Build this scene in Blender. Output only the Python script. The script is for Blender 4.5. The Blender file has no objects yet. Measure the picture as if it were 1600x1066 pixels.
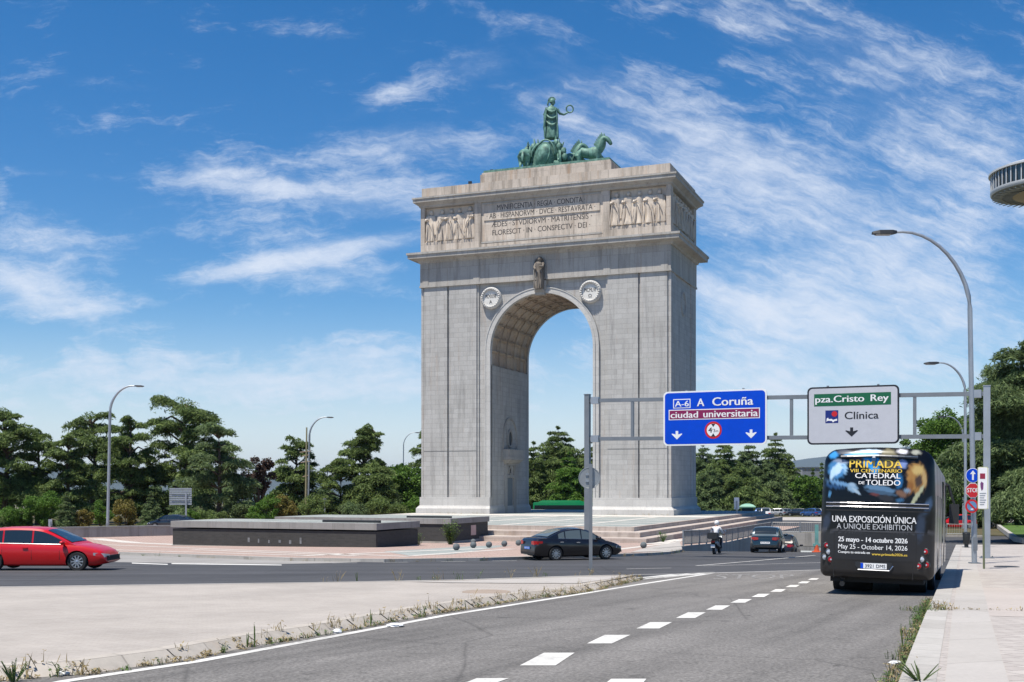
import bpy, bmesh, math, random
import numpy as np
from mathutils import Vector, Matrix
from mathutils.geometry import delaunay_2d_cdt
SC = bpy.context.scene
COL = SC.collection
R = math.radians
rnd = random.Random(7)
# ------------------------------------------------------------------ camera
EYE, FPX, CX, HY = 1.7, 1800.0, 800.0, 761.0
cam = bpy.data.cameras.new('camera'); cam_o = bpy.data.objects.new('camera', cam); COL.objects.link(cam_o)
cam_o.location = (0, 0, EYE); cam_o.rotation_euler = (R(90), 0, 0)
cam.sensor_width = 36; cam.lens = 36*FPX/1600; cam.shift_y = (HY-533)/1600
cam.clip_start = 0.1; cam.clip_end = 60000
SC.camera = cam_o
SC.view_settings.view_transform = 'Standard'; SC.view_settings.look = 'None'
SC.view_settings.exposure = 0.42; SC.view_settings.gamma = 1.0
# ------------------------------------------------------------------ sun and sky
SUN_EL, SUN_AZ = R(67), R(227)          # azimuth clockwise from +Y
sd = Vector((math.sin(SUN_AZ)*math.cos(SUN_EL), math.cos(SUN_AZ)*math.cos(SUN_EL), math.sin(SUN_EL)))
sl = bpy.data.lights.new('sun', 'SUN'); sl.energy = 5.0; sl.angle = R(0.53); sl.color = (1.0, 0.935, 0.83)
so = bpy.data.objects.new('sun', sl); COL.objects.link(so); so.location = (-40, -30, 120)
so.rotation_euler = (-sd).to_track_quat('-Z', 'Y').to_euler()
W = bpy.data.worlds.new('World'); SC.world = W; W.use_nodes = True
nt = W.node_tree; nt.nodes.clear()
def N(t, **kw):
    n = nt.nodes.new(t)
    for k, v in kw.items(): setattr(n, k, v)
    return n
def L(a, b): nt.links.new(a, b)
def M(op, a, b=None, c=None, clamp=False):
    n = N('ShaderNodeMath', operation=op); n.use_clamp = clamp
    for i, x in enumerate((a, b, c)):
        if x is None: continue
        if isinstance(x, (int, float)): n.inputs[i].default_value = x
        else: L(x, n.inputs[i])
    return n.outputs[0]
def SS(x, lo, hi):
    n = N('ShaderNodeMapRange', interpolation_type='SMOOTHSTEP'); L(x, n.inputs[0])
    n.inputs[1].default_value = lo; n.inputs[2].default_value = hi
    return n.outputs[0]
def COMB(x, y, z=0.0):
    n = N('ShaderNodeCombineXYZ')
    for i, v in enumerate((x, y, z)):
        if isinstance(v, (int, float)): n.inputs[i].default_value = v
        else: L(v, n.inputs[i])
    return n.outputs[0]
def NOISE(vec, scale, det=6, rough=0.55, dist=0.0):
    n = N('ShaderNodeTexNoise'); n.inputs['Scale'].default_value = scale; n.inputs['Detail'].default_value = det
    n.inputs['Roughness'].default_value = rough; n.inputs['Distortion'].default_value = dist
    L(vec, n.inputs['Vector']); return n.outputs[0]
sky = N('ShaderNodeTexSky', sky_type='NISHITA'); sky.sun_disc = False
sky.sun_elevation = SUN_EL; sky.sun_rotation = SUN_AZ
sky.altitude = 650; sky.air_density = 1.0; sky.dust_density = 0.3; sky.ozone_density = 3.0
hsv = N('ShaderNodeHueSaturation'); hsv.inputs['Hue'].default_value = 0.502; hsv.inputs['Saturation'].default_value = 1.38; hsv.inputs['Value'].default_value = 1.2
L(sky.outputs[0], hsv.inputs['Color'])
tc = N('ShaderNodeTexCoord'); sp = N('ShaderNodeSeparateXYZ'); L(tc.outputs['Generated'], sp.inputs[0])
dx, dy, dz = sp.outputs
ady = M('MAXIMUM', M('ABSOLUTE', dy), 0.15)
gx = M('DIVIDE', dx, ady); gz = M('DIVIDE', dz, ady)
# the cirrus sheet: a few banks of cloud at fixed bearings and heights of the sky, each broken into fibres
g0 = COMB(gx, gz)
wv = N('ShaderNodeTexNoise'); wv.inputs['Scale'].default_value = 5; wv.inputs['Detail'].default_value = 3; L(g0, wv.inputs['Vector'])
wsub = N('ShaderNodeVectorMath', operation='MULTIPLY_ADD'); L(wv.outputs['Color'], wsub.inputs[0])
wsub.inputs[1].default_value = (0.04, 0.028, 0); L(g0, wsub.inputs[2])
gw = wsub.outputs[0]
def MAP(vec, loc=(0, 0, 0), rot=0.0, scale=(1, 1, 1)):
    n = N('ShaderNodeMapping', vector_type='TEXTURE'); L(vec, n.inputs[0])
    n.inputs['Location'].default_value = loc; n.inputs['Rotation'].default_value = (0, 0, rot); n.inputs['Scale'].default_value = scale
    return n.outputs[0]
def bank(px, py, rx, ry, deg, w):
    v = MAP(gw, ((px-800)/1800+0.02, (761-py)/1800+0.014, 0), R(-deg), (rx/1800, ry/1800, 1))
    ln = N('ShaderNodeVectorMath', operation='LENGTH'); L(v, ln.inputs[0])
    return M('MULTIPLY', SS(ln.outputs['Value'], 1.5, 0.15), w)
BANKS = [(1430, 110, 420, 110, 24, .34), (1200, 30, 360, 50, 14, .2), (1100, 225, 400, 66, 25, .44), (1020, 165, 260, 44, 28, .18), (1480, 250, 340, 90, 22, .42), (1260, 320, 360, 80, 12, .42),
         (1330, 440, 420, 80, 4, .55), (1250, 520, 480, 80, 0, .5), (1420, 590, 480, 80, 0, .42), (735, 100, 80, 30, -10, .3), (590, 152, 100, 20, -24, .34),
         (560, 225, 130, 32, -4, .42), (330, 290, 110, 22, 4, .5), (500, 295, 230, 36, 5, .40), (590, 320, 210, 36, 2, .40), (640, 250, 130, 50, 0, .3), (690, 200, 120, 40, 12, .26), (400, 365, 200, 30, 3, .36), (460, 410, 210, 20, -10, .62), (560, 392, 150, 22, -8, .4), (530, 440, 230, 34, 5, .36),
         (80, 378, 160, 56, 14, .46), (70, 470, 190, 48, 14, .62), (20, 432, 90, 26, 14, .3), (880, 200, 260, 50, 24, .22), (300, 578, 560, 50, -1, .62), (560, 545, 200, 26, 2, .3), (800, 640, 1400, 60, 0, .45), (120, 130, 300, 14, 3, .24), (60, 272, 170, 14, 4, .24), (250, 225, 300, 14, 3, .12), (610, 600, 320, 44, 0, .25)]
cov = None
for b in BANKS:
    c = bank(*b); cov = c if cov is None else M('ADD', cov, c)
wv2 = N('ShaderNodeTexNoise'); wv2.inputs['Scale'].default_value = 38; wv2.inputs['Detail'].default_value = 4; L(g0, wv2.inputs['Vector'])
ws2 = N('ShaderNodeVectorMath', operation='MULTIPLY_ADD'); L(wv2.outputs['Color'], ws2.inputs[0]); ws2.inputs[1].default_value = (0.022, 0.016, 0); L(gw, ws2.inputs[2])
gf = ws2.outputs[0]
fibA = NOISE(MAP(gf, rot=R(-22), scale=(4.6, .75, 1)), 34, 9, .74)
fibB = NOISE(MAP(gf, rot=R(5), scale=(4.2, .8, 1)), 34, 9, .74)
side = SS(gx, -0.12, 0.12)
mixf = N('ShaderNodeMix', data_type='FLOAT'); L(side, mixf.inputs[0]); L(fibB, mixf.inputs[2]); L(fibA, mixf.inputs[3])
puff = NOISE(MAP(gf, rot=R(-8), scale=(1.5, 1.0, 1)), 22, 9, .68)
ragged = NOISE(MAP(gf, rot=R(-10), scale=(2.2, .9, 1)), 13, 9, .66)
tex = M('ADD', M('MULTIPLY', mixf.outputs[0], .6), M('MULTIPLY', puff, .4))
er = M('ADD', M('MULTIPLY', M('SUBTRACT', ragged, .5), 2.6), M('MULTIPLY', M('SUBTRACT', tex, .5), 4.6))
dens = M('MULTIPLY', SS(M('ADD', cov, er), .1, 1.75), .95)
veil = M('MULTIPLY', SS(M('ADD', cov, M('MULTIPLY', er, .35)), .1, 1.0), .36)
dens = M('ADD', dens, M('MULTIPLY', M('SUBTRACT', 1.0, dens), veil))
dens = M('MULTIPLY', dens, M('ADD', .12, M('MULTIPLY', .88, SS(dy, -.2, .15))))     # fewer clouds behind the camera
hz = SS(gz, 0.17, -0.01)
dens = M('MAXIMUM', dens, M('MULTIPLY', hz, .68))
dens = M('MULTIPLY', dens, .93, clamp=True)
mixc = N('ShaderNodeMix', data_type='RGBA'); L(dens, mixc.inputs[0]); L(hsv.outputs[0], mixc.inputs[6])
mixc.inputs[7].default_value = (7.5, 8.1, 9.2, 1)
bg = N('ShaderNodeBackground'); bg.inputs['Strength'].default_value = 0.08; L(mixc.outputs[2], bg.inputs['Color'])
wo = N('ShaderNodeOutputWorld'); L(bg.outputs[0], wo.inputs[0])

# ------------------------------------------------------------------ ground shape and pixel helpers
def g(Y):
    if Y < 90: return -0.031*Y
    if Y < 180: return -2.79-0.004*(Y-90)
    if Y < 500: return -3.15-0.02*(Y-180)
    if Y < 3000: return -9.55-0.02*(Y-500)
    return -59.55
BREAKS = [90, 180, 500, 3000]
def P(px, py, h=0.0):
    """point of the ground (raised by h) seen along a direction, as (x, y)"""
    k = (py-HY)/FPX; lo, hi = 3.0, 4000.0
    for _ in range(60):
        m = .5*(lo+hi)
        if (EYE-g(m)-h)/m > k: lo = m
        else: hi = m
    return Vector(((px-CX)/FPX*lo, lo))
YAW = 0.375
RT = Vector((math.cos(YAW), -math.sin(YAW)))     # along the arch front, to the right
DP = Vector((math.sin(YAW), math.cos(YAW)))      # away through the arch

# ------------------------------------------------------------------ object helpers
def link(o, parent=None):
    COL.objects.link(o)
    if parent is not None: o.parent = parent
    return o
def tag(o, label=None, cat=None, group=None, kind=None):
    if label: o['label'] = label
    if cat: o['category'] = cat
    if group: o['group'] = group
    if kind: o['kind'] = kind
    return o
def thing(name, label, cat, loc=(0, 0, 0), rz=0.0, group=None, rot=None):
    o = bpy.data.objects.new(name, None); o.empty_display_size = .3
    o.location = loc; o.rotation_euler = rot if rot else (0, 0, rz)
    link(o); return tag(o, label, cat, group)
def copy_tree(o, parent=None):
    c = o.copy(); COL.objects.link(c); c.parent = parent
    for ch in list(o.children): copy_tree(ch, c)
    return c
def sharp(me, deg=38):
    bm = bmesh.new(); bm.from_mesh(me)
    c = math.cos(R(deg))
    for f in bm.faces: f.smooth = True
    for e in bm.edges:
        if len(e.link_faces) == 2:
            e.smooth = e.link_faces[0].normal.dot(e.link_faces[1].normal) > c
    bm.to_mesh(me); bm.free()
class MB:
    def __init__(s): s.v = []; s.f = []; s.mi = []; s.cur = 0
    def add(s, vs, fs, T=None):
        n = len(s.v)
        s.v += [tuple(T @ Vector(p)) if T is not None else tuple(p) for p in vs]
        s.f += [tuple(i+n for i in q) for q in fs]; s.mi += [s.cur]*len(fs)
        return s
    def box(s, x0, x1, y0, y1, z0, z1, T=None):
        vs = [(x, y, z) for z in (z0, z1) for y in (y0, y1) for x in (x0, x1)]
        return s.add(vs, [(0, 2, 3, 1), (4, 5, 7, 6), (0, 1, 5, 4), (2, 6, 7, 3), (0, 4, 6, 2), (1, 3, 7, 5)], T)
    def prism(s, poly, lo, hi, axis='z', T=None):
        n = len(poly)
        mk = {'z': lambda p, h: (p[0], p[1], h), 'y': lambda p, h: (p[0], h, p[1]), 'x': lambda p, h: (h, p[0], p[1])}[axis]
        vs = [mk(p, lo) for p in poly]+[mk(p, hi) for p in poly]
        fs = [tuple(range(n-1, -1, -1)), tuple(range(n, 2*n))]+[(i, (i+1) % n, n+(i+1) % n, n+i) for i in range(n)]
        return s.add(vs, fs, T)
    def ring(s, rings, cap=True, closed=True, T=None):
        m = len(rings[0]); vs = [p for r in rings for p in r]; fs = []
        for a in range(len(rings)-1):
            for i in range(m if closed else m-1):
                j = (i+1) % m
                fs.append((a*m+i, a*m+j, (a+1)*m+j, (a+1)*m+i))
        if cap and closed:
            fs.append(tuple(range(m-1, -1, -1))); k = (len(rings)-1)*m; fs.append(tuple(range(k, k+m)))
        return s.add(vs, fs, T)
    def tube(s, pts, rad, n=8, cap=True, T=None):
        pts = [Vector(p) for p in pts]; rings = []
        if isinstance(rad, (int, float)): rad = [rad]*len(pts)
        for i, p in enumerate(pts):
            d = (pts[min(i+1, len(pts)-1)]-pts[max(i-1, 0)]).normalized()
            a = d.cross(Vector((0, 0, 1)))
            if a.length < .05: a = d.cross(Vector((0, 1, 0)))
            a.normalize(); b = d.cross(a).normalized()
            rings.append([p+rad[i]*(math.cos(t)*a+math.sin(t)*b) for t in [2*math.pi*k/n for k in range(n)]])
        return s.ring(rings, cap, True, T)
    def lathe(s, prof, n=16, T=None, cap=True):
        rings = [[(r*math.cos(2*math.pi*k/n), r*math.sin(2*math.pi*k/n), z) for k in range(n)] for r, z in prof]
        return s.ring(rings, cap, True, T)
    def ball(s, c, rx, ry=None, rz=None, n=10, m=8, T=None, noise=0, seed=0):
        ry = ry or rx; rz = rz or rx; rr = random.Random(seed)
        rings = []
        for j in range(1, m):
            ph = math.pi*j/m
            rings.append([(c[0]+rx*math.sin(ph)*math.cos(2*math.pi*k/n)*(1+noise*(rr.random()-.5)), c[1]+ry*math.sin(ph)*math.sin(2*math.pi*k/n)*(1+noise*(rr.random()-.5)), c[2]-rz*math.cos(ph)) for k in range(n)])
        return s.ring(rings, True, True, T)
    def mesh(s, name, mats, smooth=None):
        me = bpy.data.meshes.new(name); me.from_pydata(s.v, [], s.f); me.update()
        bm = bmesh.new(); bm.from_mesh(me); bmesh.ops.recalc_face_normals(bm, faces=bm.faces); bm.to_mesh(me); bm.free()
        for m in (mats if isinstance(mats, (list, tuple)) else [mats]): me.materials.append(m)
        if len(me.polygons) == len(s.mi): me.polygons.foreach_set('material_index', s.mi)
        if smooth: sharp(me, smooth)
        return me
    def build(s, name, mats, parent=None, smooth=None, loc=None):
        o = bpy.data.objects.new(name, s.mesh(name, mats, smooth)); link(o, parent)
        if loc is not None: o.location = loc
        return o
def bake(o):
    """replace an object's mesh by its evaluated one, dropping the modifiers"""
    dg = bpy.context.evaluated_depsgraph_get(); dg.update()
    me = bpy.data.meshes.new_from_object(o.evaluated_get(dg)); o.modifiers.clear(); o.data = me; return o
def text_mesh(body, bold=0.0, spacing=1.0):
    cu = bpy.data.curves.new('t', 'FONT'); cu.body = body; cu.resolution_u = 3; cu.space_character = spacing
    o = bpy.data.objects.new('t', cu); COL.objects.link(o)
    dg = bpy.context.evaluated_depsgraph_get(); dg.update()
    me = bpy.data.meshes.new_from_object(o.evaluated_get(dg))
    vs = np.array([v.co[:] for v in me.vertices]); fs = [tuple(p.vertices) for p in me.polygons]
    bpy.data.objects.remove(o); bpy.data.curves.remove(cu); bpy.data.meshes.remove(me)
    return vs, fs
def lettering(body, x0, x1, z0, z1, y, mat, parent, bold=0.0, name='lettering', fn=None, spacing=1.0, mb=None):
    """text fitted into a box of the XZ plane, facing -Y (or mapped by fn)"""
    vs, fs = text_mesh(body, bold, spacing)
    lo, hi = vs.min(0), vs.max(0)
    X = x0+(vs[:, 0]-lo[0])/(hi[0]-lo[0])*(x1-x0); Z = z0+(vs[:, 1]-lo[1])/(hi[1]-lo[1])*(z1-z0)
    m = MB(); e = bold*1.1*(z1-z0)
    for k, d in enumerate((0, -e, e) if bold else (0,)):     # heavier strokes: the same letters again, shifted a little and a hair prouder
        m.add([fn(a+d, b) if fn else (a+d, y, b) for a, b in zip(X, Z)], fs)
        if k:
            for i in range(len(m.v)-len(X), len(m.v)):
                q = m.v[i]; m.v[i] = (q[0]-.0006*k, q[1], q[2]) if fn else (q[0], q[1]-.0006*k, q[2])
    return m.build(name, mat, parent)
def strip_y(bm):
    for yb in BREAKS:
        bmesh.ops.bisect_plane(bm, geom=bm.verts[:]+bm.edges[:]+bm.faces[:], plane_co=(0, yb, 0), plane_no=(0, 1, 0))
def sheet(name, poly, h, mat, kind='structure', depth=0.0, side_mat=None):
    """a flat patch of the ground outlined in metres, lifted h above it; depth > 0 gives it standing edges down below the ground"""
    bm = bmesh.new(); vs = [bm.verts.new((p[0], p[1], 0)) for p in poly]; f = bm.faces.new(vs)
    if f.normal.z < 0: f.normal_flip()
    bmesh.ops.triangulate(bm, faces=bm.faces[:]); strip_y(bm)
    for v in bm.verts: v.co.z = g(v.co.y)+h
    if depth:
        be = [e for e in bm.edges if e.is_boundary]
        ex = bmesh.ops.extrude_edge_only(bm, edges=be)
        for v in [q for q in ex['geom'] if isinstance(q, bmesh.types.BMVert)]: v.co.z -= depth
        for q in ex['geom']:
            if isinstance(q, bmesh.types.BMFace): q.material_index = 1 if side_mat else 0
    bmesh.ops.recalc_face_normals(bm, faces=bm.faces[:])
    up = [f for f in bm.faces if abs(f.normal.z) > .7]
    if up and sum(f.normal.z for f in up) < 0: bmesh.ops.reverse_faces(bm, faces=bm.faces[:])
    me = bpy.data.meshes.new(name); bm.to_mesh(me); bm.free(); me.materials.append(mat)
    if side_mat: me.materials.append(side_mat)
    o = bpy.data.objects.new(name, me); link(o)
    if kind: o['kind'] = kind
    return o
def catmull(pts, n=8):
    pts = [Vector(p) for p in pts]; out = []
    q = [2*pts[0]-pts[1]]+pts+[2*pts[-1]-pts[-2]]
    for i in range(1, len(q)-2):
        for k in range(n):
            t = k/n
            out.append(.5*((2*q[i])+(-q[i-1]+q[i+1])*t+(2*q[i-1]-5*q[i]+4*q[i+1]-q[i+2])*t*t+(-q[i-1]+3*q[i]-3*q[i+1]+q[i+2])*t**3))
    return out+[pts[-1]]
def offset_line(pts, d):
    """a line of 2-D points moved d to its left"""
    out = []
    for i, p in enumerate(pts):
        t = (pts[min(i+1, len(pts)-1)]-pts[max(i-1, 0)]).normalized(); out.append(p+d*Vector((-t.y, t.x)))
    return out
# ------------------------------------------------------------------ materials
def srgb(r, gg, b):
    return tuple(((c/255)/12.92 if c/255 <= .04045 else ((c/255+.055)/1.055)**2.4) for c in (r, gg, b))+(1,)
class Mat:
    def __init__(s, name, rough=.7, metal=0.0, spec=None):
        s.m = bpy.data.materials.new(name); s.m.use_nodes = True; s.t = s.m.node_tree
        s.b = s.t.nodes['Principled BSDF']; s.b.inputs['Roughness'].default_value = rough; s.b.inputs['Metallic'].default_value = metal
        if spec is not None: s.b.inputs['Specular IOR Level'].default_value = spec
    def n(s, t, **kw):
        x = s.t.nodes.new(t)
        for k, v in kw.items(): setattr(x, k, v)
        return x
    def l(s, a, b): s.t.links.new(a, b)
    def coord(s, kind='Object'): return s.n('ShaderNodeTexCoord').outputs[kind]
    def pos(s): return s.n('ShaderNodeNewGeometry').outputs['Position']
    def mapping(s, vec, scale=(1, 1, 1), rot=(0, 0, 0)):
        x = s.n('ShaderNodeMapping'); s.l(vec, x.inputs[0]); x.inputs['Scale'].default_value = scale; x.inputs['Rotation'].default_value = rot; return x.outputs[0]
    def noise(s, vec, scale, det=5, rough=.6):
        x = s.n('ShaderNodeTexNoise'); s.l(vec, x.inputs['Vector']); x.inputs['Scale'].default_value = scale
        x.inputs['Detail'].default_value = det; x.inputs['Roughness'].default_value = rough; return x.outputs[0]
    def ramp(s, fac, stops):
        x = s.n('ShaderNodeValToRGB'); s.l(fac, x.inputs[0]); e = x.color_ramp.elements
        while len(e) < len(stops): e.new(.5)
        for i, (p, c) in enumerate(stops): e[i].position = p; e[i].color = c if len(c) == 4 else tuple(c)+(1,)
        return x.outputs[0]
    def mix(s, fac, a, b, mode='MIX'):
        x = s.n('ShaderNodeMix', data_type='RGBA', blend_type=mode)
        for i, v in ((0, fac), (6, a), (7, b)):
            if isinstance(v, (int, float)): x.inputs[i].default_value = v
            elif isinstance(v, tuple): x.inputs[i].default_value = v if len(v) == 4 else v+(1,)
            else: s.l(v, x.inputs[i])
        return x.outputs[2]
    def math(s, op, a, b=0.0, clamp=False):
        x = s.n('ShaderNodeMath', operation=op); x.use_clamp = clamp
        for i, v in enumerate((a, b)):
            if isinstance(v, (int, float)): x.inputs[i].default_value = v
            else: s.l(v, x.inputs[i])
        return x.outputs[0]
    def color(s, c):
        if isinstance(c, tuple): s.b.inputs['Base Color'].default_value = c if len(c) == 4 else c+(1,)
        else: s.l(c, s.b.inputs['Base Color'])
    def bump(s, h, strength=.3, dist=.02):
        x = s.n('ShaderNodeBump'); s.l(h, x.inputs['Height']); x.inputs['Strength'].default_value = strength; x.inputs['Distance'].default_value = dist
        s.l(x.outputs[0], s.b.inputs['Normal'])
def G(v): return (v, v, v, 1)
def plain(name, c, rough=.6, metal=0.0, var=.12, scale=3.0, coat=0.0, spec=None):
    """a painted, metal or plastic surface with slight dirt"""
    m = Mat(name, rough, metal, spec)
    c = tuple(c[:3])
    f = m.noise(m.coord(), scale, 6, .65)
    m.color(m.ramp(f, [(.25, tuple(x*(1-var) for x in c)), (.75, tuple(min(1, x*(1+var)) for x in c))]))
    m.b.inputs['Roughness'].default_value = rough
    if coat: m.b.inputs['Coat Weight'].default_value = coat; m.b.inputs['Coat Roughness'].default_value = .04
    return m.m
def stone(name, lo, hi, brick=(1.15, .56), mortar=.012, streak=.5, vert='xz', joint=.62, bscale=1.0, patch=None):
    """coursed ashlar: blocks each of its own tone, joints, rain streaks and soot stains"""
    m = Mat(name, .85)
    co = m.coord(); s3 = m.n('ShaderNodeSeparateXYZ'); m.l(co, s3.inputs[0])
    xy = m.math('ADD', s3.outputs[0], s3.outputs[1]); cb = m.n('ShaderNodeCombineXYZ')
    if vert == 'xz': m.l(xy, cb.inputs[0]); m.l(s3.outputs[2], cb.inputs[1])
    else: m.l(s3.outputs[0], cb.inputs[0]); m.l(s3.outputs[1], cb.inputs[1])
    br = m.n('ShaderNodeTexBrick'); m.l(cb.outputs[0], br.inputs['Vector'])
    br.inputs['Scale'].default_value = 1; br.inputs['Brick Width'].default_value = brick[0]; br.inputs['Row Height'].default_value = brick[1]
    br.inputs['Mortar Size'].default_value = mortar; br.inputs['Mortar Smooth'].default_value = .2; br.inputs['Bias'].default_value = 0
    br.inputs['Color1'].default_value = lo+(1,); br.inputs['Color2'].default_value = hi+(1,)
    br.inputs['Mortar'].default_value = tuple(x*joint for x in lo)+(1,)
    big = m.noise(co, .22, 5, .6); fine = m.noise(co, 5.5, 5, .7)
    c = m.mix(.35, br.outputs[0], m.ramp(big, [(.3, tuple(x*.78 for x in lo)), (.7, tuple(min(1, x*1.1) for x in hi))]))
    c = m.mix(.5, c, m.ramp(fine, [(.3, G(.72)), (.7, G(1.0))]), 'MULTIPLY')
    if streak:
        st = m.noise(m.mapping(co, (1.0, 1.0, .07)), 1.6, 6, .7)
        c = m.mix(m.math('MULTIPLY', m.ramp(st, [(.56-.11*streak, G(0)), (.73-.1*streak, G(1))]), min(1, streak*1.15)), c, tuple(x*.45 for x in lo)+(1,))
        rs = m.noise(m.mapping(co, (1.3, 1.3, .1)), .9, 5, .7)
        c = m.mix(m.math('MULTIPLY', m.ramp(rs, [(.63-.11*streak, G(0)), (.77-.1*streak, G(1))]), streak*.62), c, (.36, .22, .12, 1))
    m.color(c); m.bump(m.math('ADD', m.math('MULTIPLY', br.outputs['Fac'], -1.0), m.math('MULTIPLY', fine, .4)), .35, .03)
    return m.m
def asphalt(name, lo, hi, grain=70, patch=.5, lane=None):
    m = Mat(name, .9, spec=.3); p = m.pos()
    a = m.noise(p, grain, 3, .7); b = m.noise(p, .35, 5, .6); lanes = m.noise(m.mapping(p, (.9, .9, 1)), 1.3, 6, .7)
    c = m.mix(m.ramp(a, [(.32, G(0)), (.68, G(1))]), lo+(1,), hi+(1,))
    c = m.mix(patch, c, m.ramp(b, [(.3, G(.72)), (.7, G(1.15))]), 'MULTIPLY')
    c = m.mix(.35, c, m.ramp(lanes, [(.3, G(.75)), (.65, G(1.05))]), 'MULTIPLY')
    if lane is not None:      # tyre-polished wheel tracks and oil drips along the lanes
        q = m.mapping(m.mapping(p, rot=(0, 0, R(90)-lane)), (1.0, .035, 1)); tr = m.noise(q, 1.1, 4, .6)
        c = m.mix(.75, c, m.ramp(tr, [(.36, G(.70)), (.5, G(1.0)), (.64, G(1.22))]), 'MULTIPLY')
        q2 = m.mapping(m.mapping(p, rot=(0, 0, R(90)-lane)), (1.4, .5, 1)); dr = m.noise(q2, 2.2, 3, .55)
        c = m.mix(m.ramp(dr, [(.69, G(0)), (.74, G(.55))]), c, tuple(x*.5 for x in lo)+(1,))
    st = m.noise(m.mapping(p, (1, 1, 1)), .9, 2, .5)
    c = m.mix(m.ramp(st, [(.70, G(0)), (.76, G(.5))]), c, tuple(x*.55 for x in lo)+(1,))
    cr = m.n('ShaderNodeTexVoronoi', feature='DISTANCE_TO_EDGE'); m.l(m.mix(.2, p, m.n('ShaderNodeTexNoise').outputs['Color']), cr.inputs['Vector']); cr.inputs['Scale'].default_value = .23
    c = m.mix(m.ramp(cr.outputs[0], [(.0, G(.45)), (.006, G(0))]), c, tuple(x*.5 for x in lo)+(1,))
    m.color(c); m.bump(a, .35, .01); return m.m
def paving(name, cols, brick, rot=0.0, mortar=.015, dirt=.4, joint=.6, offset=.5):
    m = Mat(name, .9, spec=.3); p = m.pos()
    br = m.n('ShaderNodeTexBrick'); br.offset = offset; m.l(m.mapping(p, rot=(0, 0, rot)), br.inputs['Vector'])
    br.inputs['Scale'].default_value = 1; br.inputs['Brick Width'].default_value = brick[0]; br.inputs['Row Height'].default_value = brick[1]
    br.inputs['Mortar Size'].default_value = mortar; br.inputs['Mortar Smooth'].default_value = .3
    br.inputs['Color1'].default_value = cols[0]+(1,); br.inputs['Color2'].default_value = cols[1]+(1,); br.inputs['Mortar'].default_value = tuple(x*joint for x in cols[0])+(1,)
    a = m.noise(p, .5, 6, .65); b = m.noise(p, 14, 4, .7)
    c = m.mix(dirt, br.outputs[0], m.ramp(a, [(.3, G(.74)), (.68, G(1.06))]), 'MULTIPLY')
    c = m.mix(.4, c, m.ramp(b, [(.3, G(.78)), (.7, G(1.05))]), 'MULTIPLY')
    sp_ = m.noise(p, 2.1, 3, .5)
    c = m.mix(m.ramp(sp_, [(.68, G(0)), (.75, G(.35))]), c, tuple(x*.55 for x in cols[0])+(1,))
    m.color(c); m.bump(m.math('ADD', m.math('MULTIPLY', br.outputs['Fac'], -1.), m.math('MULTIPLY', b, .3)), .3, .01); return m.m
def leaf(name, dark, light, trans=.28, nscale=.35):
    m = Mat(name, .6, spec=.25)
    ri = m.n('ShaderNodeNewGeometry').outputs['Random Per Island']
    c = m.mix(ri, dark+(1,), light+(1,))
    nz = m.noise(m.pos(), nscale, 3, .6)
    c = m.mix(.6, c, m.ramp(nz, [(.32, G(.6)), (.68, G(1.25))]), 'MULTIPLY')
    m.color(c)
    tr = m.n('ShaderNodeBsdfTranslucent'); m.l(c, tr.inputs[0]); mx = m.n('ShaderNodeMixShader'); mx.inputs[0].default_value = trans
    m.l(m.b.outputs[0], mx.inputs[1]); m.l(tr.outputs[0], mx.inputs[2]); m.l(mx.outputs[0], m.t.nodes['Material Output'].inputs[0]); return m.m
def glass(name, c=(.015, .022, .026), rough=.06):
    m = Mat(name, rough, 0, .9); m.color(c); return m.m
def carpaint(name, c, metal=.25, coat=.9):
    m = Mat(name, .32, metal); m.color(tuple(c)); m.b.inputs['Coat Weight'].default_value = coat; m.b.inputs['Coat Roughness'].default_value = .05
    nz = m.noise(m.coord(), 260, 2); m.bump(nz, .02, .002); return m.m
ST_WALL = stone('ashlar', (.40, .39, .372), (.49, .48, .462), (1.25, .58), .016, .5, joint=.6)
ST_BASE = stone('plinth stone', (.46, .45, .43), (.54, .53, .51), (1.6, .9), streak=.2)
ST_TRIM = stone('cornice stone', (.36, .34, .31), (.46, .44, .41), (1.35, 3), .018, .45)
ST_ATTIC = stone('attic stone', (.46, .395, .33), (.58, .51, .44), (1.2, 1.0), .014, .75)
ST_RELIEF = stone('relief stone', (.58, .49, .40), (.68, .60, .51), (3, 3), .0, .45)
ST_VAULT = stone('vault stone', (.50, .41, .33), (.58, .50, .41), (2.4, 1.4), .008, .4)
ST_STEP = stone('step stone', (.44, .36, .31), (.52, .46, .41), (1.5, .41), .012, .5)
ST_MEDAL = stone('medallion stone', (.52, .51, .49), (.60, .59, .57), (3, 3), 0, .25)
ST_CONC = stone('concrete', (.34, .32, .29), (.40, .38, .35), (2.4, 2.0), .01, .5)
ST_KERB = stone('kerb granite', (.36, .34, .31), (.46, .44, .41), (1.0, 3), .018, .2)
ST_INSC = stone('inscribed panel stone', (.56, .475, .395), (.66, .585, .50), (1.4, 1.2), .01, .7)
ST_SHADED = stone('shaded carved stone', (.17, .145, .12), (.24, .21, .18), (3, 3), 0, .5)  # stained stone of the keystone figure, its shade put into the colour
ST_DARK = stone('dark cladding', (.035, .035, .034), (.055, .054, .052), (.32, .11), .006, .0, joint=1.7)
ST_COPING = stone('coping stone', (.235, .23, .22), (.30, .295, .285), (1.6, 3), .012, .4)
A_ROAD = asphalt('asphalt', (.05, .051, .056), (.085, .086, .092), 60, lane=R(4))
A_SLIP = asphalt('worn asphalt', (.092, .087, .082), (.235, .224, .212), 24, lane=R(63))
ST_KERBF = stone('worn kerb stone', (.40, .36, .31), (.47, .43, .38), (1.0, 3), .02, .35)
P_ISLE = paving('island paving', ((.385, .35, .315), (.415, .38, .345)), (.22, .11), .06, .007, .7, .9)
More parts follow.
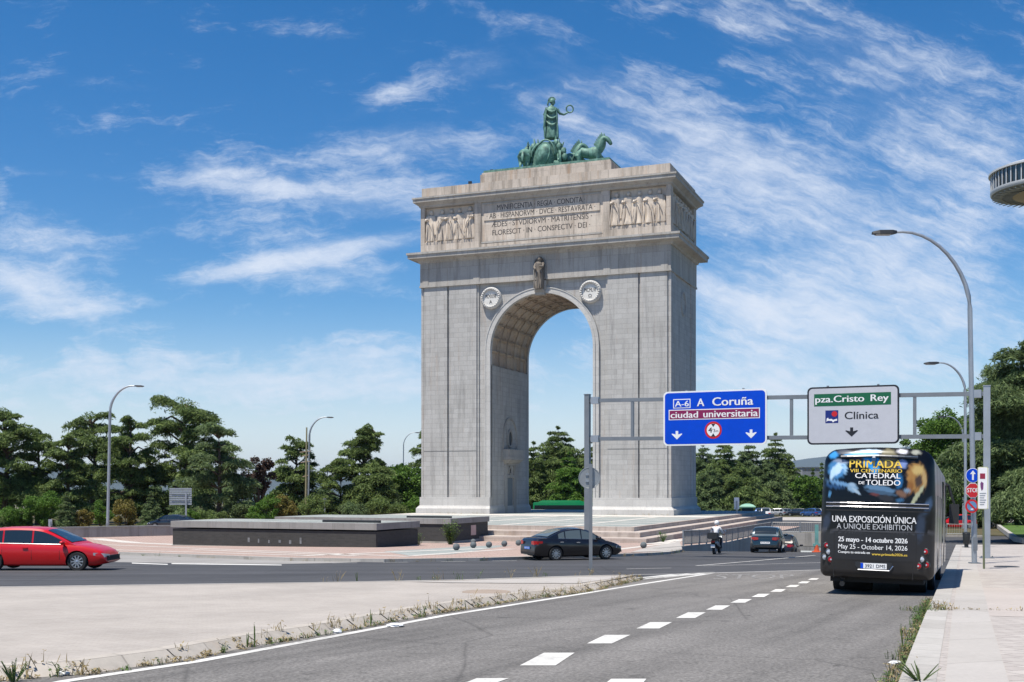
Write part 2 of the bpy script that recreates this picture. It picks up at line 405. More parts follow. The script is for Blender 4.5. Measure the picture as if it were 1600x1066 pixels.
P_WALK = paving('pavement tiles', ((.385, .35, .325), (.45, .415, .385)), (.3, .3), -YAW, .01, .5)
P_PLAZA = paving('plaza paving', ((.385, .28, .235), (.45, .34, .295)), (.6, .3), -YAW, .02)
P_PLATF = paving('platform paving', ((.27, .30, .285), (.35, .37, .35)), (1.2, .8), -YAW, .02, .6)
P_LIGHT = paving('light paving bands', ((.56, .52, .47), (.63, .60, .55)), (1.2, .6), -YAW, .015)
P_CONC = paving('concrete pavement', ((.39, .365, .335), (.43, .405, .38)), (3, 2), -YAW, .01)
def worn_paint():
    m = Mat('worn road paint', .75); p = m.pos(); a = m.noise(p, 9, 6, .75); b = m.noise(p, .8, 4, .6)
    f = m.math('ADD', m.math('MULTIPLY', a, .8), m.math('MULTIPLY', b, .45))
    m.color(m.mix(m.ramp(f, [(.38, G(1)), (.56, G(0))]), m.ramp(b, [(.3, (.50, .49, .46)), (.7, (.66, .65, .62))]), (.2, .19, .18, 1))); return m.m
M_PAINT = worn_paint()
def faded_paint():
    m = Mat('faded road paint', .8); p = m.pos(); a = m.noise(p, 5, 6, .75)
    m.color(m.ramp(a, [(.46, (.15, .145, .14)), (.72, (.46, .45, .43))])); return m.m
M_FADED = faded_paint()
M_RAIL = plain('weathered railing paint', (.34, .32, .30), .6, .1, .25, 2)
M_PATINA = None
def patina():
    m = Mat('bronze patina', .6, .15); co = m.coord()
    a = m.noise(co, 1.6, 6, .7); b = m.noise(m.mapping(co, (1, 1, .25)), 3.0, 5, .7)
    c = m.ramp(a, [(.28, (.028, .065, .052)), (.5, (.10, .215, .17)), (.72, (.21, .38, .31))])
    c = m.mix(m.ramp(b, [(.5, G(0)), (.72, G(.8))]), c, (.03, .06, .05, 1)); m.color(c); return m.m
M_PATINA = patina()
M_GALV = plain('galvanised steel', (.36, .39, .42), .45, .55, .14, 1.5)
M_GALVD = plain('grey painted steel', (.20, .22, .24), .5, .3, .15, 1.2)
M_DARK = plain('dark metal', (.03, .032, .035), .5, .3)
M_BLACK = plain('black rubber', (.015, .015, .016), .8)
M_GLASS = glass('tinted glass'); M_GLASSL = glass('light tinted glass', (.11, .135, .135), .04)
M_CHROME = plain('chrome trim', (.62, .63, .65), .18, .95, .05)
M_RIM = plain('alloy rim', (.55, .56, .58), .3, .85, .05)
M_WHITE = plain('white sign face', (.80, .80, .80), .45, 0, .04)
M_SIGNGREY = plain('sheeted sign face', (.50, .51, .55), .5, 0, .05)
M_SBLUE = plain('blue sign face', (.001, .062, .56), .5, 0, .08, spec=.15)
M_SGREEN = plain('green sign band', (.003, .11, .045), .45, 0, .06)
M_SCRIM = plain('crimson sign band', (.22, .006, .075), .45, 0, .06)
M_SRED = plain('red sign face', (.55, .012, .018), .45, 0, .06)
M_SBLACK = plain('black sign print', (.012, .013, .018), .5, 0, .05)
M_NAVY = plain('navy logo', (.006, .02, .17), .45, 0, .05)
M_LAMPGL = plain('lamp lens', (.45, .42, .38), .3, 0, .05)
M_TAIL = plain('red lamp lens', (.35, .006, .008), .15, 0, .05, coat=.6)
M_LENS = plain('clear lamp lens', (.55, .57, .60), .12, .3, .05, coat=.6)
M_BARK = plain('bark', (.075, .052, .038), .95, 0, .35, 6)
LEAF_CEDAR = leaf('cedar needles', (.05, .092, .028), (.225, .30, .09), .42)
LEAF_CEDARB = leaf('blue cedar needles', (.05, .092, .038), (.225, .30, .12), .42)
LEAF_DECID = leaf('broad leaves', (.04, .10, .014), (.15, .26, .042), .38)
LEAF_BUSH = leaf('bush leaves', (.045, .115, .016), (.16, .28, .045), .38, .8)
LEAF_YEL = leaf('yellowing leaves', (.09, .10, .02), (.28, .22, .06), .3, .8)
LEAF_PURP = leaf('purple brown leaves', (.035, .022, .018), (.10, .062, .046), .2)
LEAF_DRY = leaf('dry grass', (.26, .20, .10), (.44, .36, .20), .3, 2)
LEAF_WEED = leaf('weed leaves', (.06, .11, .03), (.17, .24, .08), .3, 2)
# ------------------------------------------------------------------ ground, roads, pavements
RA = P(1071, 857); TW = 9.2; T0, T1 = -7.0, 37.0
HOLE = [RA+DP*T0, RA+DP*T1, RA+DP*T1+RT*TW, RA+DP*T0+RT*TW]
def inside(p, poly):
    c = False; n = len(poly)
    for i in range(n):
        a, b = poly[i], poly[(i+1) % n]
        if (a[1] > p[1]) != (b[1] > p[1]) and p[0] < (b[0]-a[0])*(p[1]-a[1])/(b[1]-a[1])+a[0]: c = not c
    return c
def make_road():
    xs = [-260, -200, -150, -100, -60, -30, 0, 30, 60, 100, 150, 200, 260]; ys = [-40, 0, 30, 60, 90, 120, 150, 180]
    vs = [Vector((x, y)) for x in xs for y in ys]; n = len(vs); vs += [Vector(p) for p in HOLE]
    ed = [(n, n+1), (n+1, n+2), (n+2, n+3), (n+3, n)]
    for k in range(len(ys)): ed += [(i*len(ys)+k, (i+1)*len(ys)+k) for i in range(len(xs)-1)]
    v2, e2, f2, *_ = delaunay_2d_cdt(vs, ed, [], 0, 1e-5)
    fs = [f for f in f2 if not inside(sum((v2[i] for i in f), Vector((0, 0)))/len(f), HOLE)]
    m = MB(); m.add([(v.x, v.y, g(v.y)) for v in v2], [f if (v2[f[1]]-v2[f[0]]).cross(v2[f[2]]-v2[f[0]]) > 0 else f[::-1] for f in fs])
    return tag(m.build('road', A_ROAD), kind='structure')
make_road()
def grass_mat(name, a, b, c):
    m = Mat(name, .95, spec=.2); p = m.pos(); n1 = m.noise(p, .12, 6, .65); n2 = m.noise(p, 6, 4, .7)
    m.color(m.mix(.5, m.ramp(n1, [(.3, a), (.5, b), (.7, c)]), m.ramp(n2, [(.3, G(.6)), (.7, G(1.1))]), 'MULTIPLY')); return m.m
G_LAND = grass_mat('far land', (.10, .10, .055), (.16, .14, .08), (.07, .085, .04))
G_PARK = grass_mat('park soil', (.05, .06, .025), (.11, .09, .05), (.045, .07, .025))
G_LAWN = grass_mat('lawn', (.05, .10, .018), (.075, .135, .026), (.10, .15, .04))
def make_far():
    m = MB(); ys = [180, 260, 380, 500, 1000, 2000, 3000, 6000, 12000, 30000]; xs = [-20000, -4000, -1000, -260, 0, 260, 1000, 4000, 20000]
    vs = [(x, y, g(y)) for y in ys for x in xs]; k = len(xs)
    m.add(vs, [(j*k+i, j*k+i+1, (j+1)*k+i+1, (j+1)*k+i) for j in range(len(ys)-1) for i in range(k-1)])
    for s in (-1, 1):
        e = [(s*x, y, g(y)) for y in (-60, 0, 90, 180) for x in (260, 1000, 20000)]
        m.add(e, [(j*3+i, j*3+i+1, (j+1)*3+i+1, (j+1)*3+i) for j in range(3) for i in range(2)])
    return tag(m.build('ground', G_LAND), kind='structure')
make_far()
def ridge(name, Y, x0, x1, base, prof, seed, mat, depth):
    rr = random.Random(seed); nx, ny = 90, 14; m = MB(); vs = []
    ph = [rr.random()*6.28 for _ in range(9)]
    for j in range(ny):
        t = j/(ny-1); bell = math.sin(math.pi*min(1, t*1.02))**1.2
        for i in range(nx):
            x = x0+(x1-x0)*i/(nx-1)
            h = prof(x)*(1+.10*sum(math.sin((i*.17+j*.11)*(q+1)+ph[q])/(q+1) for q in range(9)))
            vs.append((x, Y+(t-.5)*depth, base+max(0, h)*bell-3))
    m.add(vs, [(j*nx+i, j*nx+i+1, (j+1)*nx+i+1, (j+1)*nx+i) for j in range(ny-1) for i in range(nx-1)])
    return tag(m.build(name, mat, smooth=60), kind='structure')
G_MOUNT = grass_mat('haze-tinted scrub', (.05, .075, .085), (.075, .10, .11), (.04, .06, .07))  # scrub tones with the blue of distant haze mixed into the colour
ridge('mountains', 9000, -7000, 7000, -60, lambda x: 120+235*math.exp(-((x-2950)/1300)**2)+12*math.sin(x/500), 3, G_MOUNT, 3000)
ridge('hills', 5200, -4000, 3000, -60, lambda x: 112+34*math.exp(-((x+1900)/600)**2)+12*math.sin(x/230), 5, G_MOUNT, 1800)

# the worn slip road in the foreground
foot = [(-200, 1100), (0, 1064), (140, 1053), (281, 1033), (406, 1008), (500, 993), (656, 963), (812, 938), (906, 927), (1000, 906)]
kerbR = [(1330, 1260), (1404, 1066), (1446, 960), (1457, 937)]
KR = [P(*p, h=.15) for p in kerbR]; KR.append(KR[-1]+DP*62); 
ft = [P(*p) for p in foot]
slip = [Vector((-14, -6))]+ft+[P(1115, 895), P(1290, 891), KR[-2]+DP*11+RT*.15]+[k+RT*.2 for k in KR[::-1][1:]]+[Vector((6, -6))]
sheet('slip_road', slip, .004, A_SLIP)
# paved traffic island on the left
back = [(991, 899.3), (969, 898.6), (900, 900), (719, 906), (500, 910), (0, 917), (-260, 919)]
HI = .13
fin = offset_line(ft[1:], .20)
isl = fin+[P(*p, h=HI) for p in back]
ISLE = sheet('traffic_island', isl, HI, P_ISLE, depth=.3, side_mat=ST_KERBF)
m = MB()
for i in range(len(fin)-1):
    a, b, c, d = ft[1:][i], ft[1:][i+1], fin[i+1], fin[i]
    n_ = max(1, int((b-a).length/1.0))
    for q in range(n_):
        t0, t1 = q/n_+.006, (q+1)/n_-.006
        m.add([(p.x, p.y, g(p.y)+z) for p, z in ((a.lerp(b, t0), .005), (a.lerp(b, t1), .005), (d.lerp(c, t1), HI+.004), (d.lerp(c, t0), HI+.004))], [(0, 1, 2, 3)])
tag(m.build('island_kerb', ST_KERBF), kind='structure')
inner = offset_line(ft[1:], .44)
sheet('island_kerb', fin+inner[::-1], HI+.006, ST_KERBF)
b2 = [P(*p, h=HI) for p in back[:-1]]
sheet('island_kerb', b2+offset_line(b2, .28)[::-1], HI+.006, ST_KERB)
# second, narrower slab of the island along the far edge
sheet('island_path', [P(x, y, h=HI) for x, y in ((640, 909.5), (719, 908.5), (900, 902), (972, 900.8), (958, 904.5), (905, 912), (800, 912), (700, 911))], HI+.012, P_CONC)
# right-hand pavement with its kerb
walk = KR+[Vector((60, KR[-1].y+4)), Vector((70, 20)), Vector((22, 2))]
sheet('pavement', walk, .15, P_WALK, depth=.3, side_mat=ST_KERB)
kin = [KR[0]+RT*.36]+[k+RT*.34 for k in KR[1:]]
sheet('pavement_kerb', KR+kin[::-1], .156, ST_KERB)
k2 = [k+RT*.42 for k in KR]; k3 = [k+RT*1.0 for k in KR]
sheet('pavement_edging', k2+k3[::-1], .155, P_CONC)
j0 = P(1446, 960, h=.15)
sheet('pavement_slab', [j0+RT*1.0, j0+RT*1.0+DP*9, j0+RT*14+DP*6, j0+RT*14-DP*.5], .154, paving('smooth slabs', ((.42, .375, .345), (.45, .405, .37)), (2.4, 2.4), -YAW, .008, .4))
# lawn behind a low stone edging
lw = [P(1556, 824), P(1583, 846), P(1606, 851), P(1800, 862), Vector((70, 62)), Vector((66, 88)), P(1640, 823)]
sheet('lawn', lw, .42, G_LAWN)
# plaza in front of the arch
pz = [(-330, 850), (0, 858), (150, 862), (300, 867), (450, 872), (600, 874), (750, 872), (900, 868), (1000, 865), (1045, 862.5), (1066, 859)]
PZ = [P(*p, h=.13) for p in pz]
plaza = PZ+[RA-RT*.35, RA-RT*.35+DP*60, Vector((-20, 172)), Vector((-56, 112)), Vector((-80, 101))]
sheet('plaza', plaza, .13, P_PLAZA, depth=.3, side_mat=ST_KERB)
sheet('plaza_kerb', PZ+offset_line(PZ, .5)[::-1], .138, ST_KERB)
def band(name, a, b, w, h, mat):
    a = P(*a, h=.13); b = P(*b, h=.13); d = (b-a).normalized(); n_ = Vector((-d.y, d.x))*w/2
    sheet(name, [a-n_, b-n_, b+n_, a+n_], h, mat)
for a, b, w in (((-40, 853), (470, 868), .55), ((60, 846), (640, 870), .5), ((150, 842), (285, 851.5), 1.3), ((300, 859), (560, 869), .6), ((470, 869), (760, 857), .7), ((640, 869), (800, 858), .6), ((800, 853), (1000, 853), .4), ((930, 863), (1060, 846), .6), ((820, 862.5), (960, 859), .35), ((1012, 850), (1064, 843), 1.2)):
    band('paving_band', a, b, w, .14, P_LIGHT)
sheet('green_paving', [P(x, y, h=.13) for x, y in ((600, 862), (740, 853.5), (800, 852), (705, 866.5), (640, 868.5))], .136, P_PLATF)
sheet('plaza_walk', [P(x, y, h=.13) for x, y in ((1010, 856), (1062, 845), (1066, 858), (1040, 861.5), (985, 863.5))], .146, P_CONC)
# concrete gutter lane between the plaza kerb and the roundabout edge line
sheet('gutter', [P(*p) for p in ((-330, 850.5), (0, 858.5), (150, 862.5), (300, 867.5), (450, 872.5), (600, 874.5), (640, 875), (520, 880), (430, 881.5), (300, 880.5), (150, 878), (0, 874), (-330, 866))], .004, asphalt('concrete gutter', (.26, .25, .235), (.33, .315, .30), 40))
# park soil under the trees
sheet('park_ground', [Vector(p) for p in ((-200, 120), (-60, 116), (-18, 178), (20, 188), (60, 200), (60, 420), (-260, 420), (-260, 130))], .05, G_PARK)
sheet('park_ground', [Vector(p) for p in ((27, 112), (48, 106), (140, 112), (200, 170), (120, 175), (52, 150))], .05, G_PARK)
# light footway beyond the underpass
sheet('footway', [P(*p) for p in ((1148, 808), (1330, 805.5), (1330, 817), (1255, 813.5), (1206, 813.5), (1160, 813))], .03, P_CONC)
sheet('footway', [P(*p) for p in ((1500, 812), (1640, 812), (1640, 821), (1500, 821))], .03, P_CONC)
# painted markings
mk = MB()
def mark(pts, h=.009):
    ps = [P(*p) for p in pts]; n = len(mk.v); mk.add([(p.x, p.y, g(p.y)+h) for p in ps], [tuple(range(len(ps)))])
def line(pts, w, h=.009):
    ps = [P(*p) for p in pts]; o = offset_line(ps, w)
    for i in range(len(ps)-1): mk.add([(p.x, p.y, g(p.y)+h) for p in (ps[i], ps[i+1], o[i+1], o[i])], [(0, 1, 2, 3)])
line([(60, 1078), (112, 1066), (312, 1036), (500, 1001), (700, 963), (900, 931), (1000, 914.5), (1118, 896)], .17)
dash = [((812, 1041), (868, 1041), (898, 1021), (850, 1021)), ((917, 1006.5), (956, 1006.5), (985, 993), (945, 993)), ((994, 983), (1030, 983), (1050, 973), (1016, 973)),
        ((1056, 966.5), (1086, 966.5), (1103, 957.5), (1075, 957.5)), ((1103, 953.5), (1128, 953.5), (1141, 946.8), (1118, 946.8)), ((1141, 942.5), (1164, 942.5), (1175, 937), (1155, 937)),
        ((1174, 933.5), (1194, 933.5), (1203, 928.6), (1185, 928.6)), ((1203, 925.5), (1221, 925.5), (1228, 921.3), (1212, 921.3)), ((1227, 918), (1244, 918), (1250, 914.5), (1235, 914.5)),
        ((1246, 912), (1261, 912), (1266, 909), (1253, 909)), ((1262, 906.5), (1276, 906.5), (1280, 904), (1268, 904)), ((722, 1070), (770, 1070), (795, 1061), (745, 1061)), ((940, 1074), (1000, 1074), (1010, 1062), (955, 1062))]
for d in dash: mark(d)
line([(1118, 895.8), (1200, 893.6), (1300, 890.5)], .16)
line([(1000, 906.5), (1060, 901), (1118, 896)], .12)
line([(985, 898.5), (1060, 897.5), (1118, 894.8)], .14)
for a, b in (((1004, 904), (1060, 898.3)), ((1018, 905), (1085, 897.3)), ((1040, 903.3), (1104, 896.5))): line([a, b], .28)
line([(1090, 884.5), (1180, 877), (1250, 870.5), (1276, 868)], .13); line([(980, 889.5), (1050, 888)], .11)
line([(1100, 884.8), (1300, 879)], .1)
mark(((206, 879.6), (262, 881.6), (262, 883), (206, 881))); mark(((268, 880.3), (440, 882.6), (440, 884), (268, 881.8)))
for x in (520, 600, 690, 770): line([(x, 880.5-(x-520)*.014), (x+38, 880-(x-520)*.014)], .12)
mk_o = mk.build('road_markings', M_PAINT); mk_o['kind'] = 'structure'
# the word painted on the lane
vs, fs = text_mesh('STOP'); lo, hi = vs.min(0), vs.max(0)
o0 = P(1113, 905.5); e0 = P(1243, 904.5); wv_ = e0-o0; up_ = (P(1180, 898.2)-P(1178, 905.5))
lt = MB(); lt.add([(lambda a, b: (o0.x+wv_.x*a+up_.x*b, o0.y+wv_.y*a+up_.y*b, g(o0.y+wv_.y*a+up_.y*b)+.009))((p[0]-lo[0])/(hi[0]-lo[0]), (p[1]-lo[1])/(hi[1]-lo[1])) for p in vs], fs)
tag(lt.build('road_markings', M_FADED), kind='structure')
mh = MB()
for (px, py, r) in ((745, 925, .55), (1592, 886, .35), (1452, 915, .3)):
    pass
c = P(760, 925.5, h=HI); mh.lathe([(0.55, 0), (.55, .012)], 20, Matrix.Translation((c.x, c.y, g(c.y)+HI+.002)))
tag(mh.build('manhole_cover', plain('rusty cast iron', (.30, .24, .19), .8)), 'round rusty manhole cover set in the pale traffic island', 'manhole cover')
c = P(1573, 886, h=.15); mh = MB(); mh.lathe([(.42, 0), (.42, .01)], 20, Matrix.Translation((c.x, c.y, g(c.y)+.155)))
tag(mh.build('manhole_cover', M_DARK), 'dark manhole cover in the right pavement beside the bus stop post', 'manhole cover')
# underpass: ramp, retaining walls, portal
def zr(t): return g(RA.y-7*.93)-.02-(max(0, t-T0)**1.0)*.135 if t < 33 else -2.2-.135*40
m = MB(); vs = []
tt = [T0+(T1+14-T0)*i/20 for i in range(21)]
for t in tt:
    for s in (0, TW):
        q = RA+DP*t+RT*s; vs.append((q.x, q.y, g(RA.y+T0*.93)-.135*max(0, t-T0)*min(1, max(0, t-T0)/6)))
m.add(vs, [(2*i, 2*i+1, 2*i+3, 2*i+2) for i in range(20)]); tag(m.build('underpass_ramp', A_ROAD), kind='structure')
def wall_run(name, a, b, ztop, zbot, th, mat, label, cat='wall', parent=None):
    d = (b-a); L_ = d.length; d.normalize(); n_ = Vector((-d.y, d.x))*th; m = MB(); N_ = 12; rings = []
    for i in range(N_+1):
        p = a+d*L_*i/N_; t0, b0 = ztop(p), zbot(p)
        rings.append([(p.x, p.y, b0), (p.x, p.y, t0), (p.x+n_.x, p.y+n_.y, t0), (p.x+n_.x, p.y+n_.y, b0)])
    m.ring(rings); o = m.build(name, mat, parent)
    return tag(o, label, cat) if label else o
wall_run('retaining_wall', RA+DP*T0, RA+DP*(T1), lambda p: g(p.y)+.16, lambda p: -9, .4, ST_CONC, 'pale concrete retaining wall under the railing along the left side of the underpass ramp')
wall_run('retaining_wall', RA+DP*(T1+.5)+RT*(TW), RA+DP*T0+RT*TW, lambda p: g(p.y)+.16, lambda p: -9, .4, ST_CONC, 'concrete retaining wall on the bus side of the underpass ramp')
# portal across the far end
pt = thing('tunnel_portal', 'concrete portal wall over the dark mouth of the underpass', 'tunnel portal', (RA.x+DP.x*T1, RA.y+DP.y*T1, 0), -YAW)
m = MB(); m.box(-.4, TW+10, 0, .6, -3.9, g(110)+.2); m.box(-.4, 0, 0, .6, -9, -3.9); m.box(TW, TW+10, 0, .6, -9, -3.9); m.build('wall', ST_CONC, pt)
m = MB(); m.box(-.5, TW+10, -.12, 0, -4.35, -3.95); m.build('lintel', ST_COPING, pt)
m = MB(); m.box(0, TW, .6, 14, -4, -3.9); m.build('tunnel_ceiling', ST_CONC, pt)
def railing(name, a, b, label):
    d = b-a; L_ = d.length; r = thing(name, label, 'railing', (a.x, a.y, 0), math.atan2(d.y, d.x)); d.normalize()
    zz = lambda s: g(a.y+d.y*s)+.16
    k = 24; m = MB(); m.tube([(L_*i/k, 0, zz(L_*i/k)+1.0) for i in range(k+1)], .05, 6); m.build('top_rail', M_RAIL, r)
    m = MB(); m.tube([(L_*i/k, 0, zz(L_*i/k)+.12) for i in range(k+1)], .035, 6); m.build('bottom_rail', M_GALVD, r)
    m = MB(); n_ = int(L_/.2)
    for i in range(n_):
        s = (i+.5)*L_/n_; z = zz(s); m.box(s-.012, s+.012, -.05, .05, z+.12, z+1.0)
    m.build('bar_panel', M_RAIL, r)
    n_ = int(L_/2.4)
    for i in range(n_+1):
        s = .03+(L_-.06)*i/n_; z = zz(s); m = MB(); m.box(s-.05, s+.05, -.05, .05, z-.02, z+1.06); m.build('post', M_GALVD, r)
    return r
railing('railing', RA+DP*.2-RT*.2, RA+DP*T1-RT*.2, 'dark grey vertical-bar railing climbing along the left edge of the underpass ramp')
railing('railing', RA+DP*(T1+.3)-RT*.1, RA+DP*(T1+.3)+RT*(TW+9), 'dark grey railing across the top of the underpass portal')
# low parapet on the left
wall_run('parapet_wall', P(-260, 851), P(300, 838.5), lambda p: g(p.y)+.95, lambda p: g(p.y)-.3, .45, ST_CONC, 'low weathered concrete parapet wall behind the red car')
a, b = P(-260, 851), P(300, 838.5); d = (b-a).normalized(); n_ = Vector((-d.y, d.x))
m = MB(); m.ring([[(p.x-n_.x*.06, p.y-n_.y*.06, g(p.y)+.95), (p.x+n_.x*.51, p.y+n_.y*.51, g(p.y)+.95), (p.x+n_.x*.51, p.y+n_.y*.51, g(p.y)+1.07), (p.x-n_.x*.06, p.y-n_.y*.06, g(p.y)+1.07)] for p in (a, a.lerp(b, .33), a.lerp(b, .66), b)])
cp = m.build('coping', ST_COPING); cp.parent = bpy.data.objects['parapet_wall']
# lawn edging
e = [P(1553, 823.5), P(1584, 848.5), P(1606, 853), P(1830, 866)]
m = MB()
for i in range(3):
    d = (e[i+1]-e[i]).normalized(); q = Vector((-d.y, d.x))*.35
    m.ring([[(p.x, p.y, g(p.y)+.1), (p.x, p.y, g(p.y)+.5), (p.x+q.x, p.y+q.y, g(p.y)+.5), (p.x+q.x, p.y+q.y, g(p.y)+.1)] for p in (e[i], e[i+1])])
tag(m.build('stone_edging', ST_KERB), 'low pale stone edging around the lawn right of the pavement', 'edging')
# stepped platform under the arch
C0 = Vector((9.9, 93.4))
pl = thing('stone_platform', 'broad stepped stone platform carrying the triumphal arch', 'platform', (C0.x, C0.y, 0), -YAW)
m = MB(); m.box(-39, 0, 0, 66, -3.4, -1.55); top = m.build('platform_top', [ST_STEP], pl)
m = MB(); m.box(-38.8, -.45, .45, 65.8, -1.549, -1.545); m.build('paving', P_PLATF, pl)
m = MB()
for x in (-34, -28.5, -23, -17.5, -12, -6.2): m.box(x, x+.55, .45, 36, -1.545, -1.541)
for y in (5, 12, 19, 26): m.box(-38.5, -.45, y, y+.5, -1.541, -1.537)
m.box(-38.4, -.45, 30.5, 37, -1.537, -1.533)
m.build('paving_bands', P_LIGHT, pl)
for k, (fr, rt, z) in enumerate(((2.4, 1.15, -1.90), (4.7, 2.25, -2.28))):
    m = MB(); m.box(-39, rt, -fr, 66, -3.4-k*.1, z); m.build('step', ST_STEP, pl)
# fountain basin: dark clad walls under a pale coping, water-green roof
fb = thing('fountain_basin', 'long low basin of dark tiled walls with a pale stone coping', 'fountain basin', (-8.62, 73, 0), -YAW)
q = Vector((-4.74, 88))-Vector((-8.62, 73)); bx, by = q.dot(RT), q.dot(DP)
blocks = [(-15.65, 0, 0, 6.0), (bx-15.5, bx, by, by+7.5)]
m = MB(); c_ = MB(); t_ = MB(); f_ = MB()
for i, (x0, x1, y0, y1) in enumerate(blocks):
    e = .002*i
    dz = .1 if i == 0 else 0; m.box(x0, x1, y0, y1, -3.0, -1.14); c_.box(x0-.1, x1+.1, y0-.1, y1+.1, -1.14-e+dz, -.72-e+dz); t_.box(x0+.3, x1-.3, y0+.3, y1-.3, -.72-e+dz, -.712-e+dz); f_.box(x0-.06, x1+.06, y0-.06, y1+.06, -3.1, -2.42+ (0.18 if i == 0 else -.06))
m.build('wall', ST_DARK, fb); c_.build('coping', ST_COPING, fb); t_.build('basin_floor', P_PLATF, fb); f_.build('foot_course', ST_CONC, fb)
m = MB(); m.box(-4.5, -.3, 1.0, 1.25, -.61, -.46); m.build('slot', M_DARK, fb)
m = MB(); m.box(bx-4.2, bx-.4, by+1.0, by+1.25, -.714, -.56); m.build('slot', M_DARK, fb)
m = MB(); m.box(bx+.001, bx+.02, by+4.0, by+5.0, -2.15, -1.35); m.build('notice', plain('faded notice', (.5, .36, .33), .7), fb)
for i in range(6):
    m = MB(); m.box(-9.6+i*.8, -9.5+i*.8+.16*rnd.random(), -.012, 0, -1.95-.1*rnd.random(), -1.80+.2*rnd.random())
    m.build('graffiti', plain('pale graffiti', (.16, .17, .18), .8, var=.5, scale=5), fb)
# ------------------------------------------------------------------ the triumphal arch (local x to the right, y into the arch, z up)
AW, AD, AH = 15.715, 13.23, 40.0
RO, ZS = 6.46, 19.75                      # half width of the opening, springing height
u_ = -RT
Ao = Vector((17.993, 130.517))+u_*AW
ARCH = thing('triumphal_arch', 'huge pale granite triumphal arch with an inscribed attic and coffered vault', 'arch', (Ao.x, Ao.y, -1.55), -YAW)
def arc(r, n, x0=0.0, z0=ZS, a0=0.0, a1=math.pi): return [(x0+r*math.cos(a0+(a1-a0)*i/n), z0+r*math.sin(a0+(a1-a0)*i/n)) for i in range(n+1)]
SP = .34                                   # spandrel planes lie this far behind the pier faces
FZ = 27.75                                 # underside of the frieze
ZV = 17.95                                 # foot of the coffering
# core with the opening
RV = RO+.75
prof = [(-AW+.25, 0), (-AW+.25, 31.2), (AW-.25, 31.2), (AW-.25, 0), (RO, 0), (RO, ZV), (RV, ZV)]+arc(RV, 40)+[(-RV, ZV), (-RO, ZV), (-RO, 0)]
m = MB(); m.prism(prof, SP, AD-SP, 'y'); m.build('core', ST_WALL, ARCH)
# pier faces, front and back, divided by a sunk channel
for s in (-1, 1):
    for y0, y1 in ((0, SP), (AD-SP, AD)):
        m = MB(); fr_ = y0 == 0
        for xa, xb in ((8.25, 11.88), (12.14, 15.3)):
            a, b = sorted((s*xa, s*xb)); m.box(a, b, y0, y1, 2.0, FZ)
        for xa, xb, dp in ((11.88, 12.14, .26), (8.0, 8.25, .17), (15.3, 15.46, .2)):
            a, b = sorted((s*xa, s*xb)); m.box(a, b, y0+(dp if fr_ else 0), y1-(0 if fr_ else dp), 2.0, FZ)
        m.build('pier_face', ST_WALL, ARCH)
    m = MB()
    for ya, yb in ((.16, 2.3), (10.5, AD-.16)):
        a, b = sorted((s*(AW-.25), s*AW)); m.box(a, b, ya, yb, 2.0, FZ)
    a, b = sorted((s*(AW-.25), s*(AW-.12))); m.box(a, b, 2.3, 10.5, 2.0, FZ)
    m.build('end_face', ST_WALL, ARCH)
m = MB()
for s in (-1, 1):
    a, b = sorted((s*(RO+.0), s*(AW+.1)))
    m.box(a+(.0 if s < 0 else .02), b-(.02 if s < 0 else 0), -.1, AD+.1, .98, 2.0)
    a, b = sorted((s*(RO-.12), s*(AW+.45))); m.box(a, b, -.45, AD+.45, 0, .62)
    # sloped top of the plinth
    x0, x1 = a, b
    m.ring([[(x0, -.45, .62), (x1, -.45, .62), (x1, AD+.45, .62), (x0, AD+.45, .62)], [(x0+.1, -.12, .98), (x1-.32, -.12, .98), (x1-.32, AD+.12, .98), (x0+.1, AD+.12, .98)]] if s > 0 else
           [[(x0, -.45, .62), (x1, -.45, .62), (x1, AD+.45, .62), (x0, AD+.45, .62)], [(x0+.32, -.12, .98), (x1-.1, -.12, .98), (x1-.1, AD+.12, .98), (x0+.32, AD+.12, .98)]])
m.build('plinth', ST_BASE, ARCH)
# thin string course
for s in (-1, 1):
    m = MB()
    for xa, xb in ((8.25, 11.88), (12.14, 15.3)):
        a, b = sorted((s*xa, s*xb)); m.box(a, b, -.025, -.001, 7.62, 7.68)
    m.build('string_course', ST_COPING, ARCH)
# frieze
m = MB(); m.box(-AW-.02, AW+.02, -.12, AD+.12, FZ+.22, 31.2); m.box(-AW-.1, AW+.1, -.2, AD+.2, FZ, FZ+.22)
for x in (-8.2, 8.2, -15.0, 15.0): m.box(x-.4, x+.4, -.17, -.119, FZ+.22, 31.0)
fr = m.build('frieze', ST_TRIM, ARCH)
# cornices: swept mouldings round the four sides
def cornice(name, prof, mat):
    m = MB(); rings = []
    for p, z in prof: rings.append([(-AW-p, -p, z), (AW+p, -p, z), (AW+p, AD+p, z), (-AW-p, AD+p, z)])
    m.ring(rings); return m.build(name, mat, ARCH)
cornice('main_cornice', [(.1, 30.75), (.22, 30.8), (.3, 31.02), (.62, 31.14), (1.2, 31.2), (1.22, 31.6), (1.34, 31.66), (1.34, 31.9), (.2, 32.15)], ST_TRIM)
cornice('upper_cornice', [(-.06, 37.55), (.1, 37.6), (.2, 37.8), (.62, 38.1), (.72, 38.14), (.74, 38.5), (.83, 38.55), (.83, 38.73), (.2, 38.85)], ST_TRIM)
m = MB(); m.box(-AW+.1, AW-.1, .1, AD-.1, 38.8, 40.0); m.build('parapet', ST_ATTIC, ARCH)
m = MB(); m.box(-8.3, 8.3, 1.3, 11.9, 39.9, 41.32); m.box(-8.15, 8.15, 1.45, 11.75, 41.32, 41.55); m.build('pedestal', ST_ATTIC, ARCH)
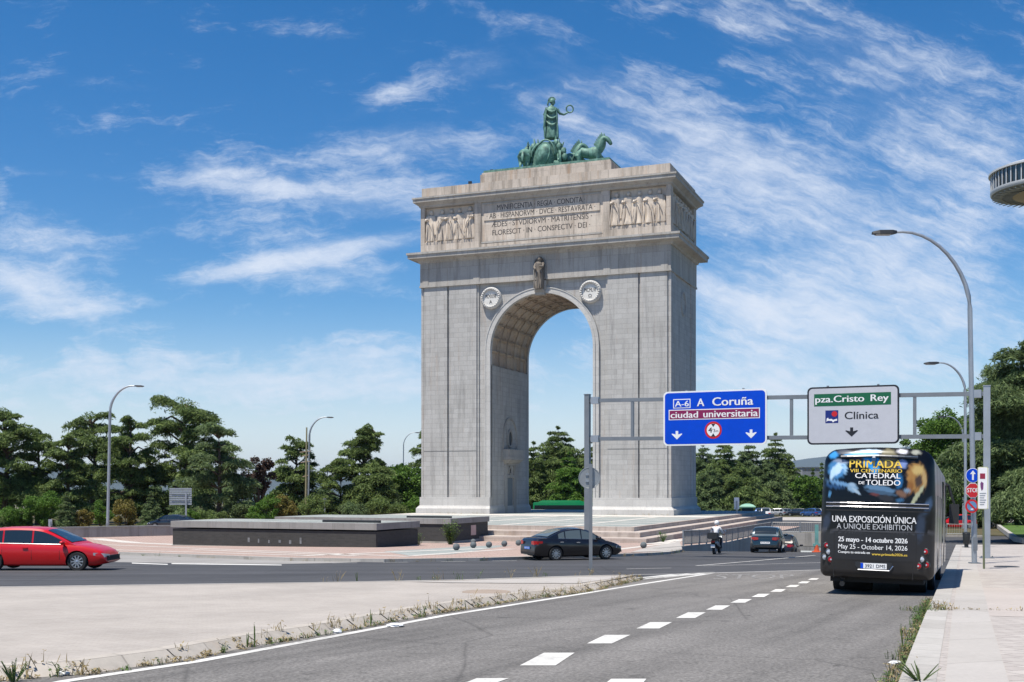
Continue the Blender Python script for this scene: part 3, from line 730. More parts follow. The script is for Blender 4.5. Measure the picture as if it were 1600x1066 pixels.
# attic: ledge, frames, sunk panels
m = MB(); RC = .55
m.box(-AW+RC, AW-RC, RC, AD-RC, 32.0, 38.6); m.build('attic_core', ST_RELIEF, ARCH)
m = MB(); m.box(-AW, AW, 0, AD, 32.0, 32.58); m.box(-AW, AW, .6, AD, 32.58, 33.3); m.box(-AW, -7.69, 0, .6, 32.58, 33.3); m.box(7.69, AW, 0, .6, 32.58, 33.3)
for x in (-15.45, -8.1, 8.1, 15.45):
    w = .27 if abs(x) > 10 else .42
    m.box(x-w, x+w, 0, RC, 33.3, 37.75); m.box(x-w, x+w, AD-RC, AD, 33.3, 37.75)
for s in (-1, 1):
    for y in (.85, AD-.85):
        a, b = sorted((s*(AW-RC), s*AW)); m.box(a, b, y-.3, y+.3, 33.3, 37.75)
m.box(-AW, AW, 0, AD, 37.75, 38.3)
m.build('attic_frame', ST_ATTIC, ARCH)
m = MB(); m.box(-7.68, 7.68, .12, RC, 32.65, 37.75)
m.box(-7.3, 7.3, .02, .12, 35.36, 36.3); 
insc = m.build('inscription_panel', ST_INSC, ARCH)
m = MB(); m.box(-7.6, 7.6, -.03, 0, 32.62, 32.82); m.box(-7.45, 7.45, .06, .12, 37.3, 37.5); m.build('panel_moulding', ST_TRIM, ARCH)
M_INSC = plain('weathered letter bronze', (.055, .05, .047), .7)
for body, x0, x1, z0, y in (('MVNIFICENTIA · REGIA · CONDITA ·', -5.6, 5.5, 36.5, .115), ('· AB · HISPANORVM · DVCE · RESTAVRATA ·', -6.9, 6.75, 35.53, .015), ('ÆDES · STVDIORVM · MATRITENSIS ·', -6.3, 6.3, 34.5, .115), ('FLORESCIT · IN · CONSPECTV · DEI ·', -6.2, 6.1, 33.5, .115)):
    lettering(body, x0, x1, z0, z0+.64, y, M_INSC, insc, 0.012)
# reliefs of robed figures
def robed(m, T, h, seed, wide=1.0, head=True, detail=16, carved=False):
    rr = random.Random(seed); n = detail; rings = []
    f1, f2 = rr.randint(5, 8), rr.randint(9, 13); p1, p2 = rr.random()*6, rr.random()*6; lean = (rr.random()-.5)*.10; hip = (rr.random()-.5)*.06
    prof = [(0, .165), (.03, .17), (.12, .155), (.25, .145), (.38, .142), (.5, .15), (.58, .14), (.66, .135), (.74, .15), (.80, .145), (.83, .09), (.845, .045)]
    for z, r in prof:
        fold = (.13 if carved else .16)*(1-z*.6)
        if carved: r = r*(1.12+.10*math.sin(z*7+p1))
        rings.append([((r*wide*(1+fold*math.sin(f1*a+p1+z*1.5)+.5*fold*math.sin(f2*a+p2-z*3))*math.cos(a)*h*.92+lean*z*h+hip*math.sin(z*5)*h), r*.8*(1+fold*math.sin(f1*a+p1+z*1.5))*math.sin(a)*h, z*h) for a in [2*math.pi*i/n for i in range(n)]])
    m.ring(rings, True, True, T)
    lx = lean*.9*h
    if head:
        m.ball((lx+.01*h, -.02*h, .915*h), .07*h, .07*h, .082*h, 10, 7, T)
        m.ball((lx+.01*h, .012*h, .93*h), .068*h, .06*h, .072*h, 10, 6, T)
    # arms folded across the body and hanging drapery
    s = rr.choice((-1, 1)); sh = .115*h
    if carved:
        sg = rr.choice((-1, 1)); m.tube([(lx*.9+sg*.12*h, -.05*h, .78*h), (lx*.8+sg*.15*h, -.13*h, .65*h), (lx*.7+sg*.02*h, -.19*h, .62*h+.08*h*rr.random())], [.04*h, .036*h, .024*h], 8, True, T)
        m.tube([(lx*.8-sg*.13*h, -.04*h, .77*h), (lx*.6-sg*.17*h, -.08*h, .5*h), (lx*.4-sg*.16*h, -.10*h, .2*h)], [.034*h, .03*h, .03*h], 8, True, T)
        m.tube([(lx*.8+sg*.1*h, -.12*h, .72*h), (lx*.6-sg*.05*h, -.19*h, .48*h), (lx*.4-sg*.1*h, -.17*h, .3*h)], [.014*h, .02*h, .012*h], 7, True, T)
        for _k in range(4): xx = rr.uniform(-.15, .15)*h; m.tube([(lx*.4+xx*.7, -.15*h, rr.uniform(.4, .66)*h), (xx, -.175*h, .22*h), (xx*1.15, -.165*h, .01*h)], [.008*h, .016*h, .014*h], 6, True, T)
        return
    m.tube([(lx*.9+sh, 0, .79*h), (lx*.8+sh*1.2, -.09*h, .67*h), (lx*.7+sh*.35, -.165*h, .60*h+.08*h*rr.random())], [.045*h, .04*h, .03*h], 7, True, T)
    m.tube([(lx*.9-sh, 0, .79*h), (lx*.8-sh*1.2, -.08*h, .66*h), (lx*.7-sh*(.2+.5*rr.random()), -.165*h, .56*h+.12*h*rr.random())], [.045*h, .04*h, .03*h], 7, True, T)
    k = rr.randint(3, 5)
    for i in range(k):
        x = (i/(k-1)-.5)*.2*h*wide; m.tube([(x+lx*.5, -.125*h, .5*h), (x*1.15, -.14*h, .25*h), (x*1.35, -.135*h, .02*h)], [.012*h, .02*h, .024*h], 5, True, T)
def relief(x0, x1, cnt, seed, side=None):
    pan = MB()
    if side is None: pan.box(x0, x1, RC-.03, RC-.001, 33.3, 37.75); pan.box(x0, x1, .12, RC, 33.3, 33.42)
    else: pan.box(AW-RC+.001, AW-RC+.03, x0, x1, 33.3, 37.75); pan.box(AW-RC, AW-.12, x0, x1, 33.3, 33.42)
    po = pan.build('relief_panel', ST_RELIEF, ARCH)
    for i in range(cnt):
        c = x0+(x1-x0)*(i+.5)/cnt; f = MB(); T = Matrix.Translation((c, RC-.06, 33.42)) if side is None else Matrix.Translation((AW-RC+.06, c, 33.42)) @ Matrix.Rotation(R(90), 4, 'Z')
        robed(f, T, 3.82+.14*random.Random(seed+i).random(), seed+i*3, 1.34, carved=True, detail=30); f.build('relief_figure', ST_RELIEF, po, 50)
relief(-15.1, -8.6, 5, 11); relief(8.6, 15.1, 5, 47); relief(1.3, AD-1.3, 8, 90, side=1)
# archivolts and coffered vault
def annulus(m, r0, r1, y0, y1, n=48, z0=ZS):
    a, b = arc(r0, n, z0=z0), arc(r1, n, z0=z0)
    for i in range(n):
        q = [a[i], a[i+1], b[i+1], b[i]]
        m.prism(q, y0, y1, 'y')
m = MB()
for y0, y1 in ((.02, SP), (AD-SP, AD-.02)):
    for r0, r1, yy in ((RO, RO+.28, .0), (RO+.28, RO+.6, .1), (RO+.6, RO+.72, .04)):
        ya, yb = (y0+yy, y1+.3) if y0 < 1 else (y0-.3, y1-yy)
        poly = [(r0, 2.0)]+[(r0, ZS)]+arc(r0, 44)[1:-1]+[(-r0, ZS), (-r0, 2.0), (-r1, 2.0), (-r1, ZS)]+arc(r1, 44)[1:-1][::-1]+[(r1, ZS), (r1, 2.0)]
        m.prism(poly, ya, yb, 'y')
m.build('archivolt', ST_BASE, ARCH)
bm = bmesh.new(); NC, NR = 5, 15
path = [(RO, ZV, 1, 0)]+[(RO*math.cos(a), ZS+RO*math.sin(a), math.cos(a), math.sin(a)) for a in [math.pi*i/13 for i in range(14)]]+[(-RO, ZV, -1, 0)]
ys = [SP+.3+(AD-2*SP-.6)*i/NC for i in range(NC+1)]
gv = [[bm.verts.new((x, y, z)) for y in ys] for x, z, _, _ in path]
fcs = [bm.faces.new((gv[i][j], gv[i][j+1], gv[i+1][j+1], gv[i+1][j])) for i in range(len(path)-1) for j in range(NC)]
res = bmesh.ops.inset_individual(bm, faces=fcs, thickness=.22, depth=0)
for f in fcs:
    c = f.calc_center_median(); n_ = Vector((c.x, 0, max(0, c.z-ZS))); n_.normalize()
    e = bmesh.ops.extrude_discrete_faces(bm, faces=[f])['faces'][0]
    bmesh.ops.translate(bm, verts=e.verts[:], vec=n_*.17)
    r2 = bmesh.ops.inset_individual(bm, faces=[e], thickness=.17, depth=0)
    e2 = bmesh.ops.extrude_discrete_faces(bm, faces=[e])['faces'][0]; bmesh.ops.translate(bm, verts=e2.verts[:], vec=n_*.25)
bmesh.ops.recalc_face_normals(bm, faces=bm.faces[:])
me = bpy.data.meshes.new('coffered_vault'); bm.to_mesh(me); bm.free(); me.materials.append(ST_VAULT)
link(bpy.data.objects.new('coffered_vault', me), ARCH)
# keystone figure under its canopy
ks = MB(); ks.prism([(-.55, 25.95), (.55, 25.95), (.8, 27.6), (-.8, 27.6)], -.28, SP+.1, 'y'); ks.box(-.62, .62, -.5, -.02, 26.35, 26.55)
kq = ks.build('keystone', ST_TRIM, ARCH)
m = MB(); robed(m, Matrix.Translation((0, -.52, 26.55)), 3.85, 5, .82, detail=20); m.build('keystone_figure', ST_SHADED, kq, 50)
m = MB(); a = arc(.78, 12, 0, 29.6); b = arc(.66, 12, 0, 29.6); m.prism([(.78, 27.8)]+a+[(-.78, 27.8), (-.66, 27.8)]+b[::-1]+[(.66, 27.8)], -.34, -.1, 'y'); m.prism([(.66, 27.8)]+b+[(-.66, 27.8)], -.135, -.119, 'y'); m.build('niche', ST_COPING, kq)
# medallions
for x, word, low in ((-6.35, 'MCMXXVII', 'A'), (6.15, 'MCMLVI', 'Ω')):
    m = MB(); T = Matrix.Translation((x, 0, 25.98)) @ Matrix.Rotation(R(90), 4, 'X')
    m.lathe([(.92, -SP-.1), (.92, .02), (1.0, .1), (1.1, .17), (1.22, .17), (1.3, .08), (1.32, -.05), (1.32, -SP-.1)], 40, T); md = m.build('medallion', ST_MEDAL, ARCH, 45)
    m = MB(); m.lathe([(.92, -.1), (.92, .035), (0.0, .05)], 40, T, cap=False); m.build('disc', plain('pale disc stone', (.62, .61, .58), .8), md)
    m = MB()
    for k in range(26):
        t = 2*math.pi*k/26; m.ball((x+1.1*math.cos(t), -.18, 25.98+1.1*math.sin(t)), .15, .13, .12, 7, 5)
    m.build('wreath', ST_MEDAL, md, 60)
    lettering(word, x-.68, x+.68, 25.95, 26.4, -.06, M_INSC, md, .012)
    lettering(low, x-.19, x+.19, 25.3, 25.7, -.06, M_INSC, md, .012)
m = MB()
for k in range(26):
    t = 2*math.pi*k/26; m.ball((AW-.08, 6.6+1.05*math.cos(t), 25.0+1.35*math.sin(t)), .12, .19, .2, 7, 5)
m.build('wreath', ST_WALL, ARCH, 60)
# doorway in the left jamb of the opening (faces +x)
xj = -RO
dr = MB(); dr.box(xj, xj+.16, 4.6, 5.3, 0, 6.6); dr.box(xj, xj+.16, 7.6, 8.4, 0, 6.6); dr.box(xj, xj+.16, 5.3, 7.6, 4.4, 4.75); dr.box(xj, xj+.16, 5.3, 7.6, 5.9, 6.6)
ds = dr.build('door_surround', ST_TRIM, ARCH)
m = MB(); m.box(xj, xj+.04, 5.55, 7.3, 0, 4.38); m.build('door', plain('grey painted door', (.11, .13, .15), .5), ARCH)
m = MB(); m.box(xj, xj+1.0, 4.0, 9.0, 6.62, 7.0); m.ring([[(xj, 4.5, 6.2), (xj+.35, 4.5, 6.2), (xj+.35, 8.5, 6.2), (xj, 8.5, 6.2)], [(xj, 4.1, 6.61), (xj+.9, 4.1, 6.61), (xj+.9, 8.9, 6.61), (xj, 8.9, 6.61)]]); m.box(xj+.72, xj+.9, 4.1, 8.9, 7.0, 7.9); m.box(xj, xj+.72, 4.1, 4.25, 7.0, 7.9); m.box(xj, xj+.72, 8.75, 8.9, 7.0, 7.9); m.build('balcony', ST_TRIM, ARCH)
def jamb_oval(c, z, ry, rz, name, parent):
    m = MB(); n = 24
    o = [(c+ry*math.cos(t), z+rz*math.sin(t)) for t in [2*math.pi*k/n for k in range(n)]]; i_ = [(c+(ry-.22)*math.cos(t), z+(rz-.25)*math.sin(t)) for t in [2*math.pi*k/n for k in range(n)]]
    for k in range(n): m.prism([o[k], o[(k+1) % n], i_[(k+1) % n], i_[k]], xj, xj+.14, 'x')
    w = m.build(name, ST_TRIM, parent); m = MB(); m.prism(i_, xj, xj+.02, 'x'); m.build('pane', M_DARK, w); return w
jamb_oval(6.4, 9.3, .85, 1.15, 'oval_window', ARCH); jamb_oval(6.45, 5.3, .5, .6, 'oval_window', ARCH)
m = MB(); o = arc(2.35, 20, 6.45, 9.6); i_ = arc(2.1, 20, 6.45, 9.6)
m.prism([(8.8, 7.95)]+o+[(4.1, 7.95), (4.35, 7.95)]+i_[::-1]+[(8.55, 7.95)], xj, xj+.1, 'x'); m.build('blind_arch', ST_TRIM, ARCH)
# small floodlights on the parapet
for x, y, z in ((-9.3, .5, 40.0), (-7.0, 1.9, 41.55), (-3.6, 1.0, 41.9)):
    m = MB(); m.box(-.2, .2, -.12, .12, .12, .42); m.box(-.04, .04, -.04, .04, 0, .13)
    if z == 41.9: continue
    o = m.build('floodlight', M_DARK); o.location = tuple(Vector((Ao.x, Ao.y, -1.55))+Vector((RT.x*x+DP.x*y, RT.y*x+DP.y*y, z))); o.rotation_euler[2] = -YAW
    tag(o, 'small black floodlight on the roof parapet of the arch, the lower left one' if z == 40 else 'small black floodlight on the left end of the statue pedestal', 'floodlight')

# ------------------------------------------------------------------ bronze chariot group on the roof
def skin_mesh(verts, edges, radii, sub=2, root=0):
    me = bpy.data.meshes.new('s'); me.from_pydata([tuple(v) for v in verts], edges, []); o = bpy.data.objects.new('s', me); COL.objects.link(o)
    o.modifiers.new('skin', 'SKIN'); sv = me.skin_vertices[0].data
    for i, r in enumerate(radii): sv[i].radius = (r, r) if isinstance(r, (int, float)) else r; sv[i].use_root = (i == root)
    s = o.modifiers.new('sub', 'SUBSURF'); s.levels = sub; s.render_levels = sub
    dg = bpy.context.evaluated_depsgraph_get(); dg.update()
    out = bpy.data.meshes.new_from_object(o.evaluated_get(dg)); bpy.data.objects.remove(o)
    for p in out.polygons: p.use_smooth = True
    return out
class Skel:
    def __init__(s): s.v = []; s.e = []; s.r = []; s.k = {}
    def chain(s, pts, rad, start=None, name=None):
        prev = s.k.get(start) if isinstance(start, str) else start
        for p, r in zip(pts, rad):
            s.v.append(p); s.r.append(r); i = len(s.v)-1
            if prev is not None: s.e.append((prev, i))
            prev = i
        if name: s.k[name] = prev
        return prev
    def mesh(s, sub=2): return skin_mesh(s.v, s.e, s.r, sub)
QO = Vector((Ao.x, Ao.y, -1.55))
def qw(x, y, z): return (QO.x+RT.x*x+DP.x*y, QO.y+RT.y*x+DP.y*y, QO.z+z)
QUAD = thing('chariot_statue', 'green bronze four-horse chariot group with a helmeted goddess on top of the arch', 'statue', qw(-.9, 6.6, 41.7), -YAW)
m = MB(); m.box(-7.1, 8.9, -5.0, 5.0, -.16, .16); m.build('base_plate', M_PATINA, QUAD)
def make_horse():
    s = Skel()
    s.chain([(-1.25, 0, 2.15), (-.75, 0, 2.22), (-.1, 0, 2.08), (.55, 0, 2.15), (1.0, 0, 2.35)], [.50, .62, .56, .60, .52], name='sh')
    s.chain([(1.28, 0, 2.75), (1.42, 0, 3.2), (1.60, 0, 3.55)], [.54, .46, .38], 'sh', 'poll')
    s.chain([(1.98, 0, 3.42), (2.30, 0, 2.98), (2.42, 0, 2.70)], [.32, .23, .19], 'poll')
    for y in (-.32, .32):
        s.chain([(-1.15, y, 1.75), (-1.0, y, 1.25), (-1.35, y, .75), (-1.28, y, .3), (-1.2, y, .06)], [.36, .23, .13, .10, .13], 0)
    for y, up in ((-.3, 0), (.3, 1)):
        if up: s.chain([(1.1, y, 1.65), (1.5, y, 1.3), (1.75, y, .8), (1.85, y, .3), (1.95, y, .08)], [.27, .18, .11, .09, .12], 3)
        else: s.chain([(.95, y, 1.6), (1.0, y, 1.1), (1.02, y, .7), (1.0, y, .3), (1.06, y, .06)], [.27, .18, .11, .09, .12], 3)
    s.chain([(-1.68, 0, 2.1), (-1.92, 0, 1.6), (-1.95, 0, 1.0)], [.16, .15, .07], 0)
    return s.mesh(2)
hm = make_horse(); hm.materials.append(M_PATINA)
def mane_mesh():
    m = MB(); n = 12
    for i in range(n):
        t = i/(n-1); x = .78+.50*t+.24*t*t; z = 2.85+1.05*t; 
        m.box(-.05, .05, -.055, .055, -.16, .20+.06*(i % 2), Matrix.Translation((x-.12, 0, z)) @ Matrix.Rotation(R(-62+40*t), 4, 'Y'))
    for y in (-.1, .1): m.lathe([(.07, 0), (.05, .12), (.01, .24)], 6, Matrix.Translation((1.62, y, 3.82)))
    return m.mesh('mane', M_PATINA, 50)
mm = mane_mesh()
HORSES = [(-3.0, -1.2, R(100), 1.12), (-1.6, 2.9, R(76), 1.05), (1.1, 2.2, R(20), 1.2), (4.7, .6, R(-2), 1.16)]
for x, y, a, sc in HORSES:
    h = bpy.data.objects.new('horse', hm); link(h, QUAD); h.location = (x, y, .1); h.rotation_euler = (0, 0, a); h.scale = (sc, sc*1.18, sc)
    q = bpy.data.objects.new('mane', mm); link(q, h)
# chariot: rounded body, rim, wheels, shaft and trophies at its foot
ch = MB(); T = Matrix.Translation((-.2, -.6, .2)) @ Matrix.Rotation(R(38), 4, 'Z')
rings = []
for z, r in ((.75, .9), (.9, 1.35), (1.5, 1.62), (2.2, 1.68), (2.9, 1.6), (3.4, 1.5), (3.55, 1.56), (3.62, 1.42)):
    rings.append([(r*math.cos(a)*1.0, r*.95*math.sin(a), z+.25*math.cos(a)) for a in [2*math.pi*k/24 for k in range(24)]])
ch.ring(rings, True, True, T); ch.box(-1.6, 1.7, -1.1, 1.1, .55, .8, T); ch.tube([(1.2, 0, .75), (3.0, 0, 1.0), (4.6, 0, 1.7)], .12, 8, True, T)
CHO = ch.build('chariot', M_PATINA, QUAD, 40)
def shield(T):
    m = MB(); m.ring([[(r*.86*math.cos(a), -d*1.4, r*1.38*math.sin(a)) for a in [2*math.pi*k/24 for k in range(24)]] for r, d in ((.05, .42), (.4, .4), (.8, .28), (1.05, .1), (1.12, .12), (1.2, .1), (1.2, 0))], True, True, T); return m
shield(Matrix.Translation((-.55, -2.0, 2.15)) @ Matrix.Rotation(R(-10), 4, 'Z') @ Matrix.Rotation(R(26), 4, 'Y')).build('shield', M_PATINA, CHO, 50)
m = MB(); m.tube([(-.55+1.55*math.cos(a), -1.75+.1*math.sin(a), 2.15+1.62*math.sin(a)) for a in [math.pi*k/14 for k in range(15)]], .17, 8); m.tube([(-.2+1.2*math.cos(a), -1.9, 2.3+1.75*math.sin(a)) for a in [math.pi*k/14 for k in range(11)]], .1, 6); m.build('garland', M_PATINA, CHO, 50)
for px_, py_, a in ((1.55, -1.75, R(-66)), (-1.7, .9, R(38))):
    T = Matrix.Translation((px_, py_, 1.42)) @ Matrix.Rotation(a, 4, 'Z') @ Matrix.Rotation(R(90), 4, 'X'); m = MB(); n = 28
    m.ring([[(r*math.cos(2*math.pi*k/n), r*math.sin(2*math.pi*k/n), z) for k in range(n)] for r, z in ((1.2, -.12), (1.2, .12), (.98, .12), (.98, -.12), (1.2, -.12))], False, True, T)
    for k in range(8):
        t = 2*math.pi*k/8; m.tube([(.12*math.cos(t), .12*math.sin(t), 0), (1.0*math.cos(t), 1.0*math.sin(t), 0)], .07, 6, True, T)
    m.lathe([(.24, -.2), (.28, 0), (.24, .2)], 10, T); m.build('wheel', M_PATINA, CHO, 40)
rr = random.Random(4); m = MB()
for k in range(60):
    x = -2.5+4.4*rr.random(); y = -2.0+.9*rr.random(); z = .5+1.2*rr.random()*(1-abs(x+.4)/3.2)
    m.ball((x, y, z), .14+.26*rr.random(), .22, .16+.34*rr.random(), 8, 6, None, .5, k)
for k in range(7): m.tube([(-2.0+.55*k, -1.9, .4), (-2.3+.6*k+rr.random()*.4, -1.6, 2.0+rr.random()*.5)], [.1, .05], 6)
m.build('trophies', M_PATINA, CHO, 50)
m = MB()
for x, z, rt in ((-1.75, 3.6, -.3), (-1.5, 2.9, -.5), (-1.9, 2.2, -.4), (1.25, 3.3, .25), (1.6, 2.8, .6), (.9, 3.7, .1), (-1.3, 3.5, -.2), (1.9, 2.1, .4), (1.3, 2.0, .2), (-2.2, 1.5, -.3)):
    m.ball((x, -1.3, z), .38, .35, .5, 8, 6, Matrix.Rotation(rt*.2, 4, 'Y'), .4, int(x*10)); m.tube([(x, -1.3, z), (x+rt*.6, -1.2, z+.95)], [.2, .06], 6)
m.build('trophies', M_PATINA, CHO, 50)
# goddess: long folded robe, cloak, crested helmet, right arm holding out a wreath
gz0 = 4.45
m = MB(); T = Matrix.Translation((.15, -.5, gz0+.1)) @ Matrix.Rotation(R(25), 4, 'Z')
n = 28; rings = []
for z, rx, ry in ((0, .98, .8), (.08, 1.0, .82), (.8, .92, .74), (1.6, .86, .66), (2.3, .80, .60), (2.75, .74, .54), (3.1, .78, .55), (3.45, .84, .55), (3.72, .78, .48), (3.9, .5, .36), (4.0, .27, .25), (4.18, .2, .2)):
    fo = .13*max(0, 1-z/3.6)
    rings.append([(rx*.86*(1+fo*math.sin(9*a+z*.8)+.5*fo*math.sin(17*a-z))*math.cos(a), ry*.86*(1+fo*math.sin(9*a+z*.8))*math.sin(a), z) for a in [2*math.pi*k/n for k in range(n)]])
m.ring(rings, True, True, T)
GOD = m.build('goddess', M_PATINA, QUAD, 55)
m = MB()
for i, z in enumerate((3.1, 2.3, 1.5)):
    pts = [(-.72+1.3*t, -.36-.26*math.sin(math.pi*t), z+.6*(abs(t-.5)*2)**2) for t in [k/10 for k in range(11)]]; m.tube(pts, [.07+.10*math.sin(math.pi*k/10) for k in range(11)], 6, True, T)
m.tube([(-.66, -.3, 3.7), (-.85, -.35, 2.6), (-.88, -.3, 1.3), (-.8, -.25, .1)], [.16, .2, .22, .2], 8, True, T)
m.tube([(.5, -.4, 3.6), (.62, -.42, 2.4), (.66, -.42, 1.2), (.7, -.4, .1)], [.12, .13, .14, .14], 8, True, T)
m.build('cloak', M_PATINA, GOD, 55)
m = MB(); m.ball((.12, 0, 4.42), .27, .25, .34, 12, 9, T); m.box(.34, .44, -.04, .04, 4.36, 4.46, T); m.build('head', M_PATINA, GOD, 60)
m = MB(); m.ring([[(.06+r*1.08*math.cos(a), r*math.sin(a), z) for a in [2*math.pi*k/14 for k in range(14)]] for r, z in ((.33, 4.45), (.34, 4.6), (.30, 4.78), (.18, 4.92), (.03, 4.97))], True, True, T)
cr = [(.06+.52*math.cos(a)*1.0-.03, 4.60+.56*math.sin(a)) for a in [R(25)+R(165)*k/12 for k in range(13)]]; ci = [(.06+.3*math.cos(a), 4.6+.32*math.sin(a)) for a in [R(25)+R(165)*k/12 for k in range(13)]]
m.prism(cr+ci[::-1], -.06, .06, 'y', T); m.tube([(-.42, 0, 4.55), (-.5, 0, 4.2), (-.42, 0, 3.9)], [.12, .1, .04], 6, True, T); m.build('helmet', M_PATINA, GOD, 50)
m = MB(); m.tube([(.68, .0, 3.62), (1.0, -.05, 3.1), (1.5, -.1, 2.96), (1.95, -.12, 3.2)], [.21, .17, .13, .10], 8, True, T)
for k in range(5): m.tube([(1.93, -.16+.05*k, 3.2), (2.03, -.18+.06*k, 3.3+.02*k), (2.08, -.16+.05*k, 3.42)], [.035, .032, .02], 5, True, T)
m.tube([(-.66, .05, 3.62), (-.9, .2, 3.0), (-.62, .5, 2.6)], [.2, .17, .12], 8, True, T); m.build('arm', M_PATINA, GOD, 55)
m = MB(); n = 22; pts = [(2.22+.42*math.cos(2*math.pi*k/n), -.1, 3.68+.46*math.sin(2*math.pi*k/n)) for k in range(n)]
m.tube(pts+[pts[0]], .085, 6, True, T)
for k in range(n): m.ball((pts[k][0]*1.0, -.1, pts[k][2]), .12, .08, .06, 6, 4, T)
m.build('wreath', M_PATINA, GOD, 60)
# ------------------------------------------------------------------ sign gantry over the slip road
def at(px, Y): return (px-CX)/FPX*Y
def zpx(py, Y): return EYE-(py-HY)/FPX*Y
gl = Vector((at(918, 57.5), 57.5)); gr = Vector((at(1542, 50.2), 50.2))
gd = (gr-gl); GL = gd.length; gd.normalize(); gang = math.atan2(gd.y, gd.x)
GAN = thing('sign_gantry', 'grey steel sign gantry of two posts and twin beams spanning the slip road', 'sign gantry', (gl.x, gl.y, 0), gang)
zl, zrr = g(gl.y)+.13, g(gr.y)+.15
def gz(s, pl_, pr_): return zpx(pl_, gl.y)+(zpx(pr_, gr.y)-zpx(pl_, gl.y))*s/GL
for x, zb_, zt_, w in ((0, zl, zpx(617, gl.y), .125), (GL, zrr, zpx(603.5, gr.y), .14)):
    m = MB(); m.box(x-w, x+w, -.14, .14, zb_+.03, zt_); m.box(x-w-.02, x+w+.02, -.16, .16, zt_, zt_+.03); p = m.build('post', M_GALVD if x == 0 else M_GALV, GAN)
    m = MB(); m.box(x-.3, x+.3, -.3, .3, zb_-.01, zb_+.03)
    for sx in (-.22, .22):
        for sy in (-.22, .22): m.lathe([(.03, .03), (.03, .09)], 6, Matrix.Translation((x+sx, sy, zb_)))
    m.build('base_plate', M_GALVD, p)
beams = ((626.3, 615.3), (686.0, 681.8))
for a, b in beams:
    m = MB(); n = 10
    m.ring([[(GL*i/n, y, gz(GL*i/n, a, b)+z-.06*math.sin(math.pi*i/n)*0) for y, z in ((-.08, -.09), (.08, -.09), (.08, .09), (-.08, .09))] for i in range(n+1)])
    bo = m.build('beam', M_GALVD, GAN)
    m = MB()
    for s in (.42, GL-.42): m.box(s-.2, s+.2, -.15, .15, gz(s, a, b)-.17, gz(s, a, b)+.17)
    m.build('flange', M_GALV, bo)
for px_ in (997, 1257, 1440, 1205):
    s = GL*((px_-918)/(1542-918)); s = s*1.035-.15*s/GL*4
    lo_, hi_ = gz(s, *beams[1]), gz(s, *beams[0])
    if px_ == 1205:
        for z in (lo_, hi_):
            m = MB(); m.lathe([(.0, -.28), (.16, -.16), (.2, 0), (.16, .16), (0, .28)], 8, Matrix.Translation((s, 0, z))); m.build('joint', M_DARK, GAN)
    else:
        m = MB(); m.box(s-.07, s+.07, -.07, .07, lo_+.1, hi_-.1); m.build('upright', M_GALVD, GAN)
def rrect(x0, x1, z0, z1, r, n=6):
    o = []
    for cx, cz, a in ((x1-r, z0+r, -90), (x1-r, z1-r, 0), (x0+r, z1-r, 90), (x0+r, z0+r, 180)):
        o += [(cx+r*math.cos(R(a+90*k/n)), cz+r*math.sin(R(a+90*k/n))) for k in range(n+1)]
    return o
def panel(name, label, px0, px1, py0, py1, back, face):
    """a big framed direction panel hung on the gantry; returns (root, mapping of sign units to local x/z)"""
    def s_of(px):
        k = (px-CX)/FPX     # (gl.x+gd.x*s) = k (gl.y+gd.y*s)
        return (k*gl.y-gl.x)/(gd.x-k*gd.y)
    s0, s1 = s_of(px0), s_of(px1); sm = .5*(s0+s1); Y = gl.y+gd.y*sm
    z0, z1 = zpx(py1, Y), zpx(py0, Y)
    r = thing(name, label, 'road sign', (gl.x+gd.x*sm, gl.y+gd.y*sm, 0), gang)
    r.location.x += -math.sin(gang)*-.2; r.location.y += -.2
    h = (s1-s0)/2
    m = MB(); m.prism(rrect(-h, h, z0, z1, .22), -.03, .05, 'y'); m.build('panel', back, r)
    m = MB(); m.prism(rrect(-h+.075, h-.075, z0+.075, z1-.075, .17), -.036, -.029, 'y'); m.build('face', face, r)
    m = MB()
    for x in (-h*.55, h*.55): m.box(x-.05, x+.05, .05, .13, z0+.1, z1+.06)
    m.build('bracket', M_GALVD, r)
    return r, (lambda a, b: (-h+2*h*a, z0+(z1-z0)*(1-b)))
def flat(poly, y, mat, parent, name, th=.004):
    m = MB(); m.prism(poly, y-th, y, 'y'); return m.build(name, mat, parent)
def down_arrow(c, w, h, y, mat, parent):
    x, z = c
    flat([(x, z-h/2), (x+w/2, z+h*.14), (x+w*.42, z+h*.2), (x+w*.12, z+h*.08), (x+w*.12, z+h/2), (x-w*.12, z+h/2), (x-w*.12, z+h*.08), (x-w*.42, z+h*.2), (x-w/2, z+h*.14)], y, mat, parent, 'arrow')
def fit(body, f, a0, b0, a1, b1, y, mat, parent, bold):
    (x0, z1), (x1, z0) = f(a0, b0), f(a1, b1); return lettering(body, x0, x1, z0, z1, y, mat, parent, bold)
S1, f1 = panel('direction_sign', 'blue overhead direction sign for A Coruña with a crimson band and two down arrows', 1038.5, 1199.5, 610.5, 696, M_WHITE, M_SBLUE)
def rel1(x, y): return ((x-140)/590, (y-105)/317)
def rect(f, a, b): (x0, z1), (x1, z0) = f(*a), f(*b); return [(x0, z0), (x1, z0), (x1, z1), (x0, z1)]
flat(rect(f1, rel1(198, 150), rel1(299, 204)), -.037, M_WHITE, S1, 'number_frame'); flat(rect(f1, rel1(203, 155), rel1(294, 199)), -.042, M_SBLUE, S1, 'number_field')
fit('A-6', f1, *rel1(209, 161), *rel1(289, 194), -.0475, M_WHITE, S1, .03)
fit('A', f1, *rel1(338, 151), *rel1(378, 195), -.0475, M_WHITE, S1, .03)
fit('Coruña', f1, *rel1(426, 147), *rel1(654, 195), -.0475, M_WHITE, S1, .03)
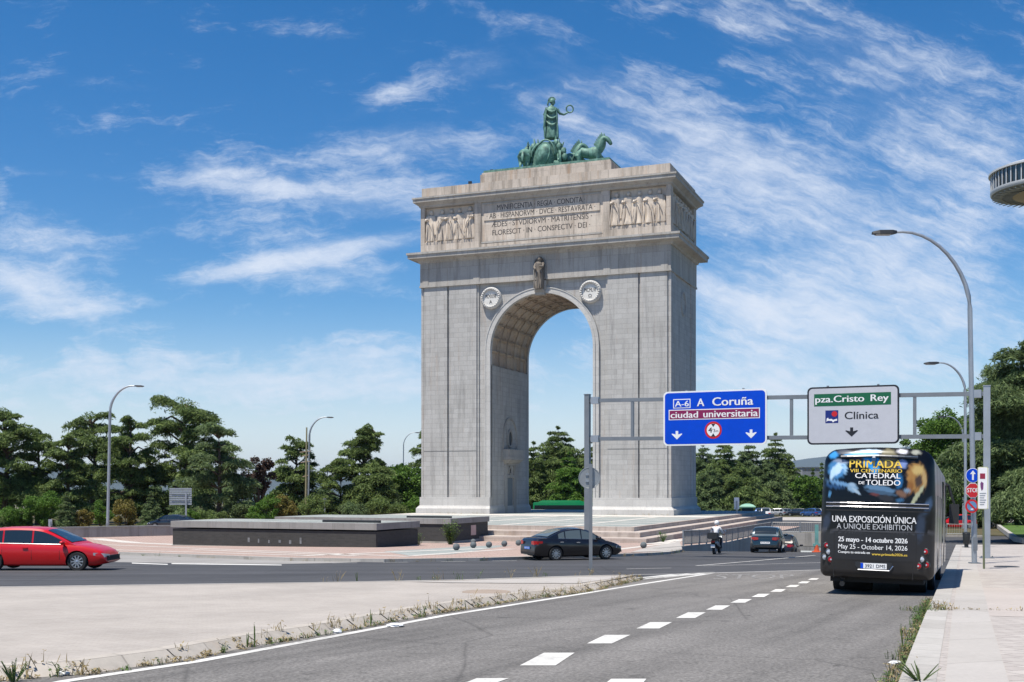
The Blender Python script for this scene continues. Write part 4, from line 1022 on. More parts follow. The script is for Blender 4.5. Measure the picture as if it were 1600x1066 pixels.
flat(rect(f1, rel1(172, 212), rel1(692, 272)), -.037, M_WHITE, S1, 'band_edge'); flat(rect(f1, rel1(177, 217), rel1(687, 267)), -.042, M_SCRIM, S1, 'band')
fit('ciudad', f1, *rel1(184, 224), *rel1(342, 261), -.0475, M_WHITE, S1, .03); fit('universitaria', f1, *rel1(374, 224), *rel1(680, 261), -.0475, M_WHITE, S1, .03)
def disc(c, r, y, mat, parent, name, n=32): return flat([(c[0]+r*math.cos(2*math.pi*k/n), c[1]+r*math.sin(2*math.pi*k/n)) for k in range(n)], y, mat, parent, name)
c = f1(*rel1(430, 335)); disc(c, .41, -.037, M_SRED, S1, 'ring'); disc(c, .31, -.042, M_WHITE, S1, 'disc')
for s in (1, -1): flat([(c[0]-.1, c[1]+s*.3), (c[0]+.1, c[1]+s*.3), (c[0], c[1]+s*.15)], -.047, M_SBLACK, S1, 'triangle')
lettering('4', c[0]-.23, c[0]-.06, c[1]-.12, c[1]+.13, -.0475, M_SBLACK, S1, .03); lettering("'3", c[0]-.03, c[0]+.09, c[1]-.1, c[1]+.06, -.0475, M_SBLACK, S1, .02); lettering('m', c[0]+.12, c[0]+.24, c[1]-.1, c[1]-.02, -.0475, M_SBLACK, S1, .02)
for x in (220, 643): down_arrow(f1(*rel1(x, 361)), .53, .41, -.037, M_WHITE, S1)
S2, f2 = panel('direction_sign', 'pale grey overhead direction sign for pza. Cristo Rey with a green band and black border', 1262.5, 1405.5, 604, 694.5, M_SBLACK, M_SIGNGREY)
m = MB()
def rel2(x, y): return ((x-955)/520, (y-92)/320)
flat(rect(f2, rel2(995, 131), rel2(1430, 199)), -.037, M_SGREEN, S2, 'band')
fit('pza.Cristo', f2, *rel2(1003, 142), *rel2(1280, 190), -.0475, M_WHITE, S2, .025); fit('Rey', f2, *rel2(1318, 142), *rel2(1416, 190), -.0475, M_WHITE, S2, .025)
flat(rect(f2, rel2(1060, 223), rel2(1134, 293)), -.037, M_NAVY, S2, 'logo'); c = f2(*rel2(1112, 243)); disc(c, .125, -.042, M_SRED, S2, 'logo_dot')
flat([f2(*rel2(*q)) for q in ((1066, 286), (1068, 268), (1076, 263), (1080, 272), (1096, 270), (1104, 276), (1127, 270), (1128, 281), (1112, 283), (1104, 291), (1098, 282), (1074, 280))], -.042, M_WHITE, S2, 'logo_script')
fit('Clínica', f2, *rel2(1171, 233), *rel2(1361, 274), -.0415, M_SBLACK, S2, .02)
down_arrow(f2(*rel2(1210, 345)), .56, .42, -.037, M_SBLACK, S2)

# ------------------------------------------------------------------ street lamps
def lamp(label, x, y, zb_, ztop, reach, side, r0=.11, lean=0.0, group='curved-arm street lamps', bin_=False):
    H = ztop-zb_; t = thing('street_lamp', label, 'street lamp', (x, y, zb_), 0, group)
    bend = min(H*.32, reach*1.0)
    pts = [(0, 0, 0), (lean*.5, 0, (H-bend)*.5), (lean, 0, H-bend)]
    for k in range(1, 11):
        a = math.pi/2*k/10; pts.append((lean+side*(reach*.88)*(1-math.cos(a))**.9, 0, H-bend+bend*math.sin(a)))
    pts.append((lean+side*reach, 0, H-.02))
    n = len(pts); m = MB(); m.tube(pts, [r0*(1-.58*i/(n-1)) for i in range(n)], 10); m.build('pole', M_GALV, t, 50)
    m = MB(); m.box(-.17, .17, -.17, .17, 0, .05); m.box(-.005-r0*.7, r0*.7, -r0-.03, -r0*.6, .5, 1.0); m.build('base', M_GALVD, t)
    hx = lean+side*reach; m = MB()
    ring = lambda q, w, h0, h1: [(q, -w, H+h0), (q, w, H+h0), (q, w*.7, H+h1), (q, -w*.7, H+h1)]
    m.ring([ring(hx-side*.12, .07, -.06, .04), ring(hx+side*.05, .15, -.09, .06), ring(hx+side*.55, .17, -.10, .05), ring(hx+side*.8, .1, -.08, .0)]); hd = m.build('lamp_head', M_DARK, t)
    m = MB(); m.box(min(hx+side*.12, hx+side*.68), max(hx+side*.12, hx+side*.68), -.11, .11, H-.125, H-.1); m.build('lens', M_LAMPGL, hd)
    return t
def lamp_px(label, px, Y, pyb, pyt, pxhead, lean_px=0, off=.15, **k):
    zb_ = g(Y)+off if pyb is None else zpx(pyb, Y)
    x = at(px, Y); return lamp(label, x, Y, zb_, zpx(pyt, Y), abs(at(pxhead, Y)-x-lean_px/FPX*Y), 1 if pxhead > px else -1, lean=lean_px/FPX*Y, **k)
lamp_px('tall curved street lamp carrying three traffic signs on its pole beside the coach', 1522.5, 43.6, None, 362.5, 1396, -7, r0=.10)
lamp_px('curved street lamp with a dark litter bin on its pole, behind the tallest one', 1509, 72, None, 567, 1464, -1, r0=.095)
lamp_px('smaller far street lamp arching before the leafy tree, upper of the two', 1505.5, 124, None, 651, 1477, -1, r0=.12)
lamp_px('smallest far street lamp arching just under the gantry beam', 1505, 165, None, 685, 1484, 0, r0=.12)
lamp_px('curved street lamp rising behind the low parapet at the far left', 168, 113, None, 603, 212, 4, off=.0, r0=.15)
lamp_px('curved street lamp beside a wooden pole behind the dark basin', 481.5, 157, None, 652, 512, 2, off=0, r0=.15)
lamp_px('thin far street lamp bending towards the left pier of the arch', 629.5, 204, None, 676, 650, 1, off=0, r0=.10)
bx_, by_ = at(1510, 71.3), 71.3; bz = g(by_)+.15
b = thing('litter_bin', 'dark grey litter bin strapped to the second lamp post', 'litter bin', (bx_, by_, bz), 0)
m = MB(); m.lathe([(.12, 0), (.12, .2), (.14, .22), (.2, .3), (.23, .9), (.22, .95), (.2, .95), (.18, .4)], 14); m.build('bucket', plain('dark bin plastic', (.02, .024, .024), .6), b, 40)
m = MB(); m.lathe([(.235, .86), (.245, .88), (.235, .9)], 14); m.build('rim', M_DARK, b)
# round sign seen from behind on the island tip
sp_ = P(923, 898, h=HI); t = thing('road_sign', 'round road sign seen from behind on a thin pole at the island tip', 'road sign', (sp_.x, sp_.y, g(sp_.y)+HI), 0)
m = MB(); m.box(-.05, .05, -.03, .03, 0, 3.35); m.build('pole', M_GALVD, t)
m = MB(); T = Matrix.Translation((-.035, .05, 2.92)) @ Matrix.Rotation(R(90), 4, 'X'); m.lathe([(.33, -.012), (.33, .012), (.31, .014), (.30, .004), (0, .004)], 32, T, cap=False); dd = m.build('disc', plain('bare aluminium sign back', (.30, .32, .33), .5, .4), t)
m = MB(); m.box(-.16, .05, .02, .035, 2.8, 2.86); m.box(-.16, .05, .02, .035, 3.0, 3.06); m.build('clamp', M_GALV, t)
# signs on the tall lamp
lx, ly = at(1521, 43.4), 43.28
def small_sign(name, label, px, py, fill):
    r = thing(name, label, 'road sign', (at(px, ly), ly, zpx(py, ly)), R(4)); fill(r)
    m = MB(); m.box(-.04, .04, .0, .16, -.05, .05); m.build('clamp', M_GALVD, r); return r
def f_arrow(r):
    disc((0, 0), .275, 0, M_WHITE, r, 'rim'); disc((0, 0), .255, -.005, M_SBLUE, r, 'disc')
    flat([(-.035, -.17), (.035, -.17), (.035, .05), (.11, .05), (0, .19), (-.11, .05), (-.035, .05)], -.010, M_WHITE, r, 'arrow')
def f_stop(r):
    o = lambda q: [(q*math.cos(R(22.5+45*k)), q*math.sin(R(22.5+45*k))) for k in range(8)]
    flat(o(.295), 0, M_WHITE, r, 'rim'); flat(o(.275), -.005, M_SRED, r, 'face'); lettering('STOP', -.22, .22, -.07, .09, -.0105, M_WHITE, r, .03)
def f_nopark(r):
    disc((0, 0), .26, 0, M_SRED, r, 'rim'); disc((0, 0), .185, -.005, plain('faded blue sign face', (.12, .27, .46), .5), r, 'disc')
    flat([(-.16, .11), (-.11, .16), (.16, -.11), (.11, -.16)], -.010, M_SRED, r, 'slash'); flat([(-.05, -.14), (.05, -.14), (.05, -.09), (-.05, -.09)], -.010, M_WHITE, r, 'sticker')
small_sign('road_sign', 'round blue road sign with a white up arrow, topmost on the tall lamp post', 1520, 743, f_arrow)
small_sign('stop_sign', 'red octagonal stop sign between two round signs on the lamp post', 1520, 766.5, f_stop)
small_sign('road_sign', 'faded round red and blue no-parking sign, lowest on the lamp post', 1518.5, 791, f_nopark)
# bus stop post with its timetable case
bp = P(1537.5, 889, h=.15); t = thing('bus_stop_post', 'slim olive bus stop post with a white information case', 'bus stop', (bp.x, bp.y, g(bp.y)+.15), R(-20))
M_OL = plain('olive green paint', (.13, .15, .085), .5); M_YG = plain('yellow green edge', (.50, .52, .26), .5)
m = MB(); m.tube([(0, 0, 0), (-.04, 0, 3.25)], .035, 8); m.build('pole', M_OL, t)
m = MB(); m.prism(rrect(-.2, .12, 2.0, 3.42, .05), -.13, .06, 'y'); cs = m.build('case', M_YG, t)
flat(rrect(-.185, .10, 2.02, 3.4, .04), -.131, M_WHITE, cs, 'poster'); m = MB(); m.box(.1205, .135, -.13, .16, 2.02, 3.38); m.build('side_panel', M_WHITE, cs)
flat(rect(lambda a, b: (a, b), (-.13, 3.2), (.03, 3.02)), -.136, plain('dark red print', (.28, .02, .05), .5), cs, 'route_number'); flat([(-.09, 2.93), (-.02, 2.88), (-.03, 2.68), (-.08, 2.62), (-.11, 2.72), (-.12, 2.86)], -.136, plain('purple print', (.16, .05, .16), .5), cs, 'map_print')
for k in range(6): flat(rect(lambda a, b: (a, b), (-.14, 2.55-k*.075), (.06-.03*(k % 3), 2.52-k*.075)), -.136, M_GALV, cs, 'timetable_line')
# far signs and posts on the left
def sign_back(label, px, Y, py0, py1, w, pxpole, mat, slats=True, off=0.0, group=None):
    r = thing('road_sign', label, 'road sign', (at(px, Y), Y, g(Y)+off), 0, group); z0, z1 = zpx(py1, Y)-g(Y)-off, zpx(py0, Y)-g(Y)-off; w = w/FPX*Y/2
    m = MB()
    if slats:
        n = 8
        for k in range(n): m.box(-w, w, 0, .03, z0+(z1-z0)*k/n, z0+(z1-z0)*(k+.78)/n)
    else: m.prism(rrect(-w, w, z0, z1, min(w, z1-z0)*.2), 0, .03, 'y')
    m.build('panel', mat, r); dxp = at(pxpole, Y)-at(px, Y)
    m = MB(); m.box(dxp-.08, dxp+.08, -.14, -.02, 0, z0+(z1-z0)*.7)
    if slats: m.box(-w*.8, w*.8, -.08, -.001, z0+(z1-z0)*.62, z0+(z1-z0)*.72); m.box(-w*.8, w*.8, -.08, -.001, z0+(z1-z0)*.25, z0+(z1-z0)*.33)
    m.build('pole', M_GALV, r); return r
sign_back('slatted grey back of a large road sign among the trees', 282, 122, 762, 789, 35, 291, M_GALV)
sign_back('small blank grey sign on a short post behind the red car', 78.5, 113, 811.5, 822.5, 6, 78.5, M_GALV, False)
sign_back('small blank sign on a post among the trees right of the wooden pole', 507.5, 150, 779, 786, 5, 507.5, M_GALVD, False)
sign_back('white framed sign panel at the end of the platform steps', 1151, 140, 777.5, 796, 8, 1151, M_WHITE, False)
Y = 155; m = MB(); x = at(477.5, Y); m.tube([(x, Y, g(Y)), (x+.15, Y, zpx(668, Y))], [.16, .1], 8); r = m.build('wooden_pole', plain('weathered pole wood', (.24, .22, .13), .9))
tag(r, 'weathered wooden pole with short crossbars next to a street lamp', 'pole')
m = MB()
for py, dx_ in ((706, 10), (712, 6), (722, 8), (744, 5)): m.tube([(x-dx_*.08, Y, zpx(py+1, Y)), (x+dx_*.07, Y, zpx(py-1, Y))], .06, 6)
cb = m.build('crossbar', plain('rusty crossbar', (.32, .25, .19), .8)); cb.parent = r
# stone bollards on the plaza kerb
bm_ = MB(); bm_.ball((0, 0, .2), .2, n=20, m=14); bm_.lathe([(.09, -.01), (.08, .03)], 12); bmesh_ = bm_.mesh('stone_bollard', stone('bollard granite', (.10, .12, .13), (.16, .18, .19), (4, 4), 0, .3), 60)
for i, (px, py, lab) in enumerate(((713, 860.2, 'stone ball bollard nearest the dark basin, leftmost of the row'), (739.5, 856.6, 'stone ball bollard in front of the one half hidden behind it'), (739.5, 850.8, 'stone ball bollard half hidden directly behind another one'), (764, 856, 'third stone ball bollard along the kerb, left of the middle'), (788, 854.3, 'stone ball bollard second from the dark saloon car'), (810, 852.8, 'stone ball bollard closest to the tail of the dark saloon car'), (1005.5, 857, 'lone stone ball bollard at the corner of the platform steps'))):
    p = P(px, py, h=.13); o = bpy.data.objects.new('stone_bollard', bmesh_); link(o); o.location = (p.x, p.y, g(p.y)+.13); o.rotation_euler[2] = i*1.3; tag(o, lab, 'bollard', 'stone ball bollards on the plaza')
# teal post with an orange base by the coach
p = P(1276, 863); t = thing('barrier_post', 'teal and white post with an orange foot beside the coach', 'post', (p.x, p.y, g(p.y)), 0); hgt = 43*p.y/FPX
m = MB(); m.box(-.09, .09, -.07, .07, .3, hgt); m.box(-.2, .2, -.08, .08, .35, .5); m.build('post', plain('teal paint', (.16, .36, .33), .5, var=.4, scale=2), t)
m = MB(); m.lathe([(.28, 0), (.28, .05), (.16, .07), (.1, .42)], 12); m.build('foot', plain('orange plastic', (.55, .09, .03), .5), t)
# kiosk with a green roof and the roof of a green bus behind
Y = 160; t = thing('kiosk', 'small green kiosk with a pale green domed roof beyond the steps', 'kiosk', (at(1168, Y), Y, g(Y)), -.2); t.scale = (.5, .5, 1.0)
M_KG = plain('kiosk green', (.02, .16, .11), .5); m = MB(); m.box(-1.6, 1.6, -1.3, 1.3, 0, 1.9)
kb = m.build('wall', M_KG, t); m = MB(); m.box(-1.62, 1.62, -1.32, 1.32, .95, 1.75); m.build('window', M_GLASS, t)
m = MB(); m.ring([[(s*a, s*b, z) for a, b in ((-2.2, -1.8), (2.2, -1.8), (2.2, 1.8), (-2.2, 1.8))] for s, z in ((1, 1.9), (1.02, 2.05), (.7, 2.3), (.25, 2.45))]); m.build('roof', plain('pale green roof', (.22, .42, .32), .5), t)
Y = 190; t = thing('green_bus', 'green city bus seen through the arch opening, only its roof showing', 'bus', (at(884, Y), Y, g(Y)), 0)
M_BG = carpaint('bright green bus paint', (.01, .33, .12)); m = MB(); m.prism(rrect(-5.4, 4.6, .35, 2.55, .3), -1.25, 1.25, 'y'); m.build('body', M_BG, t); m = MB(); m.box(-5.2, 4.4, -1.265, 1.265, 1.35, 2.05); m.build('window', M_GLASS, t); m = MB(); m.prism([(-4.6, 2.55), (3.2, 2.55), (2.2, 2.85), (-3.9, 2.85)], -.9, .9, 'y'); m.build('roof_pod', M_BG, t)
for x in (-3.6, 2.6):
    m = MB(); m.lathe([(.2, -1.2), (.5, -1.2), (.5, 1.2), (.2, 1.2)], 18, Matrix.Translation((x, 0, .5)) @ Matrix.Rotation(R(90), 4, 'X')); m.build('wheel', M_BLACK, t)
# observation tower deck at the right edge
Y = 210; sc = Y/FPX; t = thing('observation_tower', 'round observation deck of a tall tower at the right edge of the sky', 'tower', (at(1640, Y), Y, g(Y)), R(8)); zb_ = zpx(301, Y)-g(Y); RR = 86*sc
m = MB(); m.lathe([(RR*.98, zb_), (RR*1.0, zb_+.25), (RR*1.0, zb_+.75)], 72, cap=False); m.lathe([(RR*.99, zb_+3.6), (RR*1.03, zb_+3.65), (RR*1.03, zb_+4.0), (RR*.9, zb_+4.5), (RR*.5, zb_+5.0), (0, zb_+5.1)], 72, cap=False)
M_TW = plain('white tower steel', (.52, .53, .54), .45, .1); m.build('deck_rim', M_TW, t, 40)
m = MB(); m.lathe([(RR*.97, zb_+.7), (RR*.985, zb_+3.65)], 72, cap=False); m.build('window_band', M_GLASS, t, 40)
m = MB()
for k in range(60):
    a = 2*math.pi*k/60; m.box(-.07, .07, -.09, .09, zb_+.7, zb_+3.7, Matrix.Rotation(a, 4, 'Z') @ Matrix.Translation((RR*.99, 0, 0)))
m.build('mullions', M_TW, t)
m = MB(); m.lathe([(RR*.98, zb_), (RR*.84, zb_-.35), (RR*.8, zb_-.38)], 72, cap=False); m.build('soffit_rim', M_GALVD, t, 40)
m = MB(); m.lathe([(RR*.8, zb_-.36), (RR*.6, zb_-.1)], 72, cap=False); m.build('soffit_recess', M_DARK, t)
m = MB()
for k in range(48):
    a = 2*math.pi*k/48; m.box(RR*.6, RR*.97, -.1, .1, zb_-.42, zb_-.3, Matrix.Rotation(a, 4, 'Z'))
m.build('soffit_ribs', M_GALV, t)
m = MB(); m.lathe([(RR*.62, zb_-.35), (RR*.6, zb_-.5), (RR*.2, zb_-1.2), (1.6, zb_-1.4)], 60, cap=False); m.build('soffit_cone', plain('tan soffit panels', (.36, .30, .22), .6), t, 50)
m = MB(); m.lathe([(1.7, 0), (1.7, zb_-1.0)], 24); m.build('shaft', M_TW, t, 50)
# ------------------------------------------------------------------ cars
def lerp_line(pts, x):
    if x <= pts[0][0]: return pts[0][1]
    for (a, b), (c, d) in zip(pts, pts[1:]):
        if x <= c: return b+(d-b)*(x-a)/(c-a)
    return pts[-1][1]
def smooth_line(pts, n=6):
    q = catmull([(a, b, 0) for a, b in pts], n); return [(v.x, v.y) for v in q]
TYRE_CACHE = {}
def wheel_mesh(r, w, spokes):
    k = (round(r, 3), spokes)
    if k in TYRE_CACHE: return TYRE_CACHE[k]
    T = Matrix.Rotation(R(90), 4, 'X')
    m = MB(); m.lathe([(r*.66, -w*.5), (r*.92, -w*.5), (r, -w*.36), (r, w*.36), (r*.92, w*.5), (r*.66, w*.5), (r*.62, w*.3), (r*.62, -w*.3), (r*.66, -w*.5)], 30, T, cap=False)
    ty = m.mesh('wheel', M_BLACK, 40)
    m = MB(); m.lathe([(r*.68, -w*.47), (r*.68, w*.47), (r*.63, w*.47), (r*.60, w*.25), (r*.60, -w*.25), (r*.63, -w*.47), (r*.68, -w*.47)], 30, T, cap=False)
    for sgn in (-1, 1):
        m.lathe([(r*.15, sgn*w*.46), (r*.13, sgn*w*.48), (0, sgn*w*.49)], 12, T, cap=False)
        for i in range(spokes):
            a = 2*math.pi*i/spokes
            m.ring([[(r*q*math.cos(a)-s*wd*math.sin(a), sgn*w*yy, r*q*math.sin(a)+s*wd*math.cos(a)) for s, yy in ((-1, .44), (1, .44), (1, .34), (-1, .34))] for q, wd in ((.1, r*.075), (.4, r*.06), (.66, r*.085))])
    rim = m.mesh('rim', M_RIM, 40)
    m = MB(); m.lathe([(r*.6, -w*.15), (r*.6, w*.15), (0, w*.15)], 20, T, cap=False); 
    TYRE_CACHE[k] = (ty, rim, m.mesh('brake_disc', M_DARK)); return TYRE_CACHE[k]
def car(name, label, cat, x, y, heading, L_, Wd, H, deck, roof, wheels, paint, zb=.2, belt=None, glass_m=None, side=None, pillars=(), wr=.33, wlo=None, roofw=.76, spokes=10, plate=None, plate_mat=None, rearlamp='mid', pitch=0.0, zoff=0.0, detail=True, group=None):
    """deck: (x, z) line of bumper-bonnet-boot tops from tail to nose; roof: (x, z) line of the glasshouse; belt: (x, z) waist line under the side windows"""
    glass_m = glass_m or M_GLASS; belt = belt or deck; hw = Wd/2
    t = thing(name, label, cat, (x, y, g(y)+zoff), heading, group)
    t.rotation_euler = (0, pitch, heading)
    def plan(q):
        e = abs((q-L_/2)/(L_/2)); return hw*(1-.16*max(0, e-.55)**1.6/(.45**1.6))
    deckS = smooth_line(deck, 5)
    xs = sorted(set([0, .03, .09, .2, .4]+[L_*i/26 for i in range(2, 26)]+[L_-.4, L_-.2, L_-.09, L_-.03, L_]))
    rings = []
    for q in xs:
        e = min(q, L_-q); k = 1-.10*max(0, 1-e/.22)**2; w = plan(q)*k; zt = lerp_line(deckS, q); z0 = zb+.12*max(0, 1-e/.3); zt -= .05*max(0, 1-e/.1)
        zm = z0+(zt-z0)*.52
        half = [(.86, z0), (.95, z0+.05), (.985, z0+(zm-z0)*.45), (1.0, zm), (1.0, zm+(zt-zm)*.45), (.975, zm+(zt-zm)*.72), (.93, zt-.015), (.80, zt+.008), (.4, zt+.022)]
        rings.append([(q-L_/2, -a*w, z) for a, z in half]+[(q-L_/2, 0, zt+.026)]+[(q-L_/2, a*w, z) for a, z in half[::-1]])
    m = MB(); m.ring(rings); body = m.build('body', [paint, M_BLACK], t)
    # wheel wells
    cut = MB()
    for wx in wheels: cut.lathe([(wr*1.17, -hw-.3), (wr*1.17, hw+.3)], 28, Matrix.Translation((wx-L_/2, 0, wr*.98)) @ Matrix.Rotation(R(90), 4, 'X'))
    co = cut.build('cut', M_BLACK); bo = body.modifiers.new('b', 'BOOLEAN'); bo.operation = 'DIFFERENCE'; bo.object = co; bo.solver = 'EXACT'
    co.parent = t; bake(body); bpy.data.objects.remove(co); sharp(body.data, 40)
    m = MB(); m.box(-L_/2+.5, L_/2-.5, -hw+.24, hw-.24, zb-.02, .62); m.build('underbody', M_BLACK, t)
    # glasshouse
    rf = smooth_line(roof, 6); zr = max(z for _, z in rf); rings = []
    wb = lambda q: plan(q)*.93
    def wz(q, z):
        zb_ = lerp_line(belt, q); k = max(0, min(1, (z-zb_)/(zr-zb_+1e-6))); return wb(q)*(1-k)+hw*roofw*k
    def rim_w(q, z): return max(.02, wz(q, z))
    for q, z in rf:
        zb_ = min(lerp_line(belt, q), z); w1 = wb(q); w2 = rim_w(q, z)
        rr_ = [(q-L_/2, -w1, zb_-.06), (q-L_/2, -(w1+(w2-w1)*.86), zb_+(z-zb_)*.86), (q-L_/2, -w2*.93, z-.012), (q-L_/2, -w2*.5, z+.022*min(1, (z-zb_)*2)), (q-L_/2, 0, z+.03*min(1, (z-zb_)*2))]
        rings.append(rr_+[(a, -b, c_) for a, b, c_ in rr_[::-1][1:]])
    m = MB(); m.ring(rings, True); cab = m.build('roof', paint, t, 32)
    def side_pane(xa, xb, sgn, nm='side_window', mat=None):
        m = MB(); n = 8; lo, hi = [], []
        for i in range(n+1):
            q = xa+(xb-xa)*i/n; z1 = lerp_line(rf, q)-.075; z0 = lerp_line(belt, q)+.03; z1 = max(z1, z0+.005)
            for z, L2 in ((z0, lo), (z1, hi)):
                zb_ = min(lerp_line(belt, q), lerp_line(rf, q)); zt_ = lerp_line(rf, q); w1 = wb(q); w2 = rim_w(q, zt_); k = (z-zb_+.06)/(zt_-zb_+.06) if zt_ > zb_ else 0
                wv_ = w1+(w2-w1)*.86*min(1, (z-(zb_-.06))/(.86*(zt_-zb_)+.06)) if zt_ > zb_ else w1
                L2.append((q-L_/2, sgn*(wv_+.006), z))
        m.add(lo+hi, [(i, i+1, n+2+i, n+1+i) for i in range(n)]); return m.build(nm, mat or glass_m, t)
    if side:
        cuts = [side[0]]+[c_ for c_ in pillars]+[side[1]]
        for sgn in (-1, 1):
            for a, b in zip(cuts, cuts[1:]): side_pane(a+.03, b-.03, sgn)
    def cross_pane(za, zb2, front, nm):
        pts = [(q, z) for q, z in rf if za <= z <= zb2 and ((q > roof[len(roof)//2][0]) == front)]
        if len(pts) < 2: return
        m = MB(); vs = []
        for q, z in pts:
            w2 = rim_w(q, z)*.93; o = .012 if front else -.012
            for a in (-.90, -.5, 0, .5, .90): vs.append((q-L_/2+o, a*w2, z+.012+(.022 if abs(a) < .7 else 0)*min(1, (z-min(lerp_line(belt, q), z))*2)+(.008 if a == 0 else 0)))
        m.add(vs, [(5*i+j, 5*i+j+1, 5*i+6+j, 5*i+5+j) for i in range(len(pts)-1) for j in range(4)]); m.build(nm, glass_m, t, 60)
    zf = lerp_line(belt, roof[-1][0]); cross_pane(zf+.07, zr-.07, True, 'windscreen'); zq = lerp_line(belt, roof[0][0]); cross_pane(zq+.07, zr-.06, False, 'rear_window')
    ty, rim, bd = wheel_mesh(wr, .22, spokes)
    for wx in wheels:
        for sgn in (-1, 1):
            w = bpy.data.objects.new('wheel', ty); link(w, t); w.location = (wx-L_/2, sgn*(hw-.125), wr); r_ = bpy.data.objects.new('rim', rim); link(r_, w); d_ = bpy.data.objects.new('brake_disc', bd); link(d_, w)
    if not detail: return t
    for sgn in (-1, 1):
        zl = lerp_line(deckS, .12)-.16
        m = MB(); w0 = plan(.05)*.93
        m.ring([[(-L_/2-.012, sgn*w0*.55, zl-.07), (-L_/2-.012, sgn*w0*.55, zl+.07)], [(-L_/2-.004, sgn*w0*.88, zl-.09), (-L_/2-.004, sgn*w0*.88, zl+.09)], [(-L_/2+.10, sgn*(plan(.1)*.97+.01), zl-.08), (-L_/2+.10, sgn*(plan(.1)*.97+.01), zl+.08)], [(-L_/2+.34, sgn*(plan(.34)+.012), zl-.01), (-L_/2+.34, sgn*(plan(.34)+.012), zl+.075)]], False, False); m.build('tail_light', M_TAIL, t)
        zl = lerp_line(deckS, L_-.14)-.10; m = MB()
        m.ring([[(L_/2+.012, sgn*plan(L_)*.55, zl-.06), (L_/2+.012, sgn*plan(L_)*.55, zl+.03)], [(L_/2-.06, sgn*(plan(L_-.06)*.93+.01), zl-.07), (L_/2-.06, sgn*(plan(L_-.06)*.93+.01), zl+.07)], [(L_/2-.42, sgn*(plan(L_-.42)+.012), zl+.01), (L_/2-.42, sgn*(plan(L_-.42)+.012), zl+.10)]], False, False); m.build('headlight', M_LENS, t)
        mx = roof[-1][0]-.42; zb_ = lerp_line(belt, mx)
        m = MB(); m.ball((mx-L_/2, sgn*(wb(mx)+.15), zb_+.09), .09, .12, .075, 10, 8); m.box(mx-L_/2-.03, mx-L_/2+.03, min(sgn*wb(mx)*.96, sgn*(wb(mx)+.12)), max(sgn*wb(mx)*.96, sgn*(wb(mx)+.12)), zb_+.02, zb_+.06); m.build('mirror', paint, t, 50)
        if side:
            for q in [p-.22 for p in pillars[:2]]+[side[1]-1.15][:0]:
                z_ = lerp_line(belt, q)-.13; w_ = plan(q)*1.0; m = MB(); m.box(q-L_/2-.09, q-L_/2+.09, min(sgn*w_*.985, sgn*(w_+.03)), max(sgn*w_*.985, sgn*(w_+.03)), z_-.018, z_+.018); m.build('door_handle', M_CHROME if plate_mat else paint, t)
            m = MB()
            for q in pillars+(side[1]-.15,):
                w_ = plan(q); zt_ = lerp_line(belt, q); z0 = zb+.12; zm = zb+(lerp_line(deckS, q)-zb)*.52
                m.box(q-L_/2-.006, q-L_/2+.006, min(sgn*w_*.97, sgn*(w_+.0015)), max(sgn*w_*.97, sgn*(w_+.0015)), z0+.1, zm+(zt_-zm)*.45)
            m.build('door_gap', M_BLACK, t)
            m = MB(); pts = [(side[0]+(side[1]-side[0])*i/10, 0) for i in range(11)]
            m.tube([(q-L_/2, sgn*(wb(q)+.008), lerp_line(belt, q)+.018) for q, _ in pts], .007, 5); m.build('window_trim', M_CHROME, t)
    pz = lerp_line(deckS, .05)-.30 if rearlamp == 'mid' else .55
    m = MB(); m.box(-L_/2-.025, -L_/2-.012, -.26, .26, pz-.055, pz+.055); pl_ = m.build('number_plate', plate_mat or M_WHITE, t)
    vs, fs = text_mesh(plate or '7481 KBD', .01); lo, hi = vs.min(0), vs.max(0)
    mm_ = MB(); mm_.add([(-L_/2-.027, .23-(p[0]-lo[0])/(hi[0]-lo[0])*.46, pz-.035+(p[1]-lo[1])/(hi[1]-lo[1])*.07) for p in vs], fs); mm_.build('lettering', M_WHITE if plate_mat else M_SBLACK, pl_)
    m = MB(); m.box(-L_/2-.006, -L_/2+.08, -hw*.72, hw*.72, zb+.10, zb+.22); m.build('bumper_insert', M_BLACK, t)
    m = MB(); m.box(L_/2-.08, L_/2+.008, -hw*.66, hw*.66, zb+.16, zb+.34); m.build('grille', M_BLACK, t)
    return t
RED = carpaint('red car paint', (.52, .003, .006), .0, .35); BLK = carpaint('black brown car paint', (.010, .007, .007), .2); BLU = carpaint('dark petrol blue car paint', (.012, .035, .055), .3)
NAVY = carpaint('dark navy car paint', (.012, .018, .03), .3); WHT = carpaint('white car paint', (.62, .62, .62), .0); GRY = carpaint('grey car paint', (.16, .17, .18), .4); BL2 = carpaint('mid blue car paint', (.03, .09, .28), .3); BRN = carpaint('brown black car paint', (.016, .012, .011), .3)
HATCH = dict(deck=[(0, .60), (.06, .86), (.3, .98), (1.2, .99), (2.6, .965), (3.35, .94), (3.8, .87), (4.15, .74), (4.28, .6), (4.34, .45)], belt=[(0, .97), (1.2, .98), (2.6, .955), (3.4, .93), (4.4, .9)],
             roof=[(.06, .92), (.22, 1.22), (.48, 1.5), (1.0, 1.575), (1.8, 1.58), (2.35, 1.52), (2.9, 1.25), (3.42, .92)])
